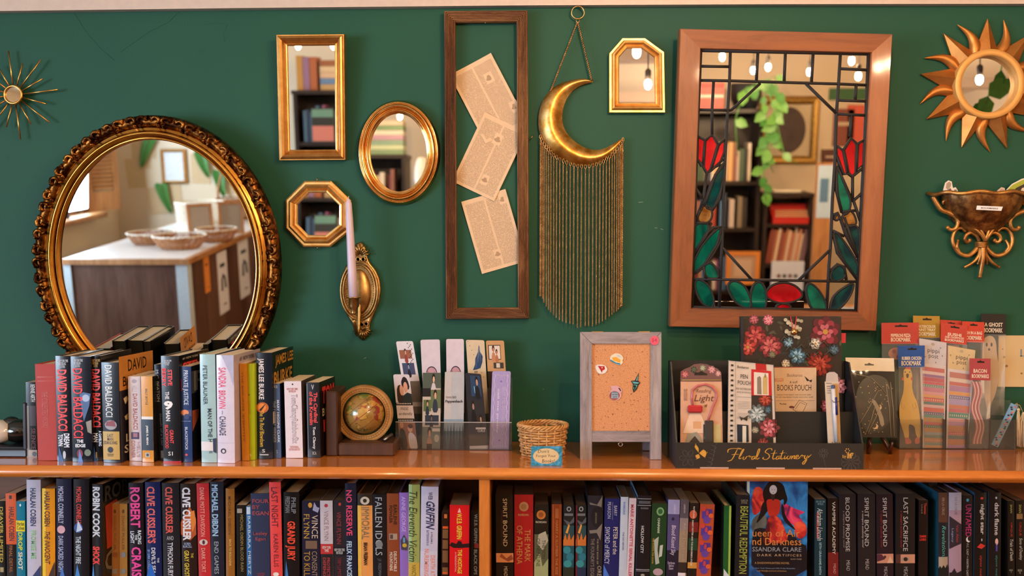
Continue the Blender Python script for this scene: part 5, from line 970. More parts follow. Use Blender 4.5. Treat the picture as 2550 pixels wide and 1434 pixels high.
BRt('lavender-pink hardcover crossed by a dark diagonal band', 'H', 2363, 2394, 1226, 2363, '#957f96', [('r', 0, 1, 1226, 1270, '#8f90a8'), T('DE LA CRUZ', .45, .62, 1238, 1281, '#5c5a70'), ('p', [(0, 1284), (1, 1306), (1, 1352), (0, 1366)], '#262230'), T('Van Alen', .55, .75, 1306, 1350, '#8a2c34'), T('Legacy', .15, .35, 1315, 1350, '#6a84a8'), ('p', [(0, 1425), (.2, 1424), (.4, 1414), (.6, 1426), (1, 1420), (1, 1434), (0, 1434)], '#1c1a22')], side='#a0a4bc', pages='#4a4440')
BRt('narrow black paperback with magenta capitals and a white crescent', 'P', 2397, 2422, 1233, 2396, '#131214', [('e', .35, .62, 1241, 1249, '#2f7fa8'), T('UNTAMED', .3, .85, 1256, 1336, '#a82c6c', bold=0), ('e', .35, .8, 1336, 1350, '#c4c4c8'), ('e', .5, .95, 1334, 1347, '#131214'), T('P.C. CAST + KRISTIN CAST', .4, .6, 1353, 1434, '#9a9a9c')], pages='#6a625c')
BRt('black hardcover with white lowercase title and a red leaf', 'H', 2427, 2457, 1226, 2425, '#101114', [('e', .45, .7, 1237, 1243, '#b8302c'), T('night star', .4, .8, 1255, 1330, '#b3b0b4', **B1), ('e', .55, .65, 1340, 1347, '#a9a9b4'), ('p', [(.2, 1362), (.5, 1352), (.9, 1358), (.6, 1366)], '#b8302c'), T('alyson noel', .4, .65, 1382, 1434, '#a03230')], side='#284a66', pages='#4a4440')
BRt('black hardcover with white lowercase title and a violet candle flame', 'H', 2462, 2493, 1226, 2461, '#101114', [('e', .5, .65, 1236, 1242, '#a9a9b4'), T('dark flame', .45, .8, 1251, 1332, '#a9a7ac', **B1), ('e', .5, .75, 1340, 1356, '#c9a3a0'), ('r', .55, .7, 1352, 1372, '#4a3c8c'), T('alyson noel', .5, .72, 1382, 1434, '#2f6a68')], side='#284a66', pages='#4a4440')
BRt('black paperback with white brush lettering, second from the right end', 'P', 2509, 2526, 1247, 2510, '#141210', [T('SHAN', .35, .65, 1256, 1277, '#8f8a4a'), T('CIRQUE', .35, .65, 1300, 1336, '#8a2c20', **B1), T('Trials of Death', .3, .75, 1342, 1396, '#b3b0a8', bold=0, shear=.4), Hh('BOOK\n5', .2, .7, 1417, 1426, '#8f8f8a')], pages='#6a5a44')
BRt('black paperback with white brush lettering at the right end of the row', 'P', 2529, 2550, 1246, 2530, '#141210', [T('SHAN', .35, .65, 1256, 1277, '#8f8a4a'), ('r', .1, .8, 1279, 1292, '#7a5c3a'), T('CIRQUE', .35, .65, 1300, 1334, '#8a2c20', **B1), T('Sons of Destiny', .3, .75, 1340, 1394, '#b3b0a8', bold=0, shear=.4), Hh('BOOK\n12', .2, .7, 1417, 1428, '#8f8f8a')], pages='#6a5a44')
# the face-out fantasy book
fq = W(1872, 1434, -.235); f0 = W(1842, 1200, -.235); f1 = W(2014, 1200, -.235); fr_ = W(2026, 1230, -.235)
QW = f1.x - fq.x + .004; QX = (fq.x + f1.x) / 2; QT = W(1930, 1197, -.235).z - .002; QH = QT - LB - .0005
qb = thing('fantasy_hardcover', 'face-out blue hardcover showing a dark-haired woman in a red gown', 'book', (QX - .004, -.235, LB + .0005), group=GR)
m = MB(); th = .040
def fx(px): return W(px, 1300, -.235).x - qb.location.x
def fz(py): return W(1930, py, -.235).z - qb.location.z
def nmat(name, stops, scale=9, dist=1.5, rough=.3, detail=4, seed=0):
    mm, nt, b = new_mat(name); tc = nt.nodes.new('ShaderNodeTexCoord'); n_ = nt.nodes.new('ShaderNodeTexNoise'); n_.inputs['Scale'].default_value = scale; n_.inputs['Detail'].default_value = detail; n_.inputs['Distortion'].default_value = dist
    mp = nt.nodes.new('ShaderNodeMapping'); mp.inputs['Location'].default_value = (seed, seed, seed); nt.links.new(tc.outputs['Object'], mp.inputs[0]); nt.links.new(mp.outputs[0], n_.inputs['Vector'])
    nt.links.new(ramp(nt, n_.outputs['Fac'], stops), b.inputs['Base Color']); b.inputs['Roughness'].default_value = rough; return mm
JK = nmat('storm_jacket', [(.32, '#101a30'), (.46, '#1a4e8c'), (.58, '#2f7fc0'), (.72, '#16325c')], 14, 1.5)
hw = QW / 2
m.box((-hw, 0, 0), (hw, .003, QH), JK); m.box((-hw, th - .003, 0), (hw, th, QH), M('#16243a', .35)); m.box((hw - .003, .003, 0), (hw, th - .003, QH), M('#1c4f8a', .35))
def fp(pts, c, e=.0003, sm=2):
    P = [(fx(a), fz(b)) for a, b in pts]
    for _ in range(sm): P = [q for i in range(len(P)) for q in ((P[i][0] * .75 + P[(i + 1) % len(P)][0] * .25, P[i][1] * .75 + P[(i + 1) % len(P)][1] * .25), (P[i][0] * .25 + P[(i + 1) % len(P)][0] * .75, P[i][1] * .25 + P[(i + 1) % len(P)][1] * .75))]
    P = [(min(max(x, -hw), hw), z) for x, z in P]
    m.add([(x, -e, z) for x, z in P], [list(range(len(P)))], M(c, .3) if isinstance(c, str) else c)
REDS = nmat('red_smoke', [(.3, '#3a1420'), (.5, '#b02a28'), (.7, '#d8563c')], 20, 2, seed=3); PINKS = nmat('pink_smoke', [(.3, '#5a1f4a'), (.5, '#c02c5a'), (.7, '#d9506c')], 20, 2, seed=5); GREYS = nmat('grey_smoke', [(.3, '#23262c'), (.6, '#5c5f5a'), (.8, '#3d4a52')], 16, 2, seed=8)
DKS = nmat('dark_smoke', [(.3, '#0d0c12'), (.6, '#171620'), (.8, '#27141a')], 16, 2, seed=9)
fp([(1872, 1215), (1895, 1210), (1905, 1240), (1898, 1270), (1872, 1290)], REDS, .0002); fp([(1872, 1290), (1905, 1270), (1912, 1310), (1880, 1330), (1872, 1320)], GREYS, .0002)
fp([(1950, 1250), (1970, 1262), (1985, 1268), (2008, 1275), (1985, 1282), (2004, 1300), (1975, 1310), (1960, 1290), (1945, 1285)], PINKS, .0002); fp([(1975, 1300), (2005, 1296), (2012, 1330), (1990, 1345), (1980, 1325)], REDS, .00022)
fp([(1872, 1320), (1900, 1312), (1930, 1330), (1975, 1326), (1990, 1350), (2014, 1360), (2014, 1436), (1872, 1436)], DKS, .00024, 1)
fp([(1912, 1200), (1920, 1196), (1935, 1198), (1950, 1206), (1955, 1225), (1962, 1245), (1950, 1262), (1952, 1240), (1940, 1248), (1922, 1248), (1908, 1262), (1900, 1240), (1898, 1222)], '#0c090c', .0003)
fp([(1898, 1250), (1912, 1245), (1918, 1262), (1902, 1285), (1880, 1308), (1892, 1280)], '#120d12', .00032); fp([(1945, 1250), (1952, 1262), (1955, 1285), (1975, 1310), (1985, 1322), (1960, 1306), (1946, 1285)], '#160c12', .00032)
fp([(1907, 1244), (1920, 1242), (1943, 1243), (1943, 1262), (1938, 1285), (1914, 1287), (1910, 1265)], '#a0281e', .00036); fp([(1914, 1284), (1938, 1284), (1952, 1310), (1968, 1352), (1900, 1352), (1908, 1310)], REDS, .00038); fp([(1908, 1310), (1916, 1290), (1918, 1352), (1896, 1354)], '#4a1216', .0004)
m.add([(fx(1924.5) + .0085 * cos(2 * pi * k / 20), -.00045, fz(1219) + .0105 * sin(2 * pi * k / 20)) for k in range(20)], [list(range(20))], M('#b3b0b4', .4)); fp([(1918, 1225), (1930, 1225), (1928, 1246), (1921, 1246)], '#2a1c1e', .00042)
for qx in (1921.5, 1928): fp([(qx - 1.6, 1219), (qx, 1217.6), (qx + 1.6, 1219), (qx, 1220)], '#2a1c1e', .0005, 1)
fp([(1922.5, 1226), (1927, 1226), (1925, 1228)], '#5a1c22', .0005, 1)
def ft(tx, x0, x1, y0, y1, c, e=.0006, **k):
    z0, z1 = fz(y0), fz(y1); text(m, tx, lambda u, v: (fx(x0) + (fx(x1) - fx(x0)) * u, -e, z1 + (z0 - z1) * v), M(c, .35), **k)
ft('ueen of Air', 1874, 1992, 1318, 1336, '#b9743a', bold=0); ft('nd Darkness', 1874, 1996, 1339, 1357, '#c07c3c', bold=0); ft('SSANDRA CLARE', 1874, 1996, 1362, 1373, '#8a8f98', bold=0); ft('DARK ARTIFICES', 1886, 1997, 1379, 1385, '#9a8468', sp=1.3); ft('BOOK THREE', 1970, 1997, 1390, 1393, '#8f8070'); ft('A SHADOWHUNTERS NOVEL', 1880, 1967, 1399, 1404, '#9a7a50'); ft('By New York Times and USA Today Bestseller', 1874, 1982, 1413, 1417, '#6d7f9c'); ft('Lady Midnight and Lord of Shadows', 1886, 1960, 1419, 1424, '#8f6f4a')
m.build('cover', qb); m = MB(); m.box((-hw + .002, .0032, .003), (hw - .0032, th - .0032, QH - .003), PAGEW); m.build('page_block', qb)
# ================================================================ things standing on the bookcase top
def stand(name, label, cat, px, py, rot=(0, 0, 0), group=None, z=SH):
    p = WZ(px, py, z); return thing(name, label, cat, (p.x, p.y, z), rot, group)
# black bookend at the far left
BKW = M('#1d1c24', .35, coat=.3)
p = WZ(40, 1139, SH); r = thing('black_bookend', 'black wooden bookend at the far left of the shelf, cut by the photo edge', 'bookend', (p.x, p.y, SH))
x1_ = W(66, 1100, p.y).x - p.x; h1 = W(60, 1003, p.y).z - SH; h2 = W(40, 1118, p.y).z - SH
m = MB(); m.bbox((x1_ - .20, 0, 0), (x1_, .115, h2), BKW, .003); m.bbox((x1_ - .20, .004, h2 - .001), (x1_ - .009, .111, h2 + .004), BKW, .002); m.build('base', r)
m = MB(); m.bbox((x1_ - .009, .0, h2 - .001), (x1_, .115, h1), BKW, .002); m.build('upright', r)
mo = thing('porcelain_bird', 'glossy black and cream ornament lying on the black bookend base', 'ornament', (p.x + x1_ - .066, p.y + .055, SH + h2 + .004))
m = MB(); m.sphere((-.026, -.010, .028), .028, M('#cfc4b8', .2, coat=.6), 24, sx=1.45, sy=1.1); m.build('body', mo)
m = MB(); m.sphere((.018, 0, .028), .028, M('#15120f', .12, coat=.8), 24, sx=1.35, sy=1.05); m.sphere((.0, .0, .044), .018, M('#15120f', .12, coat=.8), 16, sx=1.2, sy=1.0); m.build('head', mo)
# globe bookend
gx0, gy0 = 813, 1134
p = WZ(815, 1136, SH); DW = wood('dark_bookend_wood', '#2f1a10', '#51301c', axis='Z', scale=2, rough=.45)
r = thing('globe_bookend', 'dark wooden bookend holding a small antique-style globe inside a ring', 'bookend', (p.x, p.y, SH)); Yg = p.y
def lx(px, Y=Yg): return W(px, 1000, Y).x - r.location.x
def lz(py, Y=Yg): return W(900, py, Y).z - SH
m = MB(); m.bbox((lx(810), 0, 0), (lx(840), .10, lz(975)), DW, .003); m.build('upright', r)
m = MB(); m.bbox((lx(840) + .0003, 0, 0), (lx(982), .11, lz(1104)), DW, .004); m.build('base', r)
cg = W(908, 1029, Yg + .05); cgx, cgz = cg.x - r.location.x, cg.z - SH; RG = W(979, 1029, Yg + .05).x - cg.x; rg = W(961, 1029, Yg + .05).x - cg.x
def globe_map():
    mm, nt, b = new_mat('antique_globe_map'); tc = nt.nodes.new('ShaderNodeTexCoord')
    n_ = nt.nodes.new('ShaderNodeTexNoise'); n_.inputs['Scale'].default_value = 26; n_.inputs['Detail'].default_value = 6; n_.inputs['Roughness'].default_value = .6
    n2 = nt.nodes.new('ShaderNodeTexNoise'); n2.inputs['Scale'].default_value = 32; n2.inputs['Detail'].default_value = 2
    for q in (n_, n2): nt.links.new(tc.outputs['Object'], q.inputs['Vector'])
    land = ramp(nt, n2.outputs['Fac'], [(.36, '#5d6a34'), (.46, '#a9823c'), (.56, '#b98f44'), (.64, '#8a2f22')])
    r2 = nt.nodes.new('ShaderNodeValToRGB'); r2.color_ramp.elements[0].position = .485; r2.color_ramp.elements[1].position = .50; nt.links.new(n_.outputs['Fac'], r2.inputs[0])
    r3 = nt.nodes.new('ShaderNodeValToRGB'); e = r3.color_ramp.elements; e[0].position = .475; e[1].position = .49; q = e.new(.505); q.color = (0, 0, 0, 1); e[0].color = (0, 0, 0, 1); e[1].color = (1, 1, 1, 1); nt.links.new(n_.outputs['Fac'], r3.inputs[0])
    mx = nt.nodes.new('ShaderNodeMix'); mx.data_type = 'RGBA'; mx.inputs[6].default_value = lin('#8f6c34'); nt.links.new(r2.outputs[0], mx.inputs[0]); nt.links.new(land, mx.inputs[7])
    m2_ = nt.nodes.new('ShaderNodeMix'); m2_.data_type = 'RGBA'; m2_.inputs[7].default_value = lin('#4a2f16'); nt.links.new(r3.outputs[0], m2_.inputs[0]); nt.links.new(mx.outputs[2], m2_.inputs[6]); nt.links.new(m2_.outputs[2], b.inputs['Base Color'])
    b.inputs['Roughness'].default_value = .25; b.inputs['Coat Weight'].default_value = .6; return mm
m = MB(); ax = R(-35); m.sphere((cgx, .055, cgz), rg * .965, globe_map(), 48)
gb = m.build('globe', r)
m = MB()
for (a, b_) in ((R(38), 0), ):
    m.tube([(cgx + rg * .968 * cos(a) * cos(t), .055 - rg * .968 * sin(t), cgz + rg * .968 * sin(a) * cos(t)) for t in [pi * k / 40 for k in range(41)]], .0006, M('#8f2f24', .4), 5)
for la in (-.5, 0, .5):
    rr = rg * .968 * cos(la); ux, uz = cos(R(128)), sin(R(128))
    m.tube([(cgx + ux * rg * .968 * sin(la) + cos(R(38)) * rr * cos(t), .055 - rr * sin(t), cgz + uz * rg * .968 * sin(la) + sin(R(38)) * rr * cos(t)) for t in [pi * k / 40 for k in range(41)]], .0004, M('#5a3a1c', .4), 5)
m.build('meridian_lines', r)
m = MB(); RN = gold('globe_ring', '#a06c32', '#bd8a48', .4, 30, metal=.2); n = 64; sec = [(rg + .0005, .0), (rg + .0005, -.014), (RG, -.014), (RG, .0)]
vs = [(cgx + q * cos(2 * pi * k / n), .055 + y, cgz + q * sin(2 * pi * k / n)) for q, y in sec for k in range(n)]
m.add(vs, [(i * n + k, i * n + (k + 1) % n, ((i + 1) % 4) * n + (k + 1) % n, ((i + 1) % 4) * n + k) for i in range(4) for k in range(n)], RN, False)
for q in (rg + .0035, (rg + RG) / 2 + .001, RG - .0015): m.tube([(cgx + q * cos(2 * pi * k / n), .0408, cgz + q * sin(2 * pi * k / n)) for k in range(n)], .0004, M('#5a3a1c'), 5, closed=True)
for k in range(60):
    a = 2 * pi * k / 60; m.add([(cgx + q * cos(a + d_), .0407, cgz + q * sin(a + d_)) for q, d_ in ((rg + .004, -.008), (RG - .007, -.008), (RG - .007, .008), (rg + .004, .008))], [(0, 1, 2, 3)], M('#6d4a24'))
m.build('meridian_ring', r)
m = MB(); m.tube([(cgx + RG * .75, .02, lz(1104) + .004), (cgx + RG * .95, .05, lz(1104) + .012)], .004, M('#8a8a8c', .3, metal=1), 8); m.build('screw', r)

# ---- general flat printed card standing on the shelf
class Card:
    """a rounded card standing in a holder: drawn in photo pixels on its own plane, leaning back by TILT degrees"""
    def __init__(s, name, label, cat, quad, Y, tilt, th, col, group=None, rad=0, zb=None):
        c = [sum(q[i] for q in quad) / 4 for i in (0, 1)]; base = max(q[1] for q in quad)
        o = W(c[0], base, Y); s.M = Matrix.Translation(o) @ Matrix.Rotation(R(-tilt), 4, 'X'); s.I = s.M.inverted(); s.o = s.I @ CAM
        s.root = thing(name, label, cat, group=group, M4=s.M); s.m = MB(); s.e = .0; s.st = .00002; s.q = quad; s.th = th
        P = [s(*q) for q in quad]
        if rad: P = s.round(P, rad)
        s.P = P; s.m.prism([(x, 0, z) for x, z in P], [(x, th, z) for x, z in P], M(col, .3, coat=.3) if isinstance(col, str) else col)
    def __call__(s, px, py):
        d = s.I.to_3x3() @ ray(px, py); t = -s.o.y / d.y; p = s.o + d * t; return (p.x, p.z)
    def round(s, P, r, n=5):
        out = []
        for i in range(len(P)):
            a, b, c = Vector(P[i - 1]), Vector(P[i]), Vector(P[(i + 1) % len(P)]); u = (a - b).normalized(); v = (c - b).normalized(); p, q = b + u * r, b + v * r
            for k in range(n + 1):
                t = k / n; out.append(tuple(p * (1 - t) ** 2 + b * 2 * t * (1 - t) + q * t * t))
        return out
    def bil(s, u, v):
        q = s.q; x = (q[0][0] * (1 - u) + q[1][0] * u) * (1 - v) + (q[3][0] * (1 - u) + q[2][0] * u) * v; y = (q[0][1] * (1 - u) + q[1][1] * u) * (1 - v) + (q[3][1] * (1 - u) + q[2][1] * u) * v
        return s(x, y)
    def poly(s, pts, c, sm=0, uv=False, rough=.3):
        s.e += s.st; P = [(s.bil(*p) if uv else s(*p)) for p in pts]
        for _ in range(sm): P = [q for i in range(len(P)) for q in ((P[i][0] * .75 + P[(i + 1) % len(P)][0] * .25, P[i][1] * .75 + P[(i + 1) % len(P)][1] * .25), (P[i][0] * .25 + P[(i + 1) % len(P)][0] * .75, P[i][1] * .25 + P[(i + 1) % len(P)][1] * .75))]
        s.m.add([(x, -.0002 - s.e, z) for x, z in P], [list(range(len(P)))], M(c, rough) if isinstance(c, str) else c)
    def rect(s, u0, v0, u1, v1, c, rough=.3): s.poly([(u0, v0), (u1, v0), (u1, v1), (u0, v1)], c, 0, True, rough)
    def ell(s, u, v, ru, rv, c, n=20): s.poly([(u + ru * cos(2 * pi * k / n), v + rv * sin(2 * pi * k / n)) for k in range(n)], c, 0, True)
    def line(s, pts, w, c, uv=True):
        s.e += s.st; P = [(s.bil(*p) if uv else s(*p)) for p in pts]; s.m.tube([(x, -.0002 - s.e, z) for x, z in P], w, M(c, .35), 6, flat=1)
    def text(s, tx, u0, v0, u1, v1, c, rot=False, **k):
        s.e += s.st; mat = M(c, .4)
        def fn(u, v):
            a = s.bil(u0 + (u1 - u0) * u, v1 + (v0 - v1) * v) if not rot else s.bil(u0 + (u1 - u0) * v, v0 + (v1 - v0) * u)
            return (a[0], -.0002 - s.e, a[1])
        text(s.m, tx, fn, mat, **k)
    def person(s, u, v, sc, hair, skin, cloth):
        """small bust printed on the card"""
        s.poly([(u - .22 * sc, v + .30 * sc), (u - .15 * sc, v + .10 * sc), (u, v + .06 * sc), (u + .16 * sc, v + .11 * sc), (u + .23 * sc, v + .30 * sc)], cloth, 1, True)
        s.ell(u, v - .02 * sc, .13 * sc, .080 * sc, hair, 14); s.ell(u + .01 * sc, v + .01 * sc, .085 * sc, .058 * sc, skin, 14)
    def done(s, part='card'):
        s.m.build(part, s.root); return s.root

CLR = clear('clear_acrylic', '#fefefe', .03, .03, .02); RIMC = clear('acrylic_cut_edge', '#dfe6ea', .15, .12, .4)
# ---- acrylic holder with ten bookmarks
HX0, HX1 = 985, 1274
Yh = WZ(1120, 1121, SH).y
p = W(1130, 1121, Yh); hold = thing('acrylic_bookmark_holder', 'clear two-tier acrylic rack of ten bookmarks between globe and wicker basket', 'display rack', (p.x, Yh, SH))
def hx(px, Y=Yh): return W(px, 1060, Y).x - p.x
a, b = hx(HX0), hx(HX1); zf = W(1130, 1052, Yh).z - SH; zbk = W(1130, 965, Yh + .05).z - SH; t_ = .0018
cols = [a + (b - a) * k / 5 for k in range(6)]
m = MB(); m.box((a, 0, 0), (b, t_, zf), CLR); m.build('front_panel', hold); m = MB(); m.box((a, -.0002, zf), (b, t_ + .0002, zf + .0015), RIMC); m.build('cut_edge', hold)
m = MB(); m.box((a, .045, t_), (b, .045 + t_, zbk), CLR); m.build('middle_panel', hold)
m = MB(); m.box((a, .090, t_), (b, .090 + t_, zbk + .02), CLR); m.build('back_panel', hold)
m = MB(); m.box((a, t_, 0), (b, .09 + t_, t_), CLR); m.build('floor_panel', hold)
for c_ in cols:
    m = MB(); q = c_ - t_ / 2
    m.prism([(q, t_, t_), (q, t_, zf * .98), (q, .045, zf * .98), (q, .0451, zbk), (q, .09, zbk), (q, .09, t_)], [(q + t_, t_, t_), (q + t_, t_, zf * .98), (q + t_, .045, zf * .98), (q + t_, .0451, zbk), (q + t_, .09, zbk), (q + t_, .09, t_)], CLR); m.build('divider', hold)
Y1, Y2 = Yh + .012, Yh + .058
def bm(label, quad, Y, col, tilt=3): return Card('bookmark', label, 'bookmark', quad, Y, tilt, .0012, col, 'bookmarks in the acrylic rack', rad=.005)
c = bm('back-row photo collage bookmark in black and white at the left of the rack', [(986, 850), (1028, 849), (1058, 1030), (1014, 1030)], Y2, '#cfcbd2')
c.rect(.1, .12, .8, .24, '#8c5a48'); c.person(.45, .15, .5, '#2c1c18', '#c99a80', '#8a3a34'); c.rect(.15, .3, .85, .46, '#3c4668'); c.person(.5, .35, .5, '#15161c', '#8d93ac', '#1c1f2c'); c.rect(.0, .55, 1, 1, '#6a625c'); c.person(.3, .65, .7, '#1f1815', '#b39a88', '#4a4a44'); c.rect(.0, .84, 1, .9, '#c4c0c4')
for k in range(14): c.ell(.65 + .25 * ((k * 37) % 10) / 10, .03 + .02 * k, .03, .008, '#25252c', 6)
c.done()
for k, (q, lb) in enumerate((([(1047, 846), (1095, 845), (1100, 1030), (1056, 1030)], 'back-row plain pale lilac bookmark with a pink gem shape, the left one of two'), ([(1111, 844), (1155, 844), (1157, 1030), (1113, 1030)], 'back-row plain pale lilac bookmark with a pink gem shape, the right one of two'))):
    c = bm(lb, q, Y2, '#c9bfcb'); c.ell(.52, .46, .3, .10, '#3a2c40'); c.ell(.52, .465, .26, .09, '#b98f9c'); c.line([(.3, .42), (.5, .5), (.7, .43)], .0004, '#3a2c40'); c.done()
c = bm('back-row cream bookmark with a navy bat wing and small dots', [(1160, 846), (1206, 847), (1217, 1030), (1172, 1030)], Y2, '#c8b79c')
c.poly([(.68, .06), (.74, .16), (.86, .22), (.82, .3), (.7, .38), (.5, .40), (.28, .41), (.42, .33), (.45, .25), (.62, .16)], '#1f3f66', 0, True)
for q in ((.60, .30), (.74, .28), (.45, .38)): c.line([(.72, .08), q], .0003, '#8fa0b8')
for k in range(16): c.ell(.1 + .8 * ((k * 53) % 17) / 17, .02 + .06 * k, .022, .006, '#4a4c44', 6)
c.text('to hell', .35, .42, .6, .5, '#20222a', rot=True); c.done()
c = bm('back-row tan bookmark with a framed photo of a couple, at the right of the rack', [(1210, 848), (1255, 848), (1266, 1030), (1220, 1030)], Y2, '#b98f64')
c.rect(.1, .06, .78, .26, '#1d1614'); c.rect(.14, .07, .75, .25, '#cfc4bc'); c.person(.38, .12, .55, '#20130f', '#b9785c', '#b57c5c'); c.person(.55, .16, .45, '#2a1814', '#b9785c', '#a86a4c'); c.rect(.35, .3, .9, .38, '#3c3430'); c.rect(.5, .31, .7, .37, '#c9c0b4'); c.rect(0, .42, 1, 1, '#2a1c18'); c.done()
# front row
c = bm('front-row bookmark with a couple in a close embrace above a film strip reading most ardently', [(979, 932), (1019, 932), (1041, 1120), (998, 1120)], Y1, '#c2b9bf')
c.poly([(.1, .32), (.15, .16), (.4, .13), (.5, .24), (.45, .38), (.15, .38)], '#2a1c1a', 1, True); c.poly([(.4, .12), (.6, .02), (.85, .06), (.95, .2), (.6, .2)], '#191317', 1, True); c.ell(.42, .21, .12, .07, '#c29078'); c.ell(.68, .17, .13, .07, '#c4917a'); c.poly([(.35, .38), (.5, .28), (.75, .24), (1, .26), (1, .38)], '#1d2a30', 0, True)
c.rect(0, .375, 1, .41, '#141418'); [c.rect(.04 + .1 * k, .38, .10 + .1 * k, .395, '#c9c6cc') for k in range(9)]; c.text('most', .25, .43, .7, .475, '#4a4850', bold=0, shear=.3); c.text('ardently', .12, .50, .92, .55, '#4a4850', bold=0, shear=.3); c.rect(0, .585, 1, .625, '#141418'); [c.rect(.04 + .1 * k, .60, .10 + .1 * k, .615, '#c9c6cc') for k in range(9)]
c.rect(0, .63, 1, 1, '#8a5c44'); c.poly([(.02, 1), (.0, .78), (.15, .70), (.4, .76), (.45, 1)], '#1f1814', 1, True); c.ell(.2, .67, .12, .04, '#b58a74'); c.poly([(.55, 1), (.5, .84), (.6, .76), (.85, .78), (1, .86), (1, 1)], '#c9c4d0', 1, True); c.ell(.68, .72, .14, .045, '#c99a82'); c.ell(.72, .685, .15, .03, '#4a2c20'); c.done()
c = bm('front-row collage bookmark of small photos of a dark-haired man', [(1053, 928), (1098, 928), (1096, 1120), (1051, 1120)], Y1, '#b3a89c')
c.rect(0, 0, 1, .2, '#4a554c'); c.person(.6, .08, .7, '#20150f', '#c9a48c', '#b9b4b8'); c.rect(0, .2, .45, .31, '#1f1c1c'); c.rect(.45, .22, 1, .46, '#5d6a4a'); c.person(.7, .29, .75, '#2a1a12', '#c29a80', '#2c3440'); c.rect(.05, .35, .48, .5, '#55643c'); c.person(.27, .4, .5, '#2a1a12', '#c29a80', '#26303e'); c.rect(.15, .55, .9, .68, '#2c3440'); c.person(.5, .59, .5, '#16100e', '#6d5a50', '#1c2028'); c.rect(0, .7, 1, 1, '#6a7064'); c.person(.4, .78, .8, '#1d120e', '#b98a70', '#a87c64'); c.rect(.25, .92, .55, 1, '#241c1a'); c.rect(.55, .72, .98, .76, '#c4bcb4'); c.ell(.8, .85, .14, .05, '#a8a294'); c.done()
c = bm('front-row misty grey bookmark with a dark pine forest at its foot', [(1108, 926), (1156, 926), (1154, 1122), (1104, 1122)], Y1, '#a9adb4')
c.rect(0, .0, .35, .6, '#b3b0b0'); c.rect(0, .6, 1, .75, '#7f93a4'); c.rect(0, .75, 1, 1, '#3f5f68')
for k in range(7):
    x_ = .06 + .15 * k; h_ = .1 + .1 * ((k * 5) % 4) / 4; c.poly([(x_, .80 - h_), (x_ + .06, .86), (x_ + .09, 1), (x_ - .09, 1), (x_ - .06, .86)], ('#1f3440', '#274a54', '#1c2f3c')[k % 3], 0, True)
c.text('donna faith', .08, .30, .6, .335, '#3a3c42', bold=0); c.text('Pappenbach', .05, .355, .93, .40, '#1c1e24', bold=.03, shear=.3); c.done()
c = bm('front-row dark blue collage bookmark of a young man', [(1158, 928), (1198, 931), (1217, 1118), (1170, 1120)], Y1, '#1c2230')
c.rect(.3, .03, .9, .3, '#223f60'); c.person(.68, .11, .75, '#15100e', '#a9867a', '#12141c'); c.line([(.5, .17), (.52, .26)], .0009, '#7fc4e8'); c.rect(.05, .36, .95, .54, '#26282c'); c.person(.35, .43, .7, '#15100e', '#9a766a', '#101218'); c.rect(.5, .55, 1, .7, '#2c2622'); c.person(.72, .6, .6, '#15100e', '#a07e70', '#101218'); c.rect(.4, .71, .95, .735, '#c9c8cc'); c.rect(.45, .735, 1, .78, '#3a3c44'); c.text('CURLE', .5, .74, .9, .77, '#c9c8cc'); c.rect(0, .79, 1, 1, '#3a3834'); c.rect(0, .95, 1, 1, '#b9b6ba'); c.done()
c = bm('front-row lavender striped bookmark with a wavy white border at the right end', [(1226, 924), (1272, 924), (1267, 1122), (1218, 1122)], Y1, '#9a90c4')
for k in range(11): c.rect(.06 + .085 * k, .01, .09 + .085 * k, .99, '#aaa0cf')
for s_ in (.16, .84): c.line([(s_ + .03 * sin(k * 1.3), .04 + .92 * k / 40) for k in range(41)], .0006, '#d2cce0')
for v in (.05, .94): c.line([(.16 + .68 * k / 12, v + (.015 if k % 2 else -.005)) for k in range(13)], .0006, '#d2cce0')
c.text('BUY ME BOOKS AND', .60, .2, .74, .8, '#b9a8c4', rot=True, bold=0); c.text('call me pretty', .30, .22, .44, .78, '#cfc4d4', rot=True, bold=.02); c.ell(.5, .13, .06, .012, '#7a66b4'); c.ell(.5, .87, .06, .012, '#7a66b4'); c.done()

# ---- small wicker basket and its sign
BW1 = gold('split_willow', '#a8713a', '#d2a468', .55, 70, .2, metal=0); p0 = WZ(1352, 1142, SH)
rb = (W(1409, 1062, p0.y + .05).x - W(1291, 1062, p0.y + .05).x) / 2; HB = W(1350, 1058, p0.y + .05).z - SH
bsk = thing('wicker_basket', 'small squat oval basket woven of split willow, behind the hand-lettered card', 'basket', (p0.x, p0.y + rb * .8, SH))
def brad(t): return rb * (.86 + .14 * t)
m = MB(); rows = 11; nst = 18
for k in range(rows):
    z = .003 + (HB - .008) * k / (rows - 1); n = nst * 6; ph = pi * (k % 2)
    m.tube([((brad(k / (rows - 1)) + .0024 * cos(nst / 2 * a + ph)) * cos(a), (brad(k / (rows - 1)) + .0024 * cos(nst / 2 * a + ph)) * sin(a) * .80, z + .0006 * sin(3 * a + k)) for a in [2 * pi * j / n for j in range(n)]], .0027, BW1, 6, closed=True)
m.lathe([(0, .0012), (rb * .84, .0012), (rb * .84, .003), (0, .003)], BW1, 32, Matrix.Diagonal((1, .8, 1, 1))); m.build('woven_wall', bsk)
for j in range(nst):
    a = 2 * pi * j / nst; m = MB(); m.tube([(brad(t / 5) * cos(a), brad(t / 5) * sin(a) * .8, HB * t / 5) for t in range(6)], .0022, BW1, 6); m.build('stake', bsk)
m = MB()
for ph in (0, 2 * pi / 3, 4 * pi / 3):
    m.tube([((rb + .0035 * cos(11 * a + ph)) * cos(a), (rb + .0035 * cos(11 * a + ph)) * sin(a) * .8, HB + .001 + .0035 * sin(11 * a + ph)) for a in [2 * pi * j / 110 for j in range(110)]], .0027, BW1, 6, closed=True)
m.build('braided_rim', bsk)
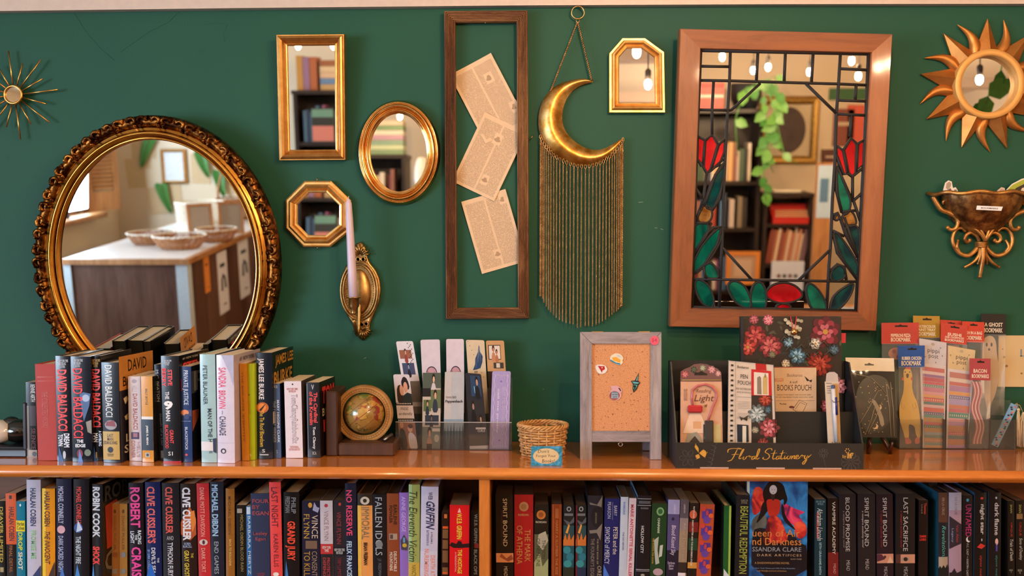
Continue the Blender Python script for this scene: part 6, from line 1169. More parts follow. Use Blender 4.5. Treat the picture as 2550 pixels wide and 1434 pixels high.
Ys = WZ(1360, 1160, SH).y; c = Card('handwritten_card', 'small teal painted card with a cream oval, hand lettered, leaning on the wicker basket', 'sign', [(1323, 1111), (1400, 1111), (1400, 1159.6), (1322, 1159.6)], Ys, 4, .003, nmat('teal_marbled', [(.35, '#1d6d84'), (.5, '#2f86a8'), (.65, '#5a9cc8')], 60, 2))
c.ell(.48, .5, .42, .40, '#c9b083'); c.ell(.48, .5, .39, .37, '#cdb68c')
c.text("Don't", .22, .17, .58, .34, '#2a2018', bold=0, shear=.2); c.text('Forget Your', .16, .42, .80, .60, '#2a2018', bold=0, shear=.2); c.text('Books!', .36, .66, .76, .84, '#2a2018', bold=0, shear=.2); c.done()

# ---- cork board easel with pins
GW = wood('grey_weathered_wood', '#5d5558', '#8a8084', '#a89e9e', axis='Z', scale=4, rough=.6, bump=.3); GWX = wood('grey_weathered_wood_across', '#5d5558', '#8a8084', '#a89e9e', axis='X', scale=4, rough=.6, bump=.3)
Ye = WZ(1460, 1144, SH).y; pe = W(1547, 1144, Ye)
ez = Card.__new__(Card); ez.M = Matrix.Translation((pe.x, Ye, SH)) @ Matrix.Rotation(R(-5), 4, 'X'); ez.I = ez.M.inverted(); ez.o = ez.I @ CAM
er = thing('cork_board_easel', 'small standing cork board with a grey weathered wooden frame and legs', 'notice board', M4=ez.M)
def eb(name, pts, mat, y0=0, y1=.016):
    P = [ez(*q) for q in pts]; m = MB(); m.prism([(x, y0, z) for x, z in P], [(x, y1, z) for x, z in P], mat); return m.build(name, er)
eb('leg_rail', [(1445, 827), (1474, 856), (1474, 1144), (1445, 1144)], GW); eb('leg_rail', [(1647, 827), (1647, 1144), (1619.5, 1144), (1619.5, 856)], GW)
eb('top_rail', [(1445.5, 826.5), (1646.5, 826.5), (1619, 855.5), (1474.5, 855.5)], GWX); eb('bottom_rail', [(1474.5, 1073), (1619, 1073), (1619, 1100), (1474.5, 1100)], GWX)
def cork():
    mm, nt, b = new_mat('cork'); tc = nt.nodes.new('ShaderNodeTexCoord'); v = nt.nodes.new('ShaderNodeTexNoise'); v.inputs['Scale'].default_value = 420; v.inputs['Detail'].default_value = 3
    v2 = nt.nodes.new('ShaderNodeTexNoise'); v2.inputs['Scale'].default_value = 190; v2.inputs['Detail'].default_value = 2
    for q in (v, v2): nt.links.new(tc.outputs['Object'], q.inputs['Vector'])
    mr = nt.nodes.new('ShaderNodeMapRange'); mr.inputs[1].default_value = .64; mr.inputs[2].default_value = .70; nt.links.new(v2.outputs['Fac'], mr.inputs[0])
    mx = nt.nodes.new('ShaderNodeMix'); mx.data_type = 'RGBA'; mx.inputs[7].default_value = lin('#6d3f22'); nt.links.new(mr.outputs[0], mx.inputs[0]); nt.links.new(ramp(nt, v.outputs['Fac'], [(.35, '#b87c52'), (.65, '#cf9669')]), mx.inputs[6]); nt.links.new(mx.outputs[2], b.inputs['Base Color']); b.inputs['Roughness'].default_value = .85
    return mm
eb('cork_panel', [(1474, 855), (1620, 855), (1620, 1074), (1474, 1074)], cork(), .005, .012)
m = MB(); q1 = ez(1450, 830); q2 = ez(1642, 1144); 
for xx in (q1[0] + .004, q2[0] - .026): m.prism([(xx, .016, q1[1] - .01), (xx + .022, .016, q1[1] - .01), (xx + .022, .095, .010), (xx, .095, .010)], [(xx, .026, q1[1] - .01), (xx + .022, .026, q1[1] - .01), (xx + .022, .108, .011), (xx, .108, .011)], GW)
m.build('back_legs', er)
for px_ in (1488, 1604): eb('hinge', [(px_ - 14, 825), (px_ + 14, 825), (px_ + 14, 826.8), (px_ - 14, 826.8)], M('#b9975a', .3, metal=1), -.0005, .012)
m = MB(); u, v = ez(1546, 1107); m.tube([(u + .0045 * cos(2 * pi * k / 20), .008, v + .0045 * sin(2 * pi * k / 20)) for k in range(20)], .0009, M('#c9ccd2', .2, metal=1), 6, closed=True); m.tube([(u, .008, v + .0045), (u, .008, v + .011)], .001, M('#c9ccd2', .2, metal=1), 6); m.build('ring_hook', er)
def pin(name, label, polys, y=.005, cat='pin', texts=()):
    P0 = [ez(*q) for q in polys[0][0]]; cx_ = sum(q[0] for q in P0) / len(P0); cz_ = sum(q[1] for q in P0) / len(P0)
    r = thing(name, label, cat, M4=ez.M @ Matrix.Translation((cx_, y, cz_)), group=None); m = MB(); e = 0
    for i, (pts, c, sm) in enumerate(polys):
        P = [ez(*q) for q in pts]; P = [(x - cx_, z - cz_) for x, z in P]
        for _ in range(sm): P = [q for k in range(len(P)) for q in ((P[k][0] * .75 + P[(k + 1) % len(P)][0] * .25, P[k][1] * .75 + P[(k + 1) % len(P)][1] * .25), (P[k][0] * .25 + P[(k + 1) % len(P)][0] * .75, P[k][1] * .25 + P[(k + 1) % len(P)][1] * .75))]
        if i == 0: m.prism([(x, -.0022, z) for x, z in P], [(x, 0, z) for x, z in P], M(c, .2, coat=.6))
        else: e += .00008; m.add([(x, -.0023 - e, z) for x, z in P], [list(range(len(P)))], M(c, .2, coat=.6))
    for (tx, a, b, c) in texts:
        A = ez(*a); B = ez(*b); e += .00008; text(m, tx, lambda u, v: (A[0] - cx_ + (B[0] - A[0]) * u, -.0023 - e, B[1] - cz_ + (A[1] - B[1]) * v), M(c, .3))
    m.build('badge', r)
def e7(x, y): return (1260 + x / 3.584, 800 + y / 3.585)
pin('enamel_pin', 'enamel pin of an open book in white, yellow and blue, highest on the cork', [([e7(*q) for q in ((930, 320), (945, 300), (985, 282), (1030, 296), (1052, 330), (1038, 352), (1048, 366), (1022, 394), (975, 380), (930, 345))], '#d9d2bc', 1), ([e7(*q) for q in ((934, 340), (980, 366), (1022, 376), (1020, 390), (975, 376), (932, 352))], '#2f7fa4', 0), ([e7(*q) for q in ((945, 325), (985, 318), (1025, 345), (1020, 372), (960, 352))], '#d9a23c', 0), ([e7(*q) for q in ((985, 300), (1015, 300), (1035, 325), (1000, 318))], '#b9c4d2', 0)])
pin('enamel_pin', 'white enamel pin with a red cardinal-like emblem at the left of the cork', [([e7(*q) for q in ((798, 388), (880, 386), (912, 430), (880, 470), (825, 468), (802, 430))], '#d9d4d2', 1), ([e7(*q) for q in ((820, 398), (850, 400), (880, 400), (885, 428), (862, 440), (858, 462), (840, 430))], '#a8242c', 0), ([e7(*q) for q in ((850, 408), (865, 408), (860, 424))], '#e0a0a0', 0)])
pin('enamel_pin', 'pink and maroon round jug-shaped enamel pin with fine lettering', [([e7(*q) for q in ((932, 580), (960, 576), (1005, 578), (1030, 600), (1040, 628), (1024, 640), (1034, 660), (1015, 698), (975, 708), (935, 694), (918, 655), (935, 622), (946, 604))], '#c9a0aa', 1), ([e7(970 + 46 * cos(2 * pi * k / 20), 662 + 40 * sin(2 * pi * k / 20)) for k in range(20)], '#8f3f3f', 0), ([e7(*q) for q in ((944, 628), (1002, 628), (1006, 688), (940, 688))], '#8fa8bc', 0), ([e7(*q) for q in ((1000, 592), (1018, 598), (1030, 622), (1022, 624), (1008, 604))], '#3a2430', 0)], texts=[('COFFEE BOOKS', e7(946, 630), e7(1002, 642), '#3c3440'), ('AND RAINY', e7(946, 648), e7(1002, 660), '#3c3440'), ('DAYS', e7(954, 668), e7(994, 682), '#3c3440')])
pin('enamel_pin', 'narrow teal and black dagger-like enamel pin at the right of the cork', [([e7(*q) for q in ((1186, 460), (1180, 528), (1200, 550), (1186, 566), (1168, 610), (1140, 635), (1132, 600), (1134, 560), (1118, 532), (1152, 528))], '#1b1c24', 0), ([e7(*q) for q in ((1182, 476), (1176, 530), (1160, 530))], '#5aa09c', 0), ([e7(*q) for q in ((1126, 536), (1190, 546), (1180, 558), (1140, 556))], '#5fa3b0', 0), ([e7(*q) for q in ((1140, 564), (1176, 568), (1150, 622), (1138, 600))], '#4d9c94', 0), ([e7(1151 + 11 * cos(2 * pi * k / 14), 582 + 12 * sin(2 * pi * k / 14)) for k in range(14)], '#0f1016', 0), ([e7(*q) for q in ((1146, 590), (1156, 590), (1154, 612), (1144, 612))], '#0f1016', 0)])
pin('price_sticker', 'round pink price sticker on the upper right corner of the cork board frame', [([e7(1324 + 39 * cos(2 * pi * k / 28), 171 + 42 * sin(2 * pi * k / 28)) for k in range(28)], '#d85a74', 0)], 0, 'sticker', [('$4', e7(1300, 150), e7(1346, 190), '#b03050')])

# ---- black display box of floral stationery
BX = M('#211f1f', .5, vary=.08); BXI = M('#171615', .55)
Yb = WZ(1918, 1167, SH).y; pb = W(1916, 1167, Yb); box = thing('display_box', 'black cardboard display box with gold script and line flowers on its front lip', 'display box', (pb.x, Yb, SH))
def bx_(px, py=1130, Y=Yb): q = W(px, py, Y); return (q.x - pb.x, q.z - SH)
L0 = bx_(1684)[0]; L1 = bx_(2151)[0]; zf = bx_(1900, 1103)[1]
Ybb = Yb + .125; zbk = W(1655, 897, Ybb).z - SH; zmid = W(1900, 1025, Yb + .06).z - SH
kw = (L0 + L1) / 2
m = MB(); m.box((L0, 0, 0), (L1, .003, zf), BX); m.build('front_lip', box)
for s_, xx in ((0, L0), (1, L1 - .003)):
    m = MB(); P = [(.003, 0), (.125, 0), (.125, zbk), (.095, zbk), (.004, zf)]
    m.prism([(xx, y, z) for y, z in P], [(xx + .003, y, z) for y, z in P], BX); m.build('side_panel', box)
m = MB(); m.box((L0, .125, 0), (L1, .128, zbk), BXI); m.build('back_panel', box)
m = MB(); m.box((L0 + .003, .062, 0), (L1 - .003, .064, zmid), BXI); m.build('middle_step', box)
m = MB(); m.box((L0 + .003, .003, 0), (L1 - .003, .125, .003), BXI); m.build('floor_panel', box)
for px_ in (1779, 1919, 2060):
    m = MB(); u = bx_(px_)[0]; m.box((u - .031, -.0008, .0002), (u + .031, .0, .0028), M('#b39a90', .6)); m.build('tab', box)
m = MB(); GL_ = M('#d9a64a', .35, metal=.3); GRY = M('#5d5754', .6)
def bt(tx, x0, x1, y0, y1, mat, e=.0005, **k):
    A, B = bx_(x0, y0), bx_(x1, y1); text(m, tx, lambda u, v: (A[0] + (B[0] - A[0]) * u, -e, B[1] + (A[1] - B[1]) * v), mat, **k)
def stroke(pts, w_, mat, sm=True, e=.0006):
    P = [Vector(bx_(*q)) for q in pts]; Q = []
    for i in range(len(P) - 1):
        p0 = P[max(i - 1, 0)]; p1 = P[i]; p2 = P[i + 1]; p3 = P[min(i + 2, len(P) - 1)]
        for k in range(5):
            t = k / 5; Q.append(.5 * (2 * p1 + (p2 - p0) * t + (2 * p0 - 5 * p1 + 4 * p2 - p3) * t * t + (3 * p1 - p0 - 3 * p2 + p3) * t ** 3))
    Q.append(P[-1]); n = len(Q); ws = w_ if isinstance(w_, (int, float)) else None
    vs = []
    for i, q in enumerate(Q):
        d = (Q[min(i + 1, n - 1)] - Q[max(i - 1, 0)]); d = d.normalized() if d.length > 1e-9 else Vector((1, 0)); nn = Vector((-d.y, d.x)); ww = w_ * (.55 + .6 * abs(d.y)) * (1 if 1 < i < n - 2 else .6)
        vs += [(q.x + nn.x * ww, -e, q.y + nn.y * ww), (q.x - nn.x * ww, -e, q.y - nn.y * ww)]
    m.add(vs, [(2 * i, 2 * i + 1, 2 * i + 3, 2 * i + 2) for i in range(n - 1)], mat)
def s8(pts): return [(1640 + x / 3.335, 770 + y / 3.335) for x, y in pts]
# brush script "Floral Stationery", stroke by stroke
SCR = [[(575, 1190), (580, 1165), (620, 1155), (690, 1160), (655, 1150)], [(655, 1160), (630, 1210), (605, 1250), (570, 1262)], [(605, 1208), (640, 1202), (665, 1205)],
       [(672, 1230), (700, 1180), (708, 1162), (695, 1170), (670, 1225), (672, 1242), (690, 1232)],
       [(712, 1222), (700, 1234), (706, 1246), (722, 1238), (728, 1222), (714, 1218), (740, 1222)], [(740, 1222), (752, 1216), (758, 1222), (748, 1246), (760, 1226), (774, 1222)],
       [(800, 1222), (782, 1222), (772, 1242), (786, 1244), (804, 1218), (798, 1240), (812, 1240)], [(812, 1238), (836, 1180), (838, 1158), (826, 1170), (812, 1225), (818, 1244), (838, 1232)],
       [(940, 1172), (935, 1156), (905, 1160), (885, 1185), (912, 1202), (920, 1225), (895, 1246), (866, 1240), (872, 1226)],
       [(968, 1168), (948, 1225), (952, 1244), (968, 1236)], [(930, 1198), (985, 1192)], [(1000, 1220), (984, 1222), (974, 1242), (990, 1242), (1006, 1216), (998, 1242), (1014, 1234)],
       [(1034, 1170), (1016, 1225), (1020, 1244), (1036, 1234)], [(1006, 1198), (1048, 1190)], [(1050, 1214), (1042, 1240), (1054, 1240), (1064, 1228)], [(1058, 1196), (1061, 1193)],
       [(1078, 1214), (1066, 1230), (1074, 1244), (1090, 1232), (1090, 1216), (1078, 1212), (1104, 1218)], [(1108, 1214), (1100, 1244), (1118, 1218), (1130, 1216), (1124, 1240), (1138, 1236)],
       [(1140, 1230), (1158, 1222), (1156, 1210), (1142, 1218), (1142, 1240), (1162, 1238), (1176, 1222)], [(1176, 1222), (1190, 1210), (1196, 1216), (1186, 1244), (1198, 1220), (1212, 1214)],
       [(1218, 1210), (1210, 1234), (1222, 1240), (1240, 1212), (1228, 1250), (1205, 1285), (1195, 1275), (1225, 1245), (1268, 1205)]]
for k, st_ in enumerate(SCR): stroke(s8(st_), .0009, GL_, e=.0006 + .00002 * k)
m.build('script_lettering', box); m = MB()
for bc_, s_ in (((1740, 1128), 1), ):
    x_, y_ = bc_
    for pts in (((0, 0), (-12, -16), (-8, -24), (0, -14)), ((0, 0), (12, -10), (22, -2), (16, 12)), ((0, 2), (-10, 6), (-6, 16), (4, 12))):
        P = [bx_(x_ + a, y_ + b) for a, b in pts]; m.add([(u, -.0005, v) for u, v in P], [(0, 1, 2, 3)], GL_)
        stroke([(x_ + a * .9, y_ + b * .9) for a, b in pts] + [(x_, y_)], .0006, M('#2a211a', .5), e=.0009)
m.build('butterfly_print', box); m = MB()
def flower_line(cx_, cy_, rr, n_):
    for k in range(n_):
        a = 2 * pi * k / n_; stroke([(cx_ + 3 * cos(a), cy_ + 3 * sin(a)), (cx_ + rr * .7 * cos(a - .35), cy_ + rr * .7 * sin(a - .35)), (cx_ + rr * cos(a), cy_ + rr * sin(a)), (cx_ + rr * .7 * cos(a + .35), cy_ + rr * .7 * sin(a + .35)), (cx_ + 3 * cos(a), cy_ + 3 * sin(a))], .0003, GRY)
flower_line(1713, 1140, 22, 6); flower_line(2050, 1128, 12, 8); flower_line(2118, 1150, 24, 11)
for k in range(12): stroke([(1770 + 14 * (k / 12), 1162 - 5 * k), (1765 + 14 * (k / 12) + (8 if k % 2 else -6), 1158 - 5 * k)], .0005, GRY)
stroke([(1768, 1165), (1775, 1140), (1782, 1108)], .0003, GRY); stroke([(2050, 1138), (2056, 1162)], .0003, GRY)
m.build('flower_print', box); m = MB()
bt('by', 2098, 2107, 1132, 1142, GL_, bold=.02); bt('if', 2109, 2125, 1127, 1141, GL_, bold=.05)
for k in range(6):
    a = 2 * pi * k / 6; u, v = bx_(2110 + 5 * cos(a), 1122 + 5 * sin(a)); m.add([(u + .0013 * cos(b), -.0006, v + .0013 * sin(b)) for b in [2 * pi * j / 8 for j in range(8)]], [list(range(8))], GL_)
m.build('logo_print', box)

# floral art for covers
def flower(c, px, py, r, col, col2, n=7, rot=0.0, petal=.9):
    c.st = .000006; dk = '#' + ''.join('%02x' % int(int(col[i:i + 2], 16) * .62) for i in (1, 3, 5))
    for ring, (rr, cc) in enumerate(((r * 1.12, dk), (r * .95, col), (r * .68, dk), (r * .6, col2), (r * .3, col))):
        for k in range(n):
            a = rot + 2 * pi * (k + .4 * ring) / n + random.uniform(-.16, .16); w_ = pi / n * petal * random.uniform(.75, 1.1); rr = rr * random.uniform(.96, 1.03)
            c.poly([(px + rr * .1 * cos(a - w_), py + rr * .1 * sin(a - w_)), (px + rr * .75 * cos(a - w_), py + rr * .75 * sin(a - w_)), (px + rr * cos(a), py + rr * sin(a)), (px + rr * .75 * cos(a + w_), py + rr * .75 * sin(a + w_)), (px + rr * .1 * cos(a + w_), py + rr * .1 * sin(a + w_))], cc, 1)
    if n < 7: c.poly([(px + r * .18 * cos(2 * pi * k / 8), py + r * .18 * sin(2 * pi * k / 8)) for k in range(8)], '#a8843a', 0)
    c.st = .00002
Yj = Yb + .110
j = Card('floral_journal', 'large floral journal with a red elastic and brass bead, standing behind the display box', 'journal', [(1843, 788), (2095, 788), (2097, 1090), (1845, 1090)], Yj - .002, 0, .010, '#2a2522'); random.seed(12)
for k in range(46):
    x_, y_, a = 1848 + (k * 53) % 244, 792 + (k * 37) % 130, k * 2.4; L_ = 14 + k % 9; j.st = .000006
    j.poly([(x_, y_), (x_ + L_ * .5 * cos(a - .4), y_ + L_ * .5 * sin(a - .4)), (x_ + L_ * cos(a), y_ + L_ * sin(a)), (x_ + L_ * .5 * cos(a + .4), y_ + L_ * .5 * sin(a + .4))], ('#33392a', '#3f4638', '#2c3436', '#4a4a38')[k % 4], 1)
for (x_, y_, r_, a_, b_, n_, ro_) in ((1877, 795, 13, '#a04a58', '#c07880', 8, 0), (1913, 796, 14, '#c8687a', '#dc98a0', 9, .3), (1880, 836, 30, '#8f2c34', '#b5504c', 7, .4), (1918, 862, 30, '#963a42', '#b8625f', 9, 0), (1862, 864, 22, '#a83a34', '#c45c50', 6, .2), (2055, 826, 38, '#872c3c', '#ae5a66', 6, .7),
        (1985, 885, 22, '#4d7890', '#86aebf', 9, .2), (1963, 852, 13, '#5f8498', '#93b3c2', 8, 0), (2030, 855, 15, '#c9bfb0', '#e0d8cc', 6, 0), (1956, 905, 12, '#bfb5a4', '#d8cfc0', 6, .3), (2040, 905, 32, '#842820', '#ac4634', 11, .1), (1922, 882, 10, '#6a6650', '#8a8468', 8, 0), (2076, 870, 14, '#3c5566', '#5d7c8c', 7, 0), (2085, 960, 22, '#b5707a', '#cf98a0', 8, .2), (2060, 1010, 20, '#a84c54', '#c47078', 8, 0)):
    flower(j, x_, y_, r_, a_, b_, n_, ro_)
for k in range(22): j.poly([(1955 + (k * 29) % 40 + 5 * cos(t), 796 + (k * 17) % 46 + 4.5 * sin(t)) for t in [2 * pi * q / 7 for q in range(7)]], ('#b3ad98', '#98947e')[k % 2])
for k in range(9): j.line([(1940 + 14 * k, 850 + (k * 23) % 50), (1952 + 14 * k, 838 + (k * 23) % 50), (1962 + 14 * k, 850 + (k * 23) % 50)], .0009, '#4a5040', False)
j.poly([(1843, 788), (1850, 788), (1852, 1090), (1845, 1090)], '#1d2630'); j.m.build('cover', j.root)
j.m = MB(); j.line([(1967, 788), (1972, 812), (1975, 825)], .0010, '#c22a30', False); j.line([(1982, 788), (1979, 812), (1975, 825)], .0010, '#c22a30', False); EB = j.m.build('elastic_band', j.root)
j.m = MB(); q = j(1975, 826); j.m.sphere((q[0], -.006, q[1]), .0085, BRASS, 16); j.m.build('bead', EB)
j.m = MB(); qa, qb_ = j(2096, 830), j(2107, 854); j.m.box((qa[0], .003, qb_[1]), (qb_[0], .005, qa[1]), M('#b3222c', .6)); j.m.build('ribbon_tab', j.root)
c = Card('books_pouch_pack', 'cream packet lettered BOOKS POUCH, standing in front of the floral journal', 'packet', [(1926, 914), (2033, 914), (2033, 1060), (1926, 1060)], Yb + .095, 0, .004, '#c9ab8c')
c.line([(0, .003), (1, .003)], .0007, '#b04038'); c.text('Bookaroo', .32, .11, .67, .165, '#6d5a4a', bold=.0); c.text('BIGGER', .03, .19, .24, .25, '#b55a44', bold=.0); c.text('& stuff', .38, .235, .56, .275, '#3a2e26', bold=0, shear=.4); c.text('BOOKS POUCH', .09, .30, .88, .40, '#2e2620', bold=.0); c.text('Luxury lined sleeve with stretchy sides', .08, .46, .88, .485, '#4a3e34', bold=0); c.text('for carrying thicker books (and other stuff)', .05, .50, .92, .525, '#4a3e34', bold=0); c.line([(.05, .57), (.95, .57)], .0003, '#a08870'); c.text('Pocket', .15, .61, .3, .64, '#4a3e34')
c.line([(.45, .72), (.6, .56), (.78, .62), (.66, .8)], .0004, '#3a2e26'); c.line([(.45, .72), (.66, .8)], .0004, '#3a2e26'); c.line([(.5, .72), (.62, .6), (.74, .64)], .0003, '#3a2e26'); c.poly([(.72, .15), (.8, .2), (.84, .23), (.78, .24)], '#2e2620', 0, True); c.poly([(.82, .23), (.9, .21), (.88, .26)], '#2e2620', 0, True); c.ell(.42, .68, .06, .02, '#6a3a34'); c.done('wrapper')
c = Card('reading_light_pack', 'carded clip-on reading light with a pink gooseneck, first at the left in the display box', 'packet', [(1695, 944), (1797, 944), (1800, 1125), (1694, 1125)], Yb + .035, 4, .003, '#c69a80')
c.poly([(1694, 950), (1695, 925), (1706, 918), (1718, 914), (1728, 907), (1745, 905), (1762, 907), (1772, 914), (1786, 917), (1796, 927), (1797, 950)], '#6a4a48', 0)
for (x_, y_, r_, a_, b_) in ((1706, 932, 10, '#b05a60', '#cc8a8c'), (1728, 920, 9, '#3f4a3c', '#5a6450'), (1750, 916, 8, '#8f9a80', '#b3b8a0'), (1772, 920, 11, '#b87880', '#d2a0a4'), (1788, 930, 8, '#c08a8c', '#d8b0ae')): flower(c, x_, y_, r_, a_, b_, 7)
c.poly([(1729, 927), (1740, 927), (1744, 924), (1749, 924), (1752, 927), (1761, 930), (1761, 934), (1729, 934)], '#14110f'); c.line([(1697, 946), (1796, 946)], .0006, '#c9b04a', False)
c.text('BOOK LOVERS', .08, .13, .16, .3, '#6d5044', rot=False, bold=0); c.text('Reading', .38, .135, .74, .2, '#7a5548', bold=0, shear=.5); c.text('Light', .34, .215, .80, .33, '#5a342c', bold=.0, shear=.6); c.text('if', .58, .345, .64, .385, '#5a3a30', bold=.03)
c.poly([(1717, 1030), (1745, 1030), (1765, 1078), (1700, 1078)], '#d6b8a0'); c.rect(.3, .58, .5, .68, '#c99a74'); c.poly([(1700, 1125), (1712, 1080), (1735, 1075), (1748, 1095), (1745, 1125)], '#8f8a7c'); c.poly([(1712, 1105), (1730, 1085), (1742, 1100), (1730, 1118)], '#3a3230'); c.rect(.54, .62, .74, 1, '#4a4440'); flower(c, 1762, 1090, 9, '#a8b8bc', '#c9d2d2', 7); c.rect(.78, .62, .96, .96, '#b5a878')
c.m.build('backing_card', c.root); c.m = MB(); PNK = M('#b85a60', .3, coat=.4)
P = [c(x_, y_) for x_, y_ in ((1725, 1012), (1722, 990), (1724, 970), (1736, 960), (1755, 956), (1772, 962), (1783, 975), (1783, 992), (1775, 1010), (1768, 1030), (1762, 1048))]; c.m.tube([(x_, -.005, z_) for x_, z_ in P], .0023, PNK, 10); c.m.build('gooseneck', c.root)
c.m = MB(); a, b = c(1711, 1008), c(1748, 1027); c.m.bbox((a[0], -.010, b[1]), (b[0], -.001, a[1]), M('#b02f34', .15, coat=.8), .003); c.m.build('lamp_head', c.root)
c.m = MB(); a, b = c(1754, 1046), c(1776, 1120); c.m.bbox((a[0], -.008, b[1]), (b[0], -.001, a[1]), M('#3a3532', .3), .002); c.m.build('clip', c.root)
c = Card('pen_pouch_notebook', 'spiral-look PEN POUCH pack with red strap and floral panel, second in the display box', 'packet', [(1815, 897), (1926, 908), (1933, 1125), (1812, 1125)], Yb + .045, 3, .006, '#c6b9ae')
c.poly([(1871, 919), (1920, 924), (1927, 1125), (1871, 1125)], '#2e2826')
for (x_, y_, r_, a_, b_, n_) in ((1885, 1030, 24, '#8fa0a4', '#b9c4c4', 9), (1905, 995, 18, '#8c3028', '#b3503c', 8), (1915, 1065, 26, '#a84c54', '#c8808a', 7), (1880, 1070, 10, '#98947e', '#b3ad98', 7), (1912, 1020, 10, '#3c5566', '#5d7c8c', 7), (1900, 1105, 16, '#8c3c3c', '#b0605c', 8)): flower(c, x_, y_, r_, a_, b_, n_)
c.poly([(1881, 904), (1907, 906), (1908, 922), (1882, 920)], '#a8141c'); c.poly([(1871, 919), (1920, 924), (1921, 985), (1871, 984)], '#b81c26'); c.poly([(1877, 926), (1913, 929), (1914, 984), (1877, 983)], '#cfc9c2')
c.poly([(1885, 940), (1891, 936), (1895, 940), (1896, 982), (1885, 981)], '#7d7468'); c.poly([(1899, 940), (1903, 934), (1908, 934), (1911, 940), (1911, 982), (1899, 981)], '#b9a06a'); c.line([(1905, 930), (1905, 940)], .0008, '#3a3430', False)
c.text('Bookaroo', .19, .045, .44, .075, '#4a423c'); c.text('PEN', .26, .14, .42, .185, '#2c2824', bold=.0); c.text('POUCH', .20, .21, .48, .255, '#2c2824', bold=.0); c.text('FOR NOTEBOOKS', .16, .29, .50, .312, '#6a625a', bold=0); c.text('AND JOURNALS', .18, .33, .50, .352, '#6a625a', bold=0)
for k in range(9): c.rect(.2, .44 + .018 * k + (.04 if k > 4 else 0), .46, .445 + .018 * k + (.04 if k > 4 else 0), '#a39a90')
c.line([(.18, .39), (.5, .39)], .0003, '#8a8078'); c.line([(.18, .62), (.5, .62)], .0003, '#8a8078'); c.poly([(1848, 1042), (1862, 1034), (1860, 1048)], '#2c2824'); c.poly([(1850, 1040), (1840, 1036), (1846, 1048)], '#2c2824')
c.poly([(1835, 1056), (1863, 1058), (1864, 1100), (1836, 1100)], '#1e2836'); c.rect(.30, .71, .38, .92, '#c9c4b4')
for k in range(17): c.rect(.045, .04 + .055 * k, .10, .06 + .055 * k, '#2a2622')
c.line([(.15, .0), (.15, 1)], .0004, '#8a8078'); c.line([(.0, .0), (1, .0), (1, 1)], .0006, '#2a2622'); c.done('pack')
c = Card('pen_pack', 'narrow clear pack holding a white and navy pen, at the right in the display box', 'packet', [(2054, 950), (2088, 950), (2094, 1108), (2062, 1108)], Yb + .035, 3, .0015, '#c2b6a8')
c.poly([(2056, 950), (2058, 930), (2066, 926), (2078, 926), (2086, 932), (2088, 950)], '#b3a8a4'); c.rect(.55, .03, .98, 1, '#b5905c'); c.text('bookaroo', .1, .015, .5, .035, '#4a423c'); 
for k in range(4): c.rect(.12, .07 + .035 * k, .4, .08 + .035 * k, '#6a625a')
c.m.build('backing_card', c.root); c.m = MB(); P = [c(2073, 967), c(2081, 1100)]; c.m.tube([(P[0][0], -.005, P[0][1]), (P[1][0], -.005, P[1][1])], .0045, M('#c9c9cf', .25), 12)
P = [c(2072.5, 958), c(2073, 972)]; c.m.tube([(P[0][0], -.005, P[0][1]), (P[1][0], -.005, P[1][1])], .0040, M('#3c4a78', .25), 12); P = [c(2078, 988), c(2080, 1032)]; c.m.tube([(P[0][0], -.0065, P[0][1]), (P[1][0], -.0065, P[1][1])], .0038, M('#22357c', .25), 12); c.m.build('pen', c.root)
for y_ in (998, 1102):
    c.m = MB(); c.line([(2068, y_ - 3), (2072, y_ + 2), (2084, y_ + 1), (2088, y_ - 3)], .0007, '#17130f', False); c.m.v = [(x_, y2 - .010 if 1 else 0, z_) for x_, y2, z_ in c.m.v]; c.m.build('elastic_loop', c.root)
# ---- clear bag of moon and star print on a little wooden easel
FILM = clear('clear_film', '#fefefe', .06, .03, .12); FILM0 = clear('glossy_film', '#fefefe', .05, .03)
Ya = WZ(2200, 1131, SH).y; p = WZ(2185, 1128, SH)
es = thing('plate_easel', 'small dark reddish wooden plate easel right of the black display box', 'easel', (p.x, Ya, SH)); EZM = M('#35130d', .3, coat=.4)
for s_ in (-1, 1):
    m = MB(); pts = [(.026 * s_, -.0, .004), (.020 * s_, .012, .022), (.010 * s_, .030, .046), (.004 * s_, .050, .085), (.001 * s_, .055, .12)]; m.tube(pts, [.005, .006, .0055, .004, .003], EZM, 8)
    m.tube([(.026 * s_, 0, .004), (.024 * s_, -.006, .020), (.026 * s_, -.010, .030)], [.005, .004, .003], EZM, 8); m.build('leg', es)
m = MB(); m.tube([(0, .050, .085), (0, .075, .004)], .004, EZM, 8); m.build('back_leg', es)
c = Card('star_print_pack', 'clear bag with a white header holding a black and gold moon and star print', 'packet', [(2105, 890), (2226, 892), (2234, 1090), (2122, 1088)], Ya + .004, 8, .003, M('#1c1a16', .7))
c.rect(0, 0, 1, .165, '#cfc6b4'); c.poly([(2153, 906), (2160, 906), (2164, 903), (2170, 906), (2176, 907), (2176, 910), (2153, 910)], '#191613')
c.poly([(2128, 1000), (2138, 955), (2165, 932), (2200, 935), (2218, 960), (2222, 1040), (2190, 1080), (2150, 1075)], '#16140f', 2)
random.seed(9)
for k in range(60): u, v = random.uniform(.06, .94), random.uniform(.3, .96); c.ell(u, v, .012, .006, ('#c9b183', '#a08c60')[k % 2], 6)
for (u, v) in ((.62, .62), (.52, .86)): c.ell(u, v, .07, .035, '#cdb589'); c.ell(u - .03, v - .012, .06, .032, '#211e19')
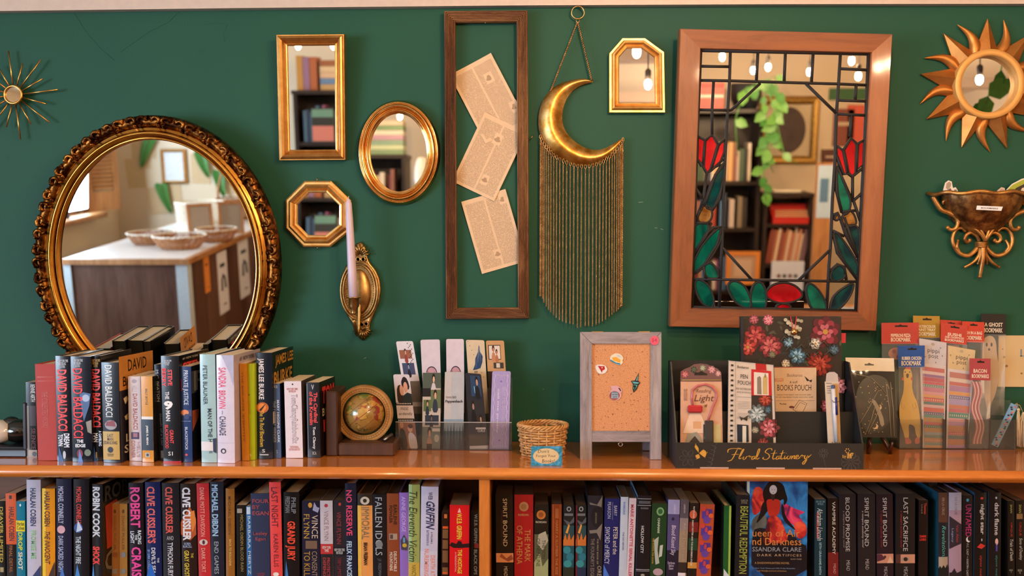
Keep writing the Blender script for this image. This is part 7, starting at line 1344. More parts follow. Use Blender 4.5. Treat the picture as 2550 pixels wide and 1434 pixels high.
for (a, b_) in (((.1, .9), (.62, .42)), ((.35, .95), (.7, .55)), ((.3, .95), (.55, .6)), ((.8, .3), (.86, .98)), ((.9, .3), (.93, .98)), ((.1, .2), (.45, .24)), ((.5, .25), (.8, .45))): c.line([a, ((a[0] + b_[0]) / 2 + .02, (a[1] + b_[1]) / 2), b_], .0008, '#9a9078')
c.poly([(.45, .5), (.6, .55), (.75, .82), (.65, .88), (.6, .7)], '#8a8276', 1, True); c.m.build('print_card', c.root)
def film(c, quad, name='clear_bag', d=.006, mt=None):
    m = MB(); P = [c(*q) for q in quad]; n = 10; vs = []
    for j in range(n + 1):
        for i in range(7):
            u, v = i / 6, j / n; x = (P[0][0] * (1 - u) + P[1][0] * u) * (1 - v) + (P[3][0] * (1 - u) + P[2][0] * u) * v; z = (P[0][1] * (1 - u) + P[1][1] * u) * (1 - v) + (P[3][1] * (1 - u) + P[2][1] * u) * v
            vs.append((x, -.0015 - d * sin(pi * u) * (.4 + .6 * sin(pi * v)) * (1 + .25 * sin(9 * v + 4 * u)), z))
    m.add(vs, [(j * 7 + i, j * 7 + i + 1, (j + 1) * 7 + i + 1, (j + 1) * 7 + i) for j in range(n) for i in range(6)], mt or FILM, True); m.build(name, c.root)
film(c, [(2104, 922), (2228, 924), (2240, 1096), (2118, 1094)], mt=FILM0)
# ---- second acrylic rack
Yr = WZ(2380, 1119, SH).y; p = W(2380, 1119, Yr); rk = thing('acrylic_packet_rack', 'clear acrylic rack of novelty bookmark packets at the right end of the shelf', 'display rack', (p.x, Yr, SH))
def rx_(px): return W(px, 1080, Yr).x - p.x
zr = W(2380, 1045, Yr).z - SH; a, b = rx_(2240), rx_(2530); t_ = .0018
m = MB(); m.box((a, 0, 0), (b, t_, zr), CLR); m.build('front_panel', rk); m = MB(); m.box((a, .028, t_), (b, .028 + t_, zr * 1.6), CLR); m.build('middle_panel', rk)
m = MB(); m.box((a, .062, t_), (b, .062 + t_, zr * 1.9), CLR); m.build('back_panel', rk); m = MB(); m.box((a, t_, 0), (b, .064, t_), CLR); m.build('floor_panel', rk)
EDGE = clear('acrylic_edge', '#7d8488', .1, .03, .1)
for px_ in (2241, 2298, 2354, 2411, 2468, 2528):
    m = MB(); q = rx_(px_); m.box((q - t_ / 2, t_, t_), (q + t_ / 2, .062, zr), EDGE); m.build('divider', rk)
def pack(label, quad, Y, hcol, hfrac, lines, tilt=4, body=None, group='novelty bookmark packets'):
    """quad: whole packet; the header card takes HFRAC of its height"""
    c = Card('bookmark_packet', label, 'packet', [quad[0], quad[1], tuple(quad[1][i] + (quad[2][i] - quad[1][i]) * hfrac for i in (0, 1)), tuple(quad[0][i] + (quad[3][i] - quad[0][i]) * hfrac for i in (0, 1))], Y, 0, .0016, hcol, group)
    c.poly([(.36, .12), (.46, .12), (.5, .07), (.56, .12), (.7, .13), (.7, .2), (.36, .2)], '#1d1815', 0, True)
    for (tx, u0, v0, u1, v1, cc) in lines: c.text(tx, u0, v0, u1, v1, cc, bold=.03)
    c.m.build('header_card', c.root); c.hq = c.q; c.q = quad; c.m = MB(); return c
HT = '#d9cdb8'; Ya1, Ya2, Ya3 = Yr + .010, Yr + .034, Yr + .052
def bagq(q, f): return [tuple(q[0][i] + (q[3][i] - q[0][i]) * f for i in (0, 1)), tuple(q[1][i] + (q[2][i] - q[1][i]) * f for i in (0, 1)), q[2], q[3]]
q = [(2195, 804), (2288, 803), (2290, 1060), (2196, 1058)]
c = pack('novelty packet with a wide red header lettered PEPPERONI PIZZA', q, Ya2, '#b5403a', .205, [('PEPPERONI PIZZA', .25, .52, .78, .68, HT), ('BOOKMARK', .25, .70, .78, .90, HT)]); c.ell(.4, .3, .22, .06, '#a86a4c'); c.ell(.33, .28, .05, .02, '#8a2c20'); c.ell(.45, .33, .05, .02, '#8a2c20'); c.m.build('bookmark', c.root); film(c, bagq(q, .2))
q = [(2274, 786), (2340, 787), (2342, 1050), (2276, 1050)]
c = pack('novelty packet with a mustard header lettered WATERCOLOR PAINT TRAY', q, Ya3, '#a9842f', .205, [('WATERCOLOR', .12, .42, .85, .55, HT), ('PAINT TRAY', .12, .58, .85, .70, HT), ('BOOKMARK', .12, .74, .85, .92, HT)]); c.rect(.1, .25, .9, .9, '#c9bfae'); c.m.build('bookmark', c.root); film(c, bagq(q, .2))
q = [(2341, 796), (2394, 799), (2394, 1040), (2342, 1040)]
c = pack('plain red header packet peeping out behind the SUSHI one', q, Ya3, '#b83c30', .2, []); c.rect(.1, .25, .9, .9, '#a8887a'); c.m.build('bookmark', c.root)
q = [(2344, 803), (2409, 811), (2402, 1045), (2338, 1045)]
c = pack('novelty packet with a slightly turned red header lettered SUSHI', q, Ya2, '#b84034', .205, [('SUSHI', .25, .46, .78, .62, HT), ('AND CHOPSTICKS', .15, .64, .88, .74, HT), ('BOOKMARKS', .15, .77, .88, .90, HT)]); c.rect(.2, .25, .4, .9, '#c98a6a'); c.rect(.6, .25, .68, .9, '#8a5a34'); c.m.build('bookmark', c.root); film(c, bagq(q, .2))
q = [(2396, 800), (2451, 802), (2450, 1040), (2396, 1040)]
c = pack('novelty packet with a red header lettered FISH IN A BAG', q, Ya2 + .006, '#c03c2c', .215, [('FISH IN A BAG', .12, .46, .9, .62, HT), ('BOOKMARK', .12, .68, .9, .88, HT)]); c.ell(.5, .5, .3, .1, '#8a9aa4'); c.m.build('bookmark', c.root); film(c, bagq(q, .2))
q = [(2443, 781), (2505, 782), (2500, 1034), (2440, 1032)]
c = pack('tall novelty packet with a black header over a pale ghost shape', q, Ya3, '#15161a', .205, [('A GHOST', .14, .42, .88, .62, HT), ('BOOKMARK', .12, .68, .88, .90, HT)])
GH = [(2446, 860), (2450, 842), (2462, 835), (2474, 838), (2481, 852), (2482, 880), (2488, 915), (2486, 950), (2478, 985), (2470, 1000), (2466, 1020), (2458, 1024), (2455, 1005), (2450, 980), (2446, 940)]
c.poly(GH, '#b59a74', 1)
for (x_, y_) in ((2457, 858), (2469, 858), (2463, 870)): c.poly([(x_ + 2.6 * cos(2 * pi * k / 12), y_ + (5 if y_ < 865 else 3.4) * sin(2 * pi * k / 12)) for k in range(12)], '#15120f')
c.m.build('ghost_bookmark', c.root); film(c, bagq(q, .2))
q = [(2236, 861), (2303, 860), (2298, 1119), (2240, 1118)]
c = pack('novelty packet with a blue header over a yellow rubber chicken', q, Ya1, '#1c4f9a', .21, [('RUBBER CHICKEN', .14, .50, .88, .66, HT), ('BOOKMARK', .12, .69, .88, .92, HT)])
YC = '#c9a63f'; OUT = '#8a6a24'
body = [(2249, 922), (2256, 917), (2266, 918), (2271, 928), (2272, 945), (2271, 965), (2276, 985), (2284, 1000), (2290, 1030), (2293, 1060), (2292, 1090), (2286, 1093), (2280, 1080), (2278, 1062), (2268, 1056), (2262, 1058), (2264, 1080), (2262, 1094), (2254, 1094), (2248, 1070), (2240, 1045), (2239, 1015), (2244, 995), (2250, 975), (2251, 950)]
c.poly(body, YC, 1); c.poly([(2254, 918), (2258, 912), (2262, 916), (2266, 912), (2268, 920)], '#b8382c'); c.poly([(2256, 932), (2261, 929), (2264, 934), (2261, 942), (2257, 940)], '#2c1c14', 1)
for x_ in (2254, 2265): c.poly([(x_ + 2 * cos(2 * pi * k / 10), 926 + 2 * sin(2 * pi * k / 10)) for k in range(10)], '#3c5a7a')
for pts in ([(2246, 940), (2250, 938), (2251, 946), (2246, 948)], [(2268, 938), (2272, 940), (2271, 948), (2268, 946)]): c.poly(pts, '#b8483c', 1)
for pts in ([(2254, 1088), (2264, 1090), (2272, 1102), (2262, 1106), (2254, 1104)], [(2278, 1090), (2290, 1088), (2291, 1104), (2278, 1106)]): c.poly(pts, '#b8483c', 1)
for pts in ([(2246, 1000), (2244, 1012), (2250, 1020), (2252, 1008)], [(2278, 1002), (2282, 1014), (2274, 1018), (2272, 1006)]): c.line(pts, .0004, OUT, False)
c.m.build('chicken_bookmark', c.root); film(c, bagq(q, .2))
TAPES = ['#b03c3c', '#c9b0b0', '#7d4a8a', '#a82c4c', '#b8344c', '#4a7a78', '#b0688c', '#c98a9a', '#c9924c', '#b5403a', '#3c6a6a', '#c9a8b0', '#b8483c', '#1f2f6a', '#3a7a72', '#a87a34', '#b03c4c', '#1f6a5a', '#b98a4c', '#8aa0b0', '#4f8078', '#b9763c', '#6a8a80', '#c98a4c']
TAPE2 = ['#a85a4c', '#c9b8a8', '#b54c3c', '#9a6a98', '#c98a2c', '#5a5c94', '#9a8ab8', '#b8643c', '#b04c54', '#1f7a6a', '#c98a9c', '#a87ab0', '#b8763c', '#b8403c', '#3c6470', '#b86a3c', '#a868a8']
for q, lb, hc, tp, yy in (([(2289, 842), (2357, 853), (2352, 1119), (2298, 1118)], 'washi tape sampler with a white round-cornered header, left of the cream one', '#b9b5bd', TAPES, Ya1 + .004), ([(2361, 860), (2429, 872), (2408, 1118), (2356, 1118)], 'washi tape sampler with a cream round-cornered header and a floral top strip', '#c6b088', TAPE2, Ya1 + .004)):
    c = Card('tape_sampler', lb, 'packet', q, yy, 3, .002, '#c4bcc0', 'tape samplers', rad=.004); c.rect(0, 0, 1, .22, hc)
    c.ell(.5, .035, .07, .014, '#a89a86'); c.text('pippi', .30, .075, .74, .125, '#3c3a3e', bold=0); c.text('post', .34, .13, .70, .175, '#3c3a3e', bold=0)
    for (u, v) in ((.1, .09), (.85, .13), (.2, .16), (.78, .06), (.6, .2)): c.ell(u, v, .025, .008, '#7a726a', 5)
    n = len(tp); v = .25
    for k, cc in enumerate(tp):
        h_ = (.74 / n) * (1.3 if k % 3 == 0 else .85); c.rect(.08, v, .94, min(v + h_ - .003, .99), cc, .35)
        if k % 4 == 1: [c.ell(.14 + .09 * i, v + h_ / 2, .02, h_ * .22, '#d2c8bc', 6) for i in range(9)]
        v += h_
    c.m.build('tape_card', c.root); film(c, bagq(q, .22), d=.003)
q = [(2415, 892), (2467, 893), (2464, 1119), (2413, 1118)]
c = pack('novelty packet with a dusty red header over wavy bacon strips', q, Ya1, '#a3424a', .24, [('BACON', .18, .48, .82, .66, HT), ('BOOKMARKS', .1, .72, .92, .90, HT)])
for x0_, dx, cc in ((2418, 0, '#8c2c34'), (2421, 1, '#c9a08f'), (2424, 0, '#96323a'), (2429, 1, '#c9a497'), (2433, 0, '#8a2c34'), (2437, 1, '#b98a7c')):
    L_ = []; R_ = []
    for k in range(17):
        t = k / 16; x_ = x0_ + 5 * sin(t * 11) + 8 * t; y_ = 950 + 155 * t; L_.append((x_, y_)); R_.append((x_ + (5.5 if dx == 0 else 3.6), y_))
    c.poly(L_ + R_[::-1], cc)
c.m.build('bacon_bookmark', c.root); film(c, bagq(q, .24))
# cloth-covered bookmark stick and tassels
Yt = Yr + .006; A, B = W(2477, 1110, Yt), W(2527, 1007, Yt); r = thing('patterned_bookmark', 'light blue patterned bookmark leaning diagonally in the rack, with cream tassels', 'bookmark', A); d = B - A
m = MB(); u = d.normalized(); v = Vector((u.z, 0, -u.x)) * .0085
m.prism([(x.x, 0, x.z) for x in (-v, d - v, d + v, v)], [(x.x, .003, x.z) for x in (-v, d - v, d + v, v)], M('#6fa0c4', .3, coat=.4)); random.seed(6)
for k in range(26):
    cc = u * (d.length * (k + .7) / 27) + v * random.uniform(-.65, .65); m.add([(cc.x + .0026 * cos(a_) * (1 + .3 * cos(2 * a_)), -.0003 - .00001 * k, cc.z + .0022 * sin(a_)) for a_ in [2 * pi * j / 7 for j in range(7)]], [list(range(7))], M(('#3a2a2a', '#b9607a', '#c98a5c', '#2c2028')[k % 4], .35))
m.build('card', r); random.seed(8)
for k, (x_, y0_, y1_, wd) in enumerate(((2536, 1020, 1112, .004), (2549, 1030, 1114, .010))):
    m = MB(); P0, P1 = W(x_, y0_, Yt), W(x_, y1_, Yt); m.tube([d + Vector((0, -.001, 0)), (d + (P0 - A)) / 2 + Vector((0, -.002, .010)), P0 - A], .0008, '#b9a583', 6)
    for j in range(26): s_ = random.uniform(-1, 1) * wd; m.tube([P0 - A + Vector((s_ * .25, random.uniform(-.003, .003), 0)), P0 - A + Vector((s_, random.uniform(-.004, .004), -.02)), P1 - A + Vector((s_ * 1.25, random.uniform(-.004, .004), random.uniform(0, .004)))], .0009, '#c9b594', 4)
    m.sphere(tuple(P0 - A), .0042, '#c4ae8a', 10); m.build('tassel', r)
# cream card hung on the wall at the right edge
P0, P1 = W(2486, 835, -.003), W(2600, 963, -.003); r = thing('wall_card', 'blank cream card on the wall behind the ghost packet, cut by the right edge', 'card', ((P0.x + P1.x) / 2, -.002, (P0.z + P1.z) / 2)); w2, h2 = (P1.x - P0.x) / 2, (P0.z - P1.z) / 2
m = MB(); m.box((-w2, -.0035, -h2), (w2, 0, h2), M('#c9b184', .6, vary=.08, scale=15))
for (x_, z_, s_) in ((-w2 + .014, .01, .0035), (-w2 + .02, -.012, .004), (-w2 + .01, .03, .002), (-.0, -.03, .003)): m.add([(x_ + s_ * cos(a_), -.0037, z_ + s_ * .8 * sin(a_)) for a_ in [2 * pi * j / 9 for j in range(9)]], [list(range(9))], M('#8f6f48', .6))
m.box((-.004, -.0038, .012), (.0, -.0036, .03), '#7a8a98'); m.box((-.004, -.0038, .012), (.014, -.0036, .014), '#7a8a98'); m.build('card', r)
# ================================================================ the shop room that the mirrors show
BLK = wood('dark_bookcase_wood', '#1b120d', '#2e1f17', axis='Z', scale=1.5, rough=.4)
TAN = wood('tan_wood', '#8a5a30', '#b98350', axis='Z', scale=1.5, rough=.45)
SKYG = clear('window_glass', '#f4f8ff', .02, .04)
def stru(mb, name, parent=None):
    o = mb.build(name, parent)
    if parent is None: tag(o, kind='structure')
    return o
for i, (a, b, c, d) in enumerate(WIN):
    m = MB()
    for q in ((a, a + .05, c, d), (b - .05, b, c, d), (a, b, d - .05, d), (a, b, c, c + .05), ((a + b) / 2 - .018, (a + b) / 2 + .018, c, d)):
        m.box((XL - .09, q[0], q[2]), (XL - .03, q[1], q[3]), TAN)
    for q in ((a - .07, a, c - .07, d + .07), (b, b + .07, c - .07, d + .07), (a, b, d, d + .07)):
        m.box((XL + .0005, q[0], q[2]), (XL + .022, q[1], q[3]), TAN)
    fr = stru(m, 'window_%d' % (i + 1))
    m = MB(); m.box((XL - .065, a + .05, c + .05), (XL - .06, b - .05, d - .05), SKYG); m.build('pane', fr)
    m = MB(); m.bbox((XL - .03, a - .10, c - .045), (XL + .16, b + .10, c - .001), TAN, .008); m.build('window_sill', fr)
# louvred shutter folded back beyond the far window
p0 = RM_.reflect(243, 527, x=XL + .1); p1 = RM_.reflect(297, 515, x=XL + .1)
sh = thing('louvred_shutter', 'orange-brown louvred wooden shutter folded open beside the far window', 'shutter', (XL + .03, -5.36, p0.z))
w_ = .30; h_ = 1.0; m = MB()
m2 = MB()
for a, b in (((0, 0, 0), (.03, .045, h_)), ((0, w_ - .045, 0), (.03, w_, h_)), ((0, .045, 0), (.03, w_ - .045, .16)), ((0, .045, h_ - .06), (.03, w_ - .045, h_)), ((0, .045, .52), (.03, w_ - .045, .57))):
    m.box(a, b, TAN)
m.build('shutter_frame', sh)
for k in range(22):
    z = .18 + k * .035
    if .5 < z < .57 or z > h_ - .09: continue
    m2.add([(.002, .047, z), (.002, w_ - .047, z), (.028, w_ - .047, z + .026), (.028, .047, z + .026), (.004, .047, z - .003), (.004, w_ - .047, z - .003), (.030, w_ - .047, z + .023), (.030, .047, z + .023)],
           [(0, 1, 2, 3), (7, 6, 5, 4), (0, 3, 7, 4), (1, 5, 6, 2), (3, 2, 6, 7), (0, 4, 5, 1)], TAN)
m2.build('louvres', sh)
sh.rotation_euler = (0, 0, R(-148)); sh.location = (XL + .04, -5.36, p0.z)
# pages, certificate and ferns on the far wall
OFFP = printed('yellowed_print', '#d3b88e', '#b4946a', 260, density=.5)
for i, (x, y, z0_, w2, h2) in enumerate(((338, 432, 0, .17, .26), (352, 385, 0, .17, .24), (392, 500, 0, .17, .24), (430, 480, 0, .16, .22), (500, 420, 0, .17, .26), (560, 450, 0, .16, .24), (360, 350, 0, .2, .3))):
    p = RM_.reflect(x, y, y=YB); r = thing('wall_page', 'yellowed wall page, ' + ('left of the certificate and lower', 'left of the certificate, mid height', 'just under the certificate, left one', 'just under the certificate, right one', 'right of the certificate', 'farthest right on the far wall', 'highest, beside the hanging fern')[i], 'page', (p.x, YB + .001 + .0008 * i, p.z), (0, R(random.uniform(-5, 5)), 0), 'pages on the far wall')
    m = MB(); m.box((-w2 / 2, 0, -h2 / 2), (w2 / 2, .001, h2 / 2), OFFP); m.build('sheet', r)
p = RM_.reflect(435, 414, y=YB); r = thing('framed_certificate', 'small gold-framed certificate on the far wall, seen in the round mirror', 'picture', (p.x, YB + .012, p.z))
m = MB(); m.v = []; P = [(-.085, -.125), (.085, -.125), (.085, .125), (-.085, .125)]; frame_sweep(m, P, [(0, .0), (0, .012), (.012, .02), (.026, .012), (.026, 0)], GOLDL)
m.v = [(x, -y, z) for x, y, z in m.v]; m.build('frame', r)
m = MB(); m.box((-.086, .0, -.126), (.086, .006, .126), printed('certificate_print', '#dfe3e2', '#a7adb0', 160, density=.42)); m.build('sheet', r)
LEAF = M('#3e7d33', .45, vary=.15); LEAF2 = M('#5c9440', .4, vary=.15)
def fern(px, py, ang, L, lb, y=YB + .03):
    p = RM_.reflect(px, py, y=y); r = thing('fern_frond', 'green fern frond on the far wall, ' + lb, 'fern', p, (0, 0, 0), 'fern fronds on the far wall'); m = MB()
    for k in range(26):
        t = k / 25; cx_ = L * t * sin(ang) + .04 * t * t; cz_ = -L * t * cos(ang); wl = .06 * (1 - t) ** .6 + .004
        for s_ in (-1, 1):
            m.add([(cx_, 0, cz_), (cx_ + s_ * wl * .6, .012, cz_ + .012), (cx_ + s_ * wl, .018, cz_ - .018), (cx_ + s_ * wl * .5, .01, cz_ - .012)], [(0, 1, 2, 3)], LEAF)
    m.tube([(L * t / 5 * sin(ang) + .04 * (t / 5) ** 2, .004, -L * t / 5 * cos(ang)) for t in range(6)], .003, LEAF, 5); m.build('leaves', r)
for a in ((375, 345, -.5, .28, 'highest, left of the certificate'), (402, 458, .15, .26, 'right below the certificate'), (500, 378, .1, .22, 'right of the certificate'), (545, 425, 0, .22, 'above the basket handle')): fern(*a)
# sales counter
cA = RM_.reflect(468, 646, z=.9); cx1 = cA.x; cy1 = cA.y; cx0 = RM_.reflect(143, 651, z=.9).x - .02
VN = wood('dark_walnut_planks', '#3a241a', '#5d4032', '#77584a', axis='Z', scale=.9, rough=.38, coat=.2)
ct = thing('sales_counter', 'dark wood-panelled sales counter with a pale top, seen in the round mirror', 'counter', ((cx0 + cx1) / 2, (cy1 + YB) / 2, 0))
ox, oy = ct.location.x, ct.location.y
def cb(name, a, b, mt, r_=None):
    m = MB(); a = (a[0] - ox, a[1] - oy, a[2]); b = (b[0] - ox, b[1] - oy, b[2]); m.box(a, b, mt); return m.build(name, ct)
cb('body', (cx0 + .02, YB + .02, 0), (cx1 - .02, cy1 - .02, .865), VN)
cb('corner_post', (cx1 - .085, cy1 - .022, 0), (cx1 - .012, cy1 - .010, .866), M('#b9c4c6', .5)); cb('corner_post', (cx1 - .019, cy1 - .08, 0), (cx1 - .012, cy1 - .0221, .866), M('#b9c4c6', .5))
cb('corner_post', (cx0 + .005, cy1 - .022, 0), (cx0 + .05, cy1 - .010, .866), M('#b9c4c6', .5))
cb('counter_top', (cx0, YB + .02, .866), (cx1, cy1, .900), TAN); cb('counter_inlay', (cx0 + .02, YB + .04, .9001), (cx1 - .03, cy1 - .03, .903), M('#d3cfca', .3, coat=.3))
for (px_, py_, px2, py2, col, lab, ink) in ((540, 632, 573, 770, '#d8d6dc', 'white poster with a dark arched figure on the counter side, seen in the round mirror', '#2b3038'), (592, 600, 625, 730, '#d2d4da', 'white poster with a block of text, farther along the counter side', '#3a4450'), (507, 642, 526, 724, '#d9863a', 'narrow orange flyer on the counter side, nearest its corner', '#5a2f12')):
    a = RM_.reflect(px_, py_, x=cx1 - .015); b = RM_.reflect(px2, py2, x=cx1 - .015); r = thing('counter_poster', lab, 'poster', (cx1 - .0195, (a.y + b.y) / 2, (a.z + b.z) / 2)); m = MB(); hw = abs(a.y - b.y) / 2; hh = abs(a.z - b.z) / 2
    m.box((0, -hw, -hh), (.002, hw, hh), col)
    m.tube([(.0022, -hw * .4, -hh * .2), (.0022, -hw * .3, hh * .15), (.0022, 0, hh * .25), (.0022, hw * .3, hh * .1), (.0022, hw * .35, -hh * .25)], hw * .09, ink, 6, flat=1) if col != '#d9863a' else m.sphere((.001, 0, hh * .4), hw * .35, ink, 10, sx=.05)
    m.box((.0021, -hw * .5, hh * .5), (.0024, hw * .5, hh * .62), ink); m.box((.0021, -hw * .5, -hh * .75), (.0024, hw * .1, -hh * .7), ink); m.build('sheet', r)
WK = gold('wicker_brown', '#8a5226', '#b97c45', .55, 60, .3, metal=0); WKW = gold('wicker_white', '#c9bda8', '#ece4d2', .55, 60, .3, metal=0)
def weave_basket(name, lab, loc, prof, mat, rimmat, nst=22, rows=9, sx=1.0, sy=1.0, r_=.0035, rot=0, group=None, cat='basket'):
    """prof(t) -> radius at height t*H; woven rows around upright stakes"""
    t_ = thing(name, lab, cat, loc, (0, 0, rot), group); Hh_, fr_ = prof
    m = MB()
    for k in range(rows):
        z = r_ + (Hh_ - 2 * r_) * k / (rows - 1); rr = fr_(k / (rows - 1)); n = nst * 4
        m.tube([((rr + r_ * .9 * cos(nst / 1.0 * 2 * pi * j / n * .5 + (pi if k % 2 else 0))) * cos(2 * pi * j / n) * sx, (rr + r_ * .9 * cos(nst / 1.0 * 2 * pi * j / n * .5 + (pi if k % 2 else 0))) * sin(2 * pi * j / n) * sy, z) for j in range(n)], r_ * 1.0, mat, 5, closed=True)
    m.lathe([(0, .001), (fr_(0) * .98, .001), (fr_(0) * .98, .004), (0, .004)], mat, 32, Matrix.Diagonal((sx, sy, 1, 1))); m.build('woven_wall', t_)
    m = MB()
    for j in range(nst):
        a = 2 * pi * j / nst; m.tube([(fr_(k / 6) * cos(a) * sx, fr_(k / 6) * sin(a) * sy, Hh_ * k / 6) for k in range(7)], r_ * .8, mat, 5)
    m.build('stakes', t_)
    m = MB(); n = 64
    for ph in (0, pi):
        m.tube([((fr_(1) + r_ * cos(2 * pi * j / n * 16 + ph)) * cos(2 * pi * j / n) * sx, (fr_(1) + r_ * cos(2 * pi * j / n * 16 + ph)) * sin(2 * pi * j / n) * sy, Hh_ + r_ * sin(2 * pi * j / n * 16 + ph)) for j in range(n)], r_ * 1.1, rimmat, 5, closed=True)
    m.build('rim', t_); return t_
bk = lambda t: .095 + .05 * t ** .6
b1 = RM_.reflect(442, 620, z=.905)
weave_basket('bread_basket', 'nearest oval bread basket with a white rim on the counter, seen in the round mirror', (b1.x, b1.y - .05, .904), (.085, bk), WK, WKW, sx=1.2, group=None)
b2 = RM_.reflect(368, 612, z=.905)
weave_basket('bread_basket', 'bread basket behind the nearest one, at the window side of the counter', (b2.x - .02, b2.y - .12, .904), (.075, bk), WK, WKW, sx=1.1)
b3 = RM_.reflect(545, 600, z=.905)
weave_basket('bread_basket', 'white-rimmed bread basket farther along the counter beside the frames', (b3.x - .02, b3.y - .02, .904), (.085, bk), WK, WKW, sx=.95)
b4 = RM_.reflect(478, 570, y=-5.05)
weave_basket('wicker_hamper', 'rectangular-looking white wicker hamper at the back of the counter', (b4.x, -5.25, .904), (.17, lambda t: .15 + .01 * t), WKW, WKW, rows=12, sx=1.2)
b5 = RM_.reflect(600, 570, y=-5.3)
hb = weave_basket('gift_basket', 'brown wicker basket with a tall hoop handle at the far end of the counter', (b5.x - .12, -5.55, .904), (.17, lambda t: .13 + .02 * t), WK, WK, rows=12)
m = MB(); m.tube([(.14 * cos(pi * k / 16), 0, .15 + .30 * sin(pi * k / 16)) for k in range(17)], .009, WK, 8); m.build('handle', hb)
for k, (px_, py_) in enumerate(((520, 590), (550, 588))):
    p = RM_.reflect(px_, py_, z=.905); r = thing('photo_frame', ('left', 'right')[k] + ' of two leaning brown wooden photo frames on the counter', 'picture frame', (p.x - .05 + .1 * k, p.y - .1 * k, .908), (R(-14), 0, R(150 + 12 * k))); m = MB()
    frame_sweep(m, [(-.07, .02), (.07, .02), (.07, .22), (-.07, .22)], [(0, 0), (0, .01), (.02, .012), (.02, 0)], TAN); m.build('frame', r); m = MB(); m.box((-.071, -.004, .019), (.071, .004, .221), M('#8d8072', .3)); m.build('picture', r)
p = RM_.reflect(170, 590, x=XL + .08)
dl = thing('small_doll', 'small long-haired doll in a blue skirt on the far window sill', 'doll', (XL + .07, p.y, WIN[0][2] - .001)); m = MB(); m.lathe([(0, 0), (.035, 0), (.03, .05), (.018, .085), (.012, .10), (0, .10)], '#26385f', 16); m.build('skirt', dl)
m = MB(); m.sphere((0, 0, .125), .028, '#d9b9a2', 14, sz=1.15); m.build('head', dl); m = MB(); m.sphere((-.006, 0, .130), .031, '#a55a32', 14, sz=1.1); m.tube([(0, .028, .13), (.004, .035, .08), (0, .033, .04)], .009, '#a55a32', 6); m.build('hair', dl)

# ---- bookcases along the far wall
random.seed(11)
BOOKC = ['#b98a62', '#8c5a4a', '#d8cbb4', '#c9b28a', '#6d2a28', '#2d3b4f', '#d2c4b2', '#7a6a52', '#a3412f', '#41573f', '#cfa36a', '#2b2724', '#b8a798', '#844a6c', '#4c6e8a']
def shelf_unit(label, x0, x1, y0, y1, ztop, boards, mat=None):
    mat = mat or BLK; r = thing('shelf_unit', label, 'bookcase', ((x0 + x1) / 2, (y0 + y1) / 2, 0)); ox, oy = r.location.x, r.location.y
    def b(nm, a, c):
        m = MB(); m.box((a[0] - ox, a[1] - oy, a[2]), (c[0] - ox, c[1] - oy, c[2]), mat); m.build(nm, r)
    b('side_panel', (x0, y0, 0), (x0 + .03, y1, ztop - .03)); b('side_panel', (x1 - .03, y0, 0), (x1, y1, ztop - .03)); b('top_panel', (x0 - .01, y0, ztop - .03), (x1 + .01, y1 + .01, ztop)); b('back_panel', (x0 + .03, y0, 0), (x1 - .03, y0 + .01, ztop - .03))
    for z in boards: b('shelf', (x0 + .031, y0 + .011, z - .028), (x1 - .031, y1 - .005, z))
    return r
CN = {}
ORD = 'first second third fourth fifth sixth seventh eighth ninth tenth eleventh twelfth thirteenth fourteenth fifteenth sixteenth seventeenth eighteenth nineteenth twentieth twenty-first twenty-second twenty-third twenty-fourth twenty-fifth twenty-sixth twenty-seventh twenty-eighth'.split()
def hue(c):
    r, g, b = (int(c[i:i + 2], 16) for i in (1, 3, 5)); mx, mn = max(r, g, b), min(r, g, b)
    if mx < 70: return 'near-black'
    if mx - mn < 26: return 'grey' if mx < 190 else 'off-white'
    if r == mx: return ('red' if g < .5 * r else 'brown' if mx < 150 else 'orange-tan' if b < .6 * r else 'cream')
    return 'green' if g == mx else 'blue'
def back_book(x, y, z, w_, h_, d_, c, lab, grp, lean=0, flat=False):
    CN[grp] = CN.get(grp, 0) + 1; lab = hue(c) + ' ' + lab + ', ' + ORD[min(CN[grp], 28) - 1] + (' from the bottom' if flat and 'stack' in lab else ' along')
    o = thing('book', lab, 'book', (x, y, z + .0005 + (w_ / 2 * abs(sin(lean)))), (0, lean, 0), grp); m = MB()
    if flat: m.bbox((-h_ / 2, -d_ / 2, 0), (h_ / 2, d_ / 2, w_), M(c, .5), .002)
    else: m.bbox((-w_ / 2, -d_, 0), (w_ / 2, 0, h_), M(c, .5), .002)
    m.build('cover', o)
def book_run(x0, x1, yfront, z, hmin, hmax, lab, grp, skip=0.0, cols=BOOKC, wmin=.018, wmax=.04, lean=0):
    x = x0
    while x < x1 - wmin:
        w_ = random.uniform(wmin, wmax)
        if x + w_ > x1: break
        if random.random() >= skip: back_book(x + w_ / 2, yfront - random.uniform(0, .015), z, w_, random.uniform(hmin, hmax), .15, random.choice(cols), lab, grp, lean)
        x += w_ + .002
Yf = -5.2
xl = RECT.reflect(727, 206, y=Yf).x; xr = OVAL.reflect(1009, 386, y=Yf).x; zt = 1.93
shelf_unit('tall black bookcase on the far wall, seen in the small gilt mirrors', xl, xr, Yf - .32, Yf, zt, [.10, .45, .80, 1.12, 1.52])
L1 = 'upright book atop the black bookcase'
x = xl + .03
for c, w_, h_ in (('#b5853e', .05, .27), ('#8d6a86', .05, .26), ('#a35c34', .055, .26)):
    back_book(x + w_ / 2, Yf - .03, zt, w_, h_, .18, c, L1, 'upright books on the black bookcase'); x += w_ + .004
z = zt; random.seed(4)
for i, c in enumerate(('#b7986a', '#5d7fa5', '#c8a88a', '#cbb38c', '#8e5632')):
    back_book(x + .15, Yf - .13, z, .046, .26, .19, c, 'book stacked on the black bookcase, in the rectangular mirror', 'stacked books on the black bookcase', flat=True); z += .047
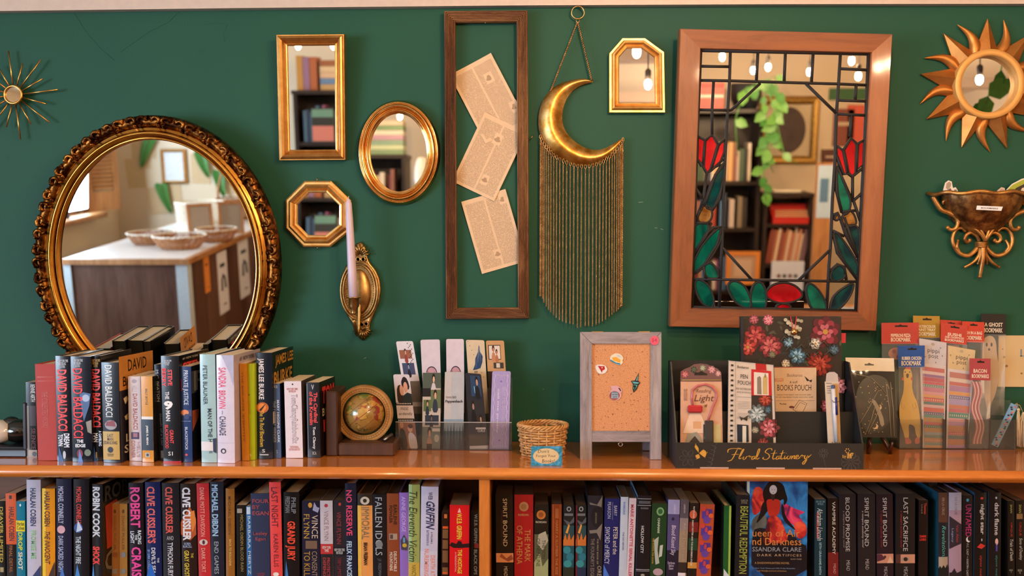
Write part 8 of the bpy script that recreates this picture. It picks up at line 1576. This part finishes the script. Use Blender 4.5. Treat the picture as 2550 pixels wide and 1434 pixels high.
z = zt
for i, c in enumerate(('#7f9a72', '#b9c49a', '#7d9a80', '#b08a96', '#cfc8b0', '#6d8a5c', '#c9b89a')):
    back_book(xr - .16, Yf - .13, z, .038, .28, .19, c, 'book stacked on the black bookcase, in the oval mirror', 'pale stacked books', flat=True); z += .039
book_run(xl + .045, xr - .06, Yf - .02, 1.52, .22, .30, 'book on the upper shelf of the black bookcase', 'books in the black bookcase, upper shelf', .12)
book_run(xl + .045, xr - .06, Yf - .02, 1.12, .2, .28, 'book on the middle shelf of the black bookcase', 'books in the black bookcase, middle shelf', .1)
fo = thing('display_book', 'face-out paperback with a landscape cover in the black bookcase', 'book', (xl + .23, Yf - .006, 1.5205)); m = MB(); m.box((-.09, -.012, 0), (.09, 0, .27), '#3d3c33'); m.box((-.085, .0001, .01), (.085, .0008, .13), '#c97a6a'); m.box((-.085, .0001, .13), (.085, .0008, .19), '#2a2b22'); m.box((-.085, .0001, .20), (.085, .0008, .26), '#66907a'); m.build('cover', fo)
st = thing('white_bust', 'white plaster figure standing beside the black bookcase, seen in the oval mirror', 'statue', (xr + .13, Yf - .02, 1.52))
m = MB(); m.lathe([(0, .0), (.07, .0), (.07, .02), (.045, .05), (.05, .14), (.065, .22), (.06, .30), (.045, .36), (.03, .385), (0, .39)], M('#e8e0d2', .5), 24); m.build('figure', st)
shelf_unit('narrow black plinth shelf that carries the white plaster figure', xr + .02, xr + .26, Yf - .2, Yf + .1, 1.52, [.4, .8, 1.2])
# the bookcase of the stained glass mirror
zt2 = SG.reflect(1800, 272, y=Yf).z; s2 = SG.reflect(1800, 452, y=Yf).z; s3 = SG.reflect(1800, 568, y=Yf).z
xa = 1.02; xb2 = SG.reflect(1896, 400, y=Yf).x
shelf_unit('black bookcase with a plant on top, seen at the left of the stained glass mirror', xa, xb2, Yf - .30, Yf, zt2, [.10, .45, s3, s2, s2 - .02][:4])
book_run(xa + .04, xb2 - .07, Yf - .02, s2, .22, .31, 'book, top shelf in the stained glass mirror', 'reflected books, top shelf')
book_run(xa + .04, xb2 - .07, Yf - .02, s3, .20, .29, 'book, second shelf in the stained glass mirror', 'reflected books, second shelf', .25)
book_run(xa + .04, xb2 - .07, Yf - .02, .45, .18, .26, 'book, low shelf in the stained glass mirror', 'reflected books, low shelf', .1)
zz = zt2
for c, hh in (('#d9534c', .085), ('#d9cfc0', .025), ('#e0564f', .06), ('#c9453f', .03)):
    back_book(xa + .31, Yf - .1, zz, hh, .34, .22, c, 'box file stacked in the stained glass mirror', 'stacked red boxes', flat=True); zz += hh + .001
pt = SG.reflect(1865, 262, y=Yf + .0)
pp = thing('trailing_pothos', 'pothos with long trailing green vines in a dark pot on the bookcase', 'potted plant', (pt.x, Yf - .13, zt2)); m = MB(); m.lathe([(0, 0), (.08, 0), (.12, .08), (.125, .2), (.115, .2), (.11, .17), (0, .17)], '#2a2c30', 24); m.build('pot', pp)
def leaf_at(m, p, ang, L, tilt, mat):
    c_, s_ = cos(ang), sin(ang); vs = []
    for (u, v, h) in ((0, 0, 0), (.25, .34, .03), (.6, .32, .04), (1, 0, -.06), (.6, -.32, .04), (.25, -.34, .03), (.5, 0, .0)):
        x, z = u * L, v * L; q = Vector((x * c_ - z * s_, h * L + tilt * u * L, x * s_ + z * c_)); vs.append(Vector(p) + q)
    m.add(vs, [(0, 1, 6), (1, 2, 6), (2, 3, 6), (3, 4, 6), (4, 5, 6), (5, 0, 6)], mat, True)
random.seed(5); m = MB(); ms = MB()
def vine(pxs, y, step=.06, L=.10):
    P = [SG.reflect(a, b, y=y) - pp.location for a, b in pxs]; ms.tube(P, .004, LEAF2, 5)
    for i in range(len(P) - 1):
        d = P[i + 1] - P[i]; n = max(1, int(d.length / step))
        for k in range(n):
            q = P[i] + d * (k / n); leaf_at(m, q, R(random.uniform(200, 340)), random.uniform(.7, 1.25) * L, random.uniform(-.1, .5), random.choice((LEAF, LEAF2)))
vine([(1870, 215), (1900, 200), (1905, 260), (1908, 320), (1912, 400), (1925, 430)], Yf + .12)
vine([(1870, 215), (1930, 190), (1935, 270), (1930, 330), (1900, 420), (1905, 500)], Yf + .14)
vine([(1865, 215), (1850, 225), (1830, 300), (1835, 390)], Yf + .12, .16)
vine([(1900, 200), (1920, 250), (1950, 380), (1985, 410)], Yf + .16, .12)
m.build('leaves', pp); ms.build('vines', pp)
# low shelf with typewriter, records and print
a1 = SG.reflect(1896, 557, y=Yf); a2 = SG.reflect(2022, 557, y=Yf); r1 = SG.reflect(1900, 657, y=Yf); n1 = SG.reflect(1900, 482, y=Yf)
zty = a1.z; xe = a2.x
shelf_unit('black shelf unit holding a typewriter and records, seen in the stained glass mirror', a1.x + .01, xe, Yf - .30, Yf, n1.z, [.12, r1.z, zty])
tw = thing('red_typewriter', 'red typewriter with cream keys and white paper in the stained glass mirror', 'typewriter', ((SG.reflect(1972, 520, y=Yf).x), Yf - .13, zty))
m = MB(); RDM = M('#b32a22', .35, coat=.4)
pr_ = [(.13, 0), (.13, .045), (.03, .10), (.0, .15), (-.11, .15), (-.11, 0)]
m.prism([(-.15, y, z) for y, z in pr_], [(.15, y, z) for y, z in pr_], RDM); m.build('housing', tw)
m = MB(); m.tube([(-.17, -.03, .165), (.17, -.03, .165)], .02, M('#1d1b1a'), 12); m.build('platen', tw)
m = MB(); m.box((-.11, -.045, .16), (.11, -.043, .26), M('#e8dec6')); m.build('paper', tw)
m = MB()
for r_ in range(4):
    for k in range(11): m.lathe([(0, 0), (.010, 0), (.010, .006), (0, .007)], M('#d9c08a'), 8, Matrix.Translation((-.12 + .024 * k + .005 * r_, .118 - .024 * r_, .055 + .013 * r_)))
m.build('keys', tw)
book_run(a1.x + .05, xe - .04, Yf - .02, r1.z, .24, .30, 'record sleeve leaning on the shelf under the typewriter', 'leaning record sleeves', 0, ['#b9785a', '#c9a98a', '#8f4b3a', '#d6c2a4', '#7a5a5c', '#a86a4a'], .012, .022, lean=R(8))
q = SG.reflect(1962, 688, y=Yf + .04); pf = thing('framed_print', 'white framed print with small dark figures, low in the stained glass mirror', 'picture', (q.x, Yf + .03, q.z)); m = MB(); m.box((-.13, -.01, -.12), (.13, .0, .12), '#c9cdd6')
for k in range(4): m.sphere((-.07 + .045 * k, .001, 0), .017, ('#6d4a3a', '#3a3f3a', '#7a4a42', '#4a5048')[k], 8, sy=.05)
m.build('print', pf); pf.location = (q.x, Yf + .012, max(r1.z - .30, .12) + .121 if False else q.z)
q = SG.reflect(1850, 668, y=Yf + .05); of = thing('orange_frame', 'orange wooden framed notice low in the stained glass mirror', 'picture', (q.x, Yf + .02, q.z)); m = MB(); frame_sweep(m, [(-.10, -.10), (.10, -.10), (.10, .10), (-.10, .10)], [(0, 0), (0, .012), (.035, .014), (.035, 0)], M('#c97a34', .45)); m.v = [(x, -y, z) for x, y, z in m.v]; m.build('frame', of); m = MB(); m.box((-.101, 0, -.101), (.101, .006, .101), '#a8866a'); m.box((-.07, .0061, -.07), (.07, .007, .07), '#b99a7e'); m.build('notice', of)
# wide gold frame with an oval picture on the far wall
a = SG.reflect(1888, 240, y=YB); b = SG.reflect(2030, 408, y=YB); gw, gh = (b.x - a.x) / 2, (a.z - b.z) / 2
r = thing('gold_picture_frame', 'wide ornate gold frame with a dark oval picture on the far wall', 'picture', ((a.x + b.x) / 2, YB + .02, (a.z + b.z) / 2)); m = MB()
frame_sweep(m, [(-gw + .07, -gh + .07), (gw - .07, -gh + .07), (gw - .07, gh - .07), (-gw + .07, gh - .07)], [(0, 0), (0, .01), (.02, .03), (.05, .035), (.07, .01), (.07, 0)], gold('gold_leaf_frame', '#8f6a34', '#c9a25a', .4, 60, .5)); m.v = [(x, -y, z) for x, y, z in m.v]; m.build('frame', r)
m = MB(); m.box((-gw + .07, -.01, -gh + .07), (gw - .07, .004, gh - .07), '#cdbb9a'); m.build('mat_board', r)
m = MB(); m.prism([(x, .006, z) for x, z in ell(0, 0, gw * .58, gh * .68, 40)], [(x, .004, z) for x, z in ell(0, 0, gw * .58, gh * .68, 40)], M('#4a3a34', .4, vary=.2, scale=20)); m.build('oval_picture', r)
# things at the right of the stained glass mirror
a = SG.reflect(2034, 405, y=-4.9); b = SG.reflect(2064, 700, y=-4.9)
r = thing('display_door', 'brown wooden display panel with a blue poster clipped on it', 'display panel', ((a.x + b.x) / 2, -4.9, 0)); w2 = (b.x - a.x) / 2; m = MB(); m.box((-w2, -.03, 0), (w2, 0, a.z), TAN); m.build('panel', r); m = MB(); m.box((-w2 + .01, .0, a.z - .42), (w2 - .02, .003, a.z - .02), '#a8bfd0'); m.box((-w2 + .03, .003, a.z - .3), (w2 - .05, .004, a.z - .12), '#4f7391'); m.build('poster', r)
for (x_, y_, w2, h2, c, nm, lab) in ((2068, 395, .09, .08, '#5a3326', 'wall_plaque', 'small dark brown plaque with pale lettering on the far wall'), (2098, 318, .09, .16, '#8a4a3a', 'wall_plaque', 'maroon printed plaque on the far wall beside the red cloth'), (2126, 235, .22, .05, '#3f6b42', 'green_sign', 'long green sign high on the far wall'), (2140, 320, .12, .2, '#d8604a', 'red_cloth', 'coral red cloth hanging on the far wall')):
    q = SG.reflect(x_, y_, y=YB); r = thing(nm, lab, 'wall sign' if 'cloth' not in nm else 'cloth', (q.x, YB + .001, q.z)); m = MB(); m.bbox((-w2, 0, -h2), (w2, .02, h2), M(c, .6), .004); m.box((-w2 * .6, .0201, h2 * .1), (w2 * .6, .021, h2 * .3), '#cdb59a') if 'plaque' in nm else None; m.build('board' if 'cloth' not in nm else 'drape', r)
tb = thing('display_table', 'low pine display table of books, lowest in the stained glass mirror', 'table', (2.0, -4.1, 0)); m = MB(); m.bbox((-.7, -.32, .46), (.7, .32, .49), TAN, .006); m.build('table_top', tb)
for sx_ in (-1, 1):
    for sy_ in (-1, 1): m = MB(); m.box((sx_ * .66 - .025, sy_ * .28 - .025, 0), (sx_ * .66 + .025, sy_ * .28 + .025, .4595), TAN); m.build('leg', tb)
random.seed(21); x = 1.36
while x < 2.62:
    w_ = random.uniform(.09, .14); back_book(x + w_ / 2 + .02, -4.1 + random.uniform(-.12, .1), .49, .03, w_, .2, random.choice(['#d9c9b4', '#c98a62', '#b9604a', '#8aa0b8', '#e0d6c6', '#6a4a3a', '#d8a03a']), 'paperback lying on the low display table', 'books on the display table', flat=True); x += w_ + .012
# bright near leaf seen in the sun mirror
lf = thing('hanging_vine', 'green vine with big leaves hanging from the ceiling, seen in the sun mirror', 'plant', (1.95, -1.66, H)); m = MB(); ms = MB()
P = [Vector((0, 0, -.02)), Vector((.03, .02, -.25)), SUNM.reflect(2486, 215, y=-1.64) - lf.location, SUNM.reflect(2462, 238, y=-1.64) - lf.location, SUNM.reflect(2452, 262, y=-1.64) - lf.location]
ms.tube(P, .003, LEAF2, 6); leaf_at(m, P[3], R(35), .12, .05, LEAF2); leaf_at(m, P[3], R(255), .10, .05, LEAF2); leaf_at(m, P[2], R(80), .07, .1, LEAF); leaf_at(m, P[4], R(200), .06, .1, LEAF); m.build('leaves', lf); ms.build('stem', lf)
# crown moulding and beams of the ceiling
m = MB()
for yb_ in (-1.6, -3.2, -4.8): m.box((XL, yb_ - .06, H - .07), (XR, yb_ + .06, H - .0005), WHITEP)
m.box((XL, YB + .0005, H - .16), (XR, YB + .04, H - .0005), WHITEP); struct('trim_2', m)
BN = ['at the upper left corner of the stained glass mirror reflection', 'in the second pane of the stained glass mirror, lower one', 'beside the plant top in the stained glass mirror, upper one', 'in the middle top pane of the stained glass mirror', 'in the upper right corner pane of the stained glass mirror', 'in the second-highest right pane of the stained glass mirror', 'cut by the right lead edge of the stained glass mirror',
      'reflected in the sun mirror', 'reflected at the top of the arched mirror', 'reflected low in the arched mirror', 'reflected at the upper left of the rectangular mirror', 'reflected at the upper right of the rectangular mirror', 'reflected at the top of the oval mirror']
# bulbs in view of the mirrors
for i, (x, y, z) in enumerate(BULBS):
    o = thing('pendant_bulb', 'glowing pendant bulb ' + BN[i], 'lamp', (x, y, z))
    m = MB(); m.sphere((0, 0, 0), .015, emit('#ffd4a6', BULB_STRENGTH * (.3 if i == 7 else 1.5 if i in (8, 9) else .5 if i > 9 else 1)), 16, sz=1.5); m.build('bulb', o)
    m = MB(); m.lathe([(.010, .018), (.014, .022), (.014, .06), (.006, .07), (0, .07)], M('#2b2522'), 16); m.build('socket', o)
    m = MB(); m.tube([(0, 0, .065), (0, 0, H - z)], .003, M('#1d1a18'), 6); m.build('cord', o)
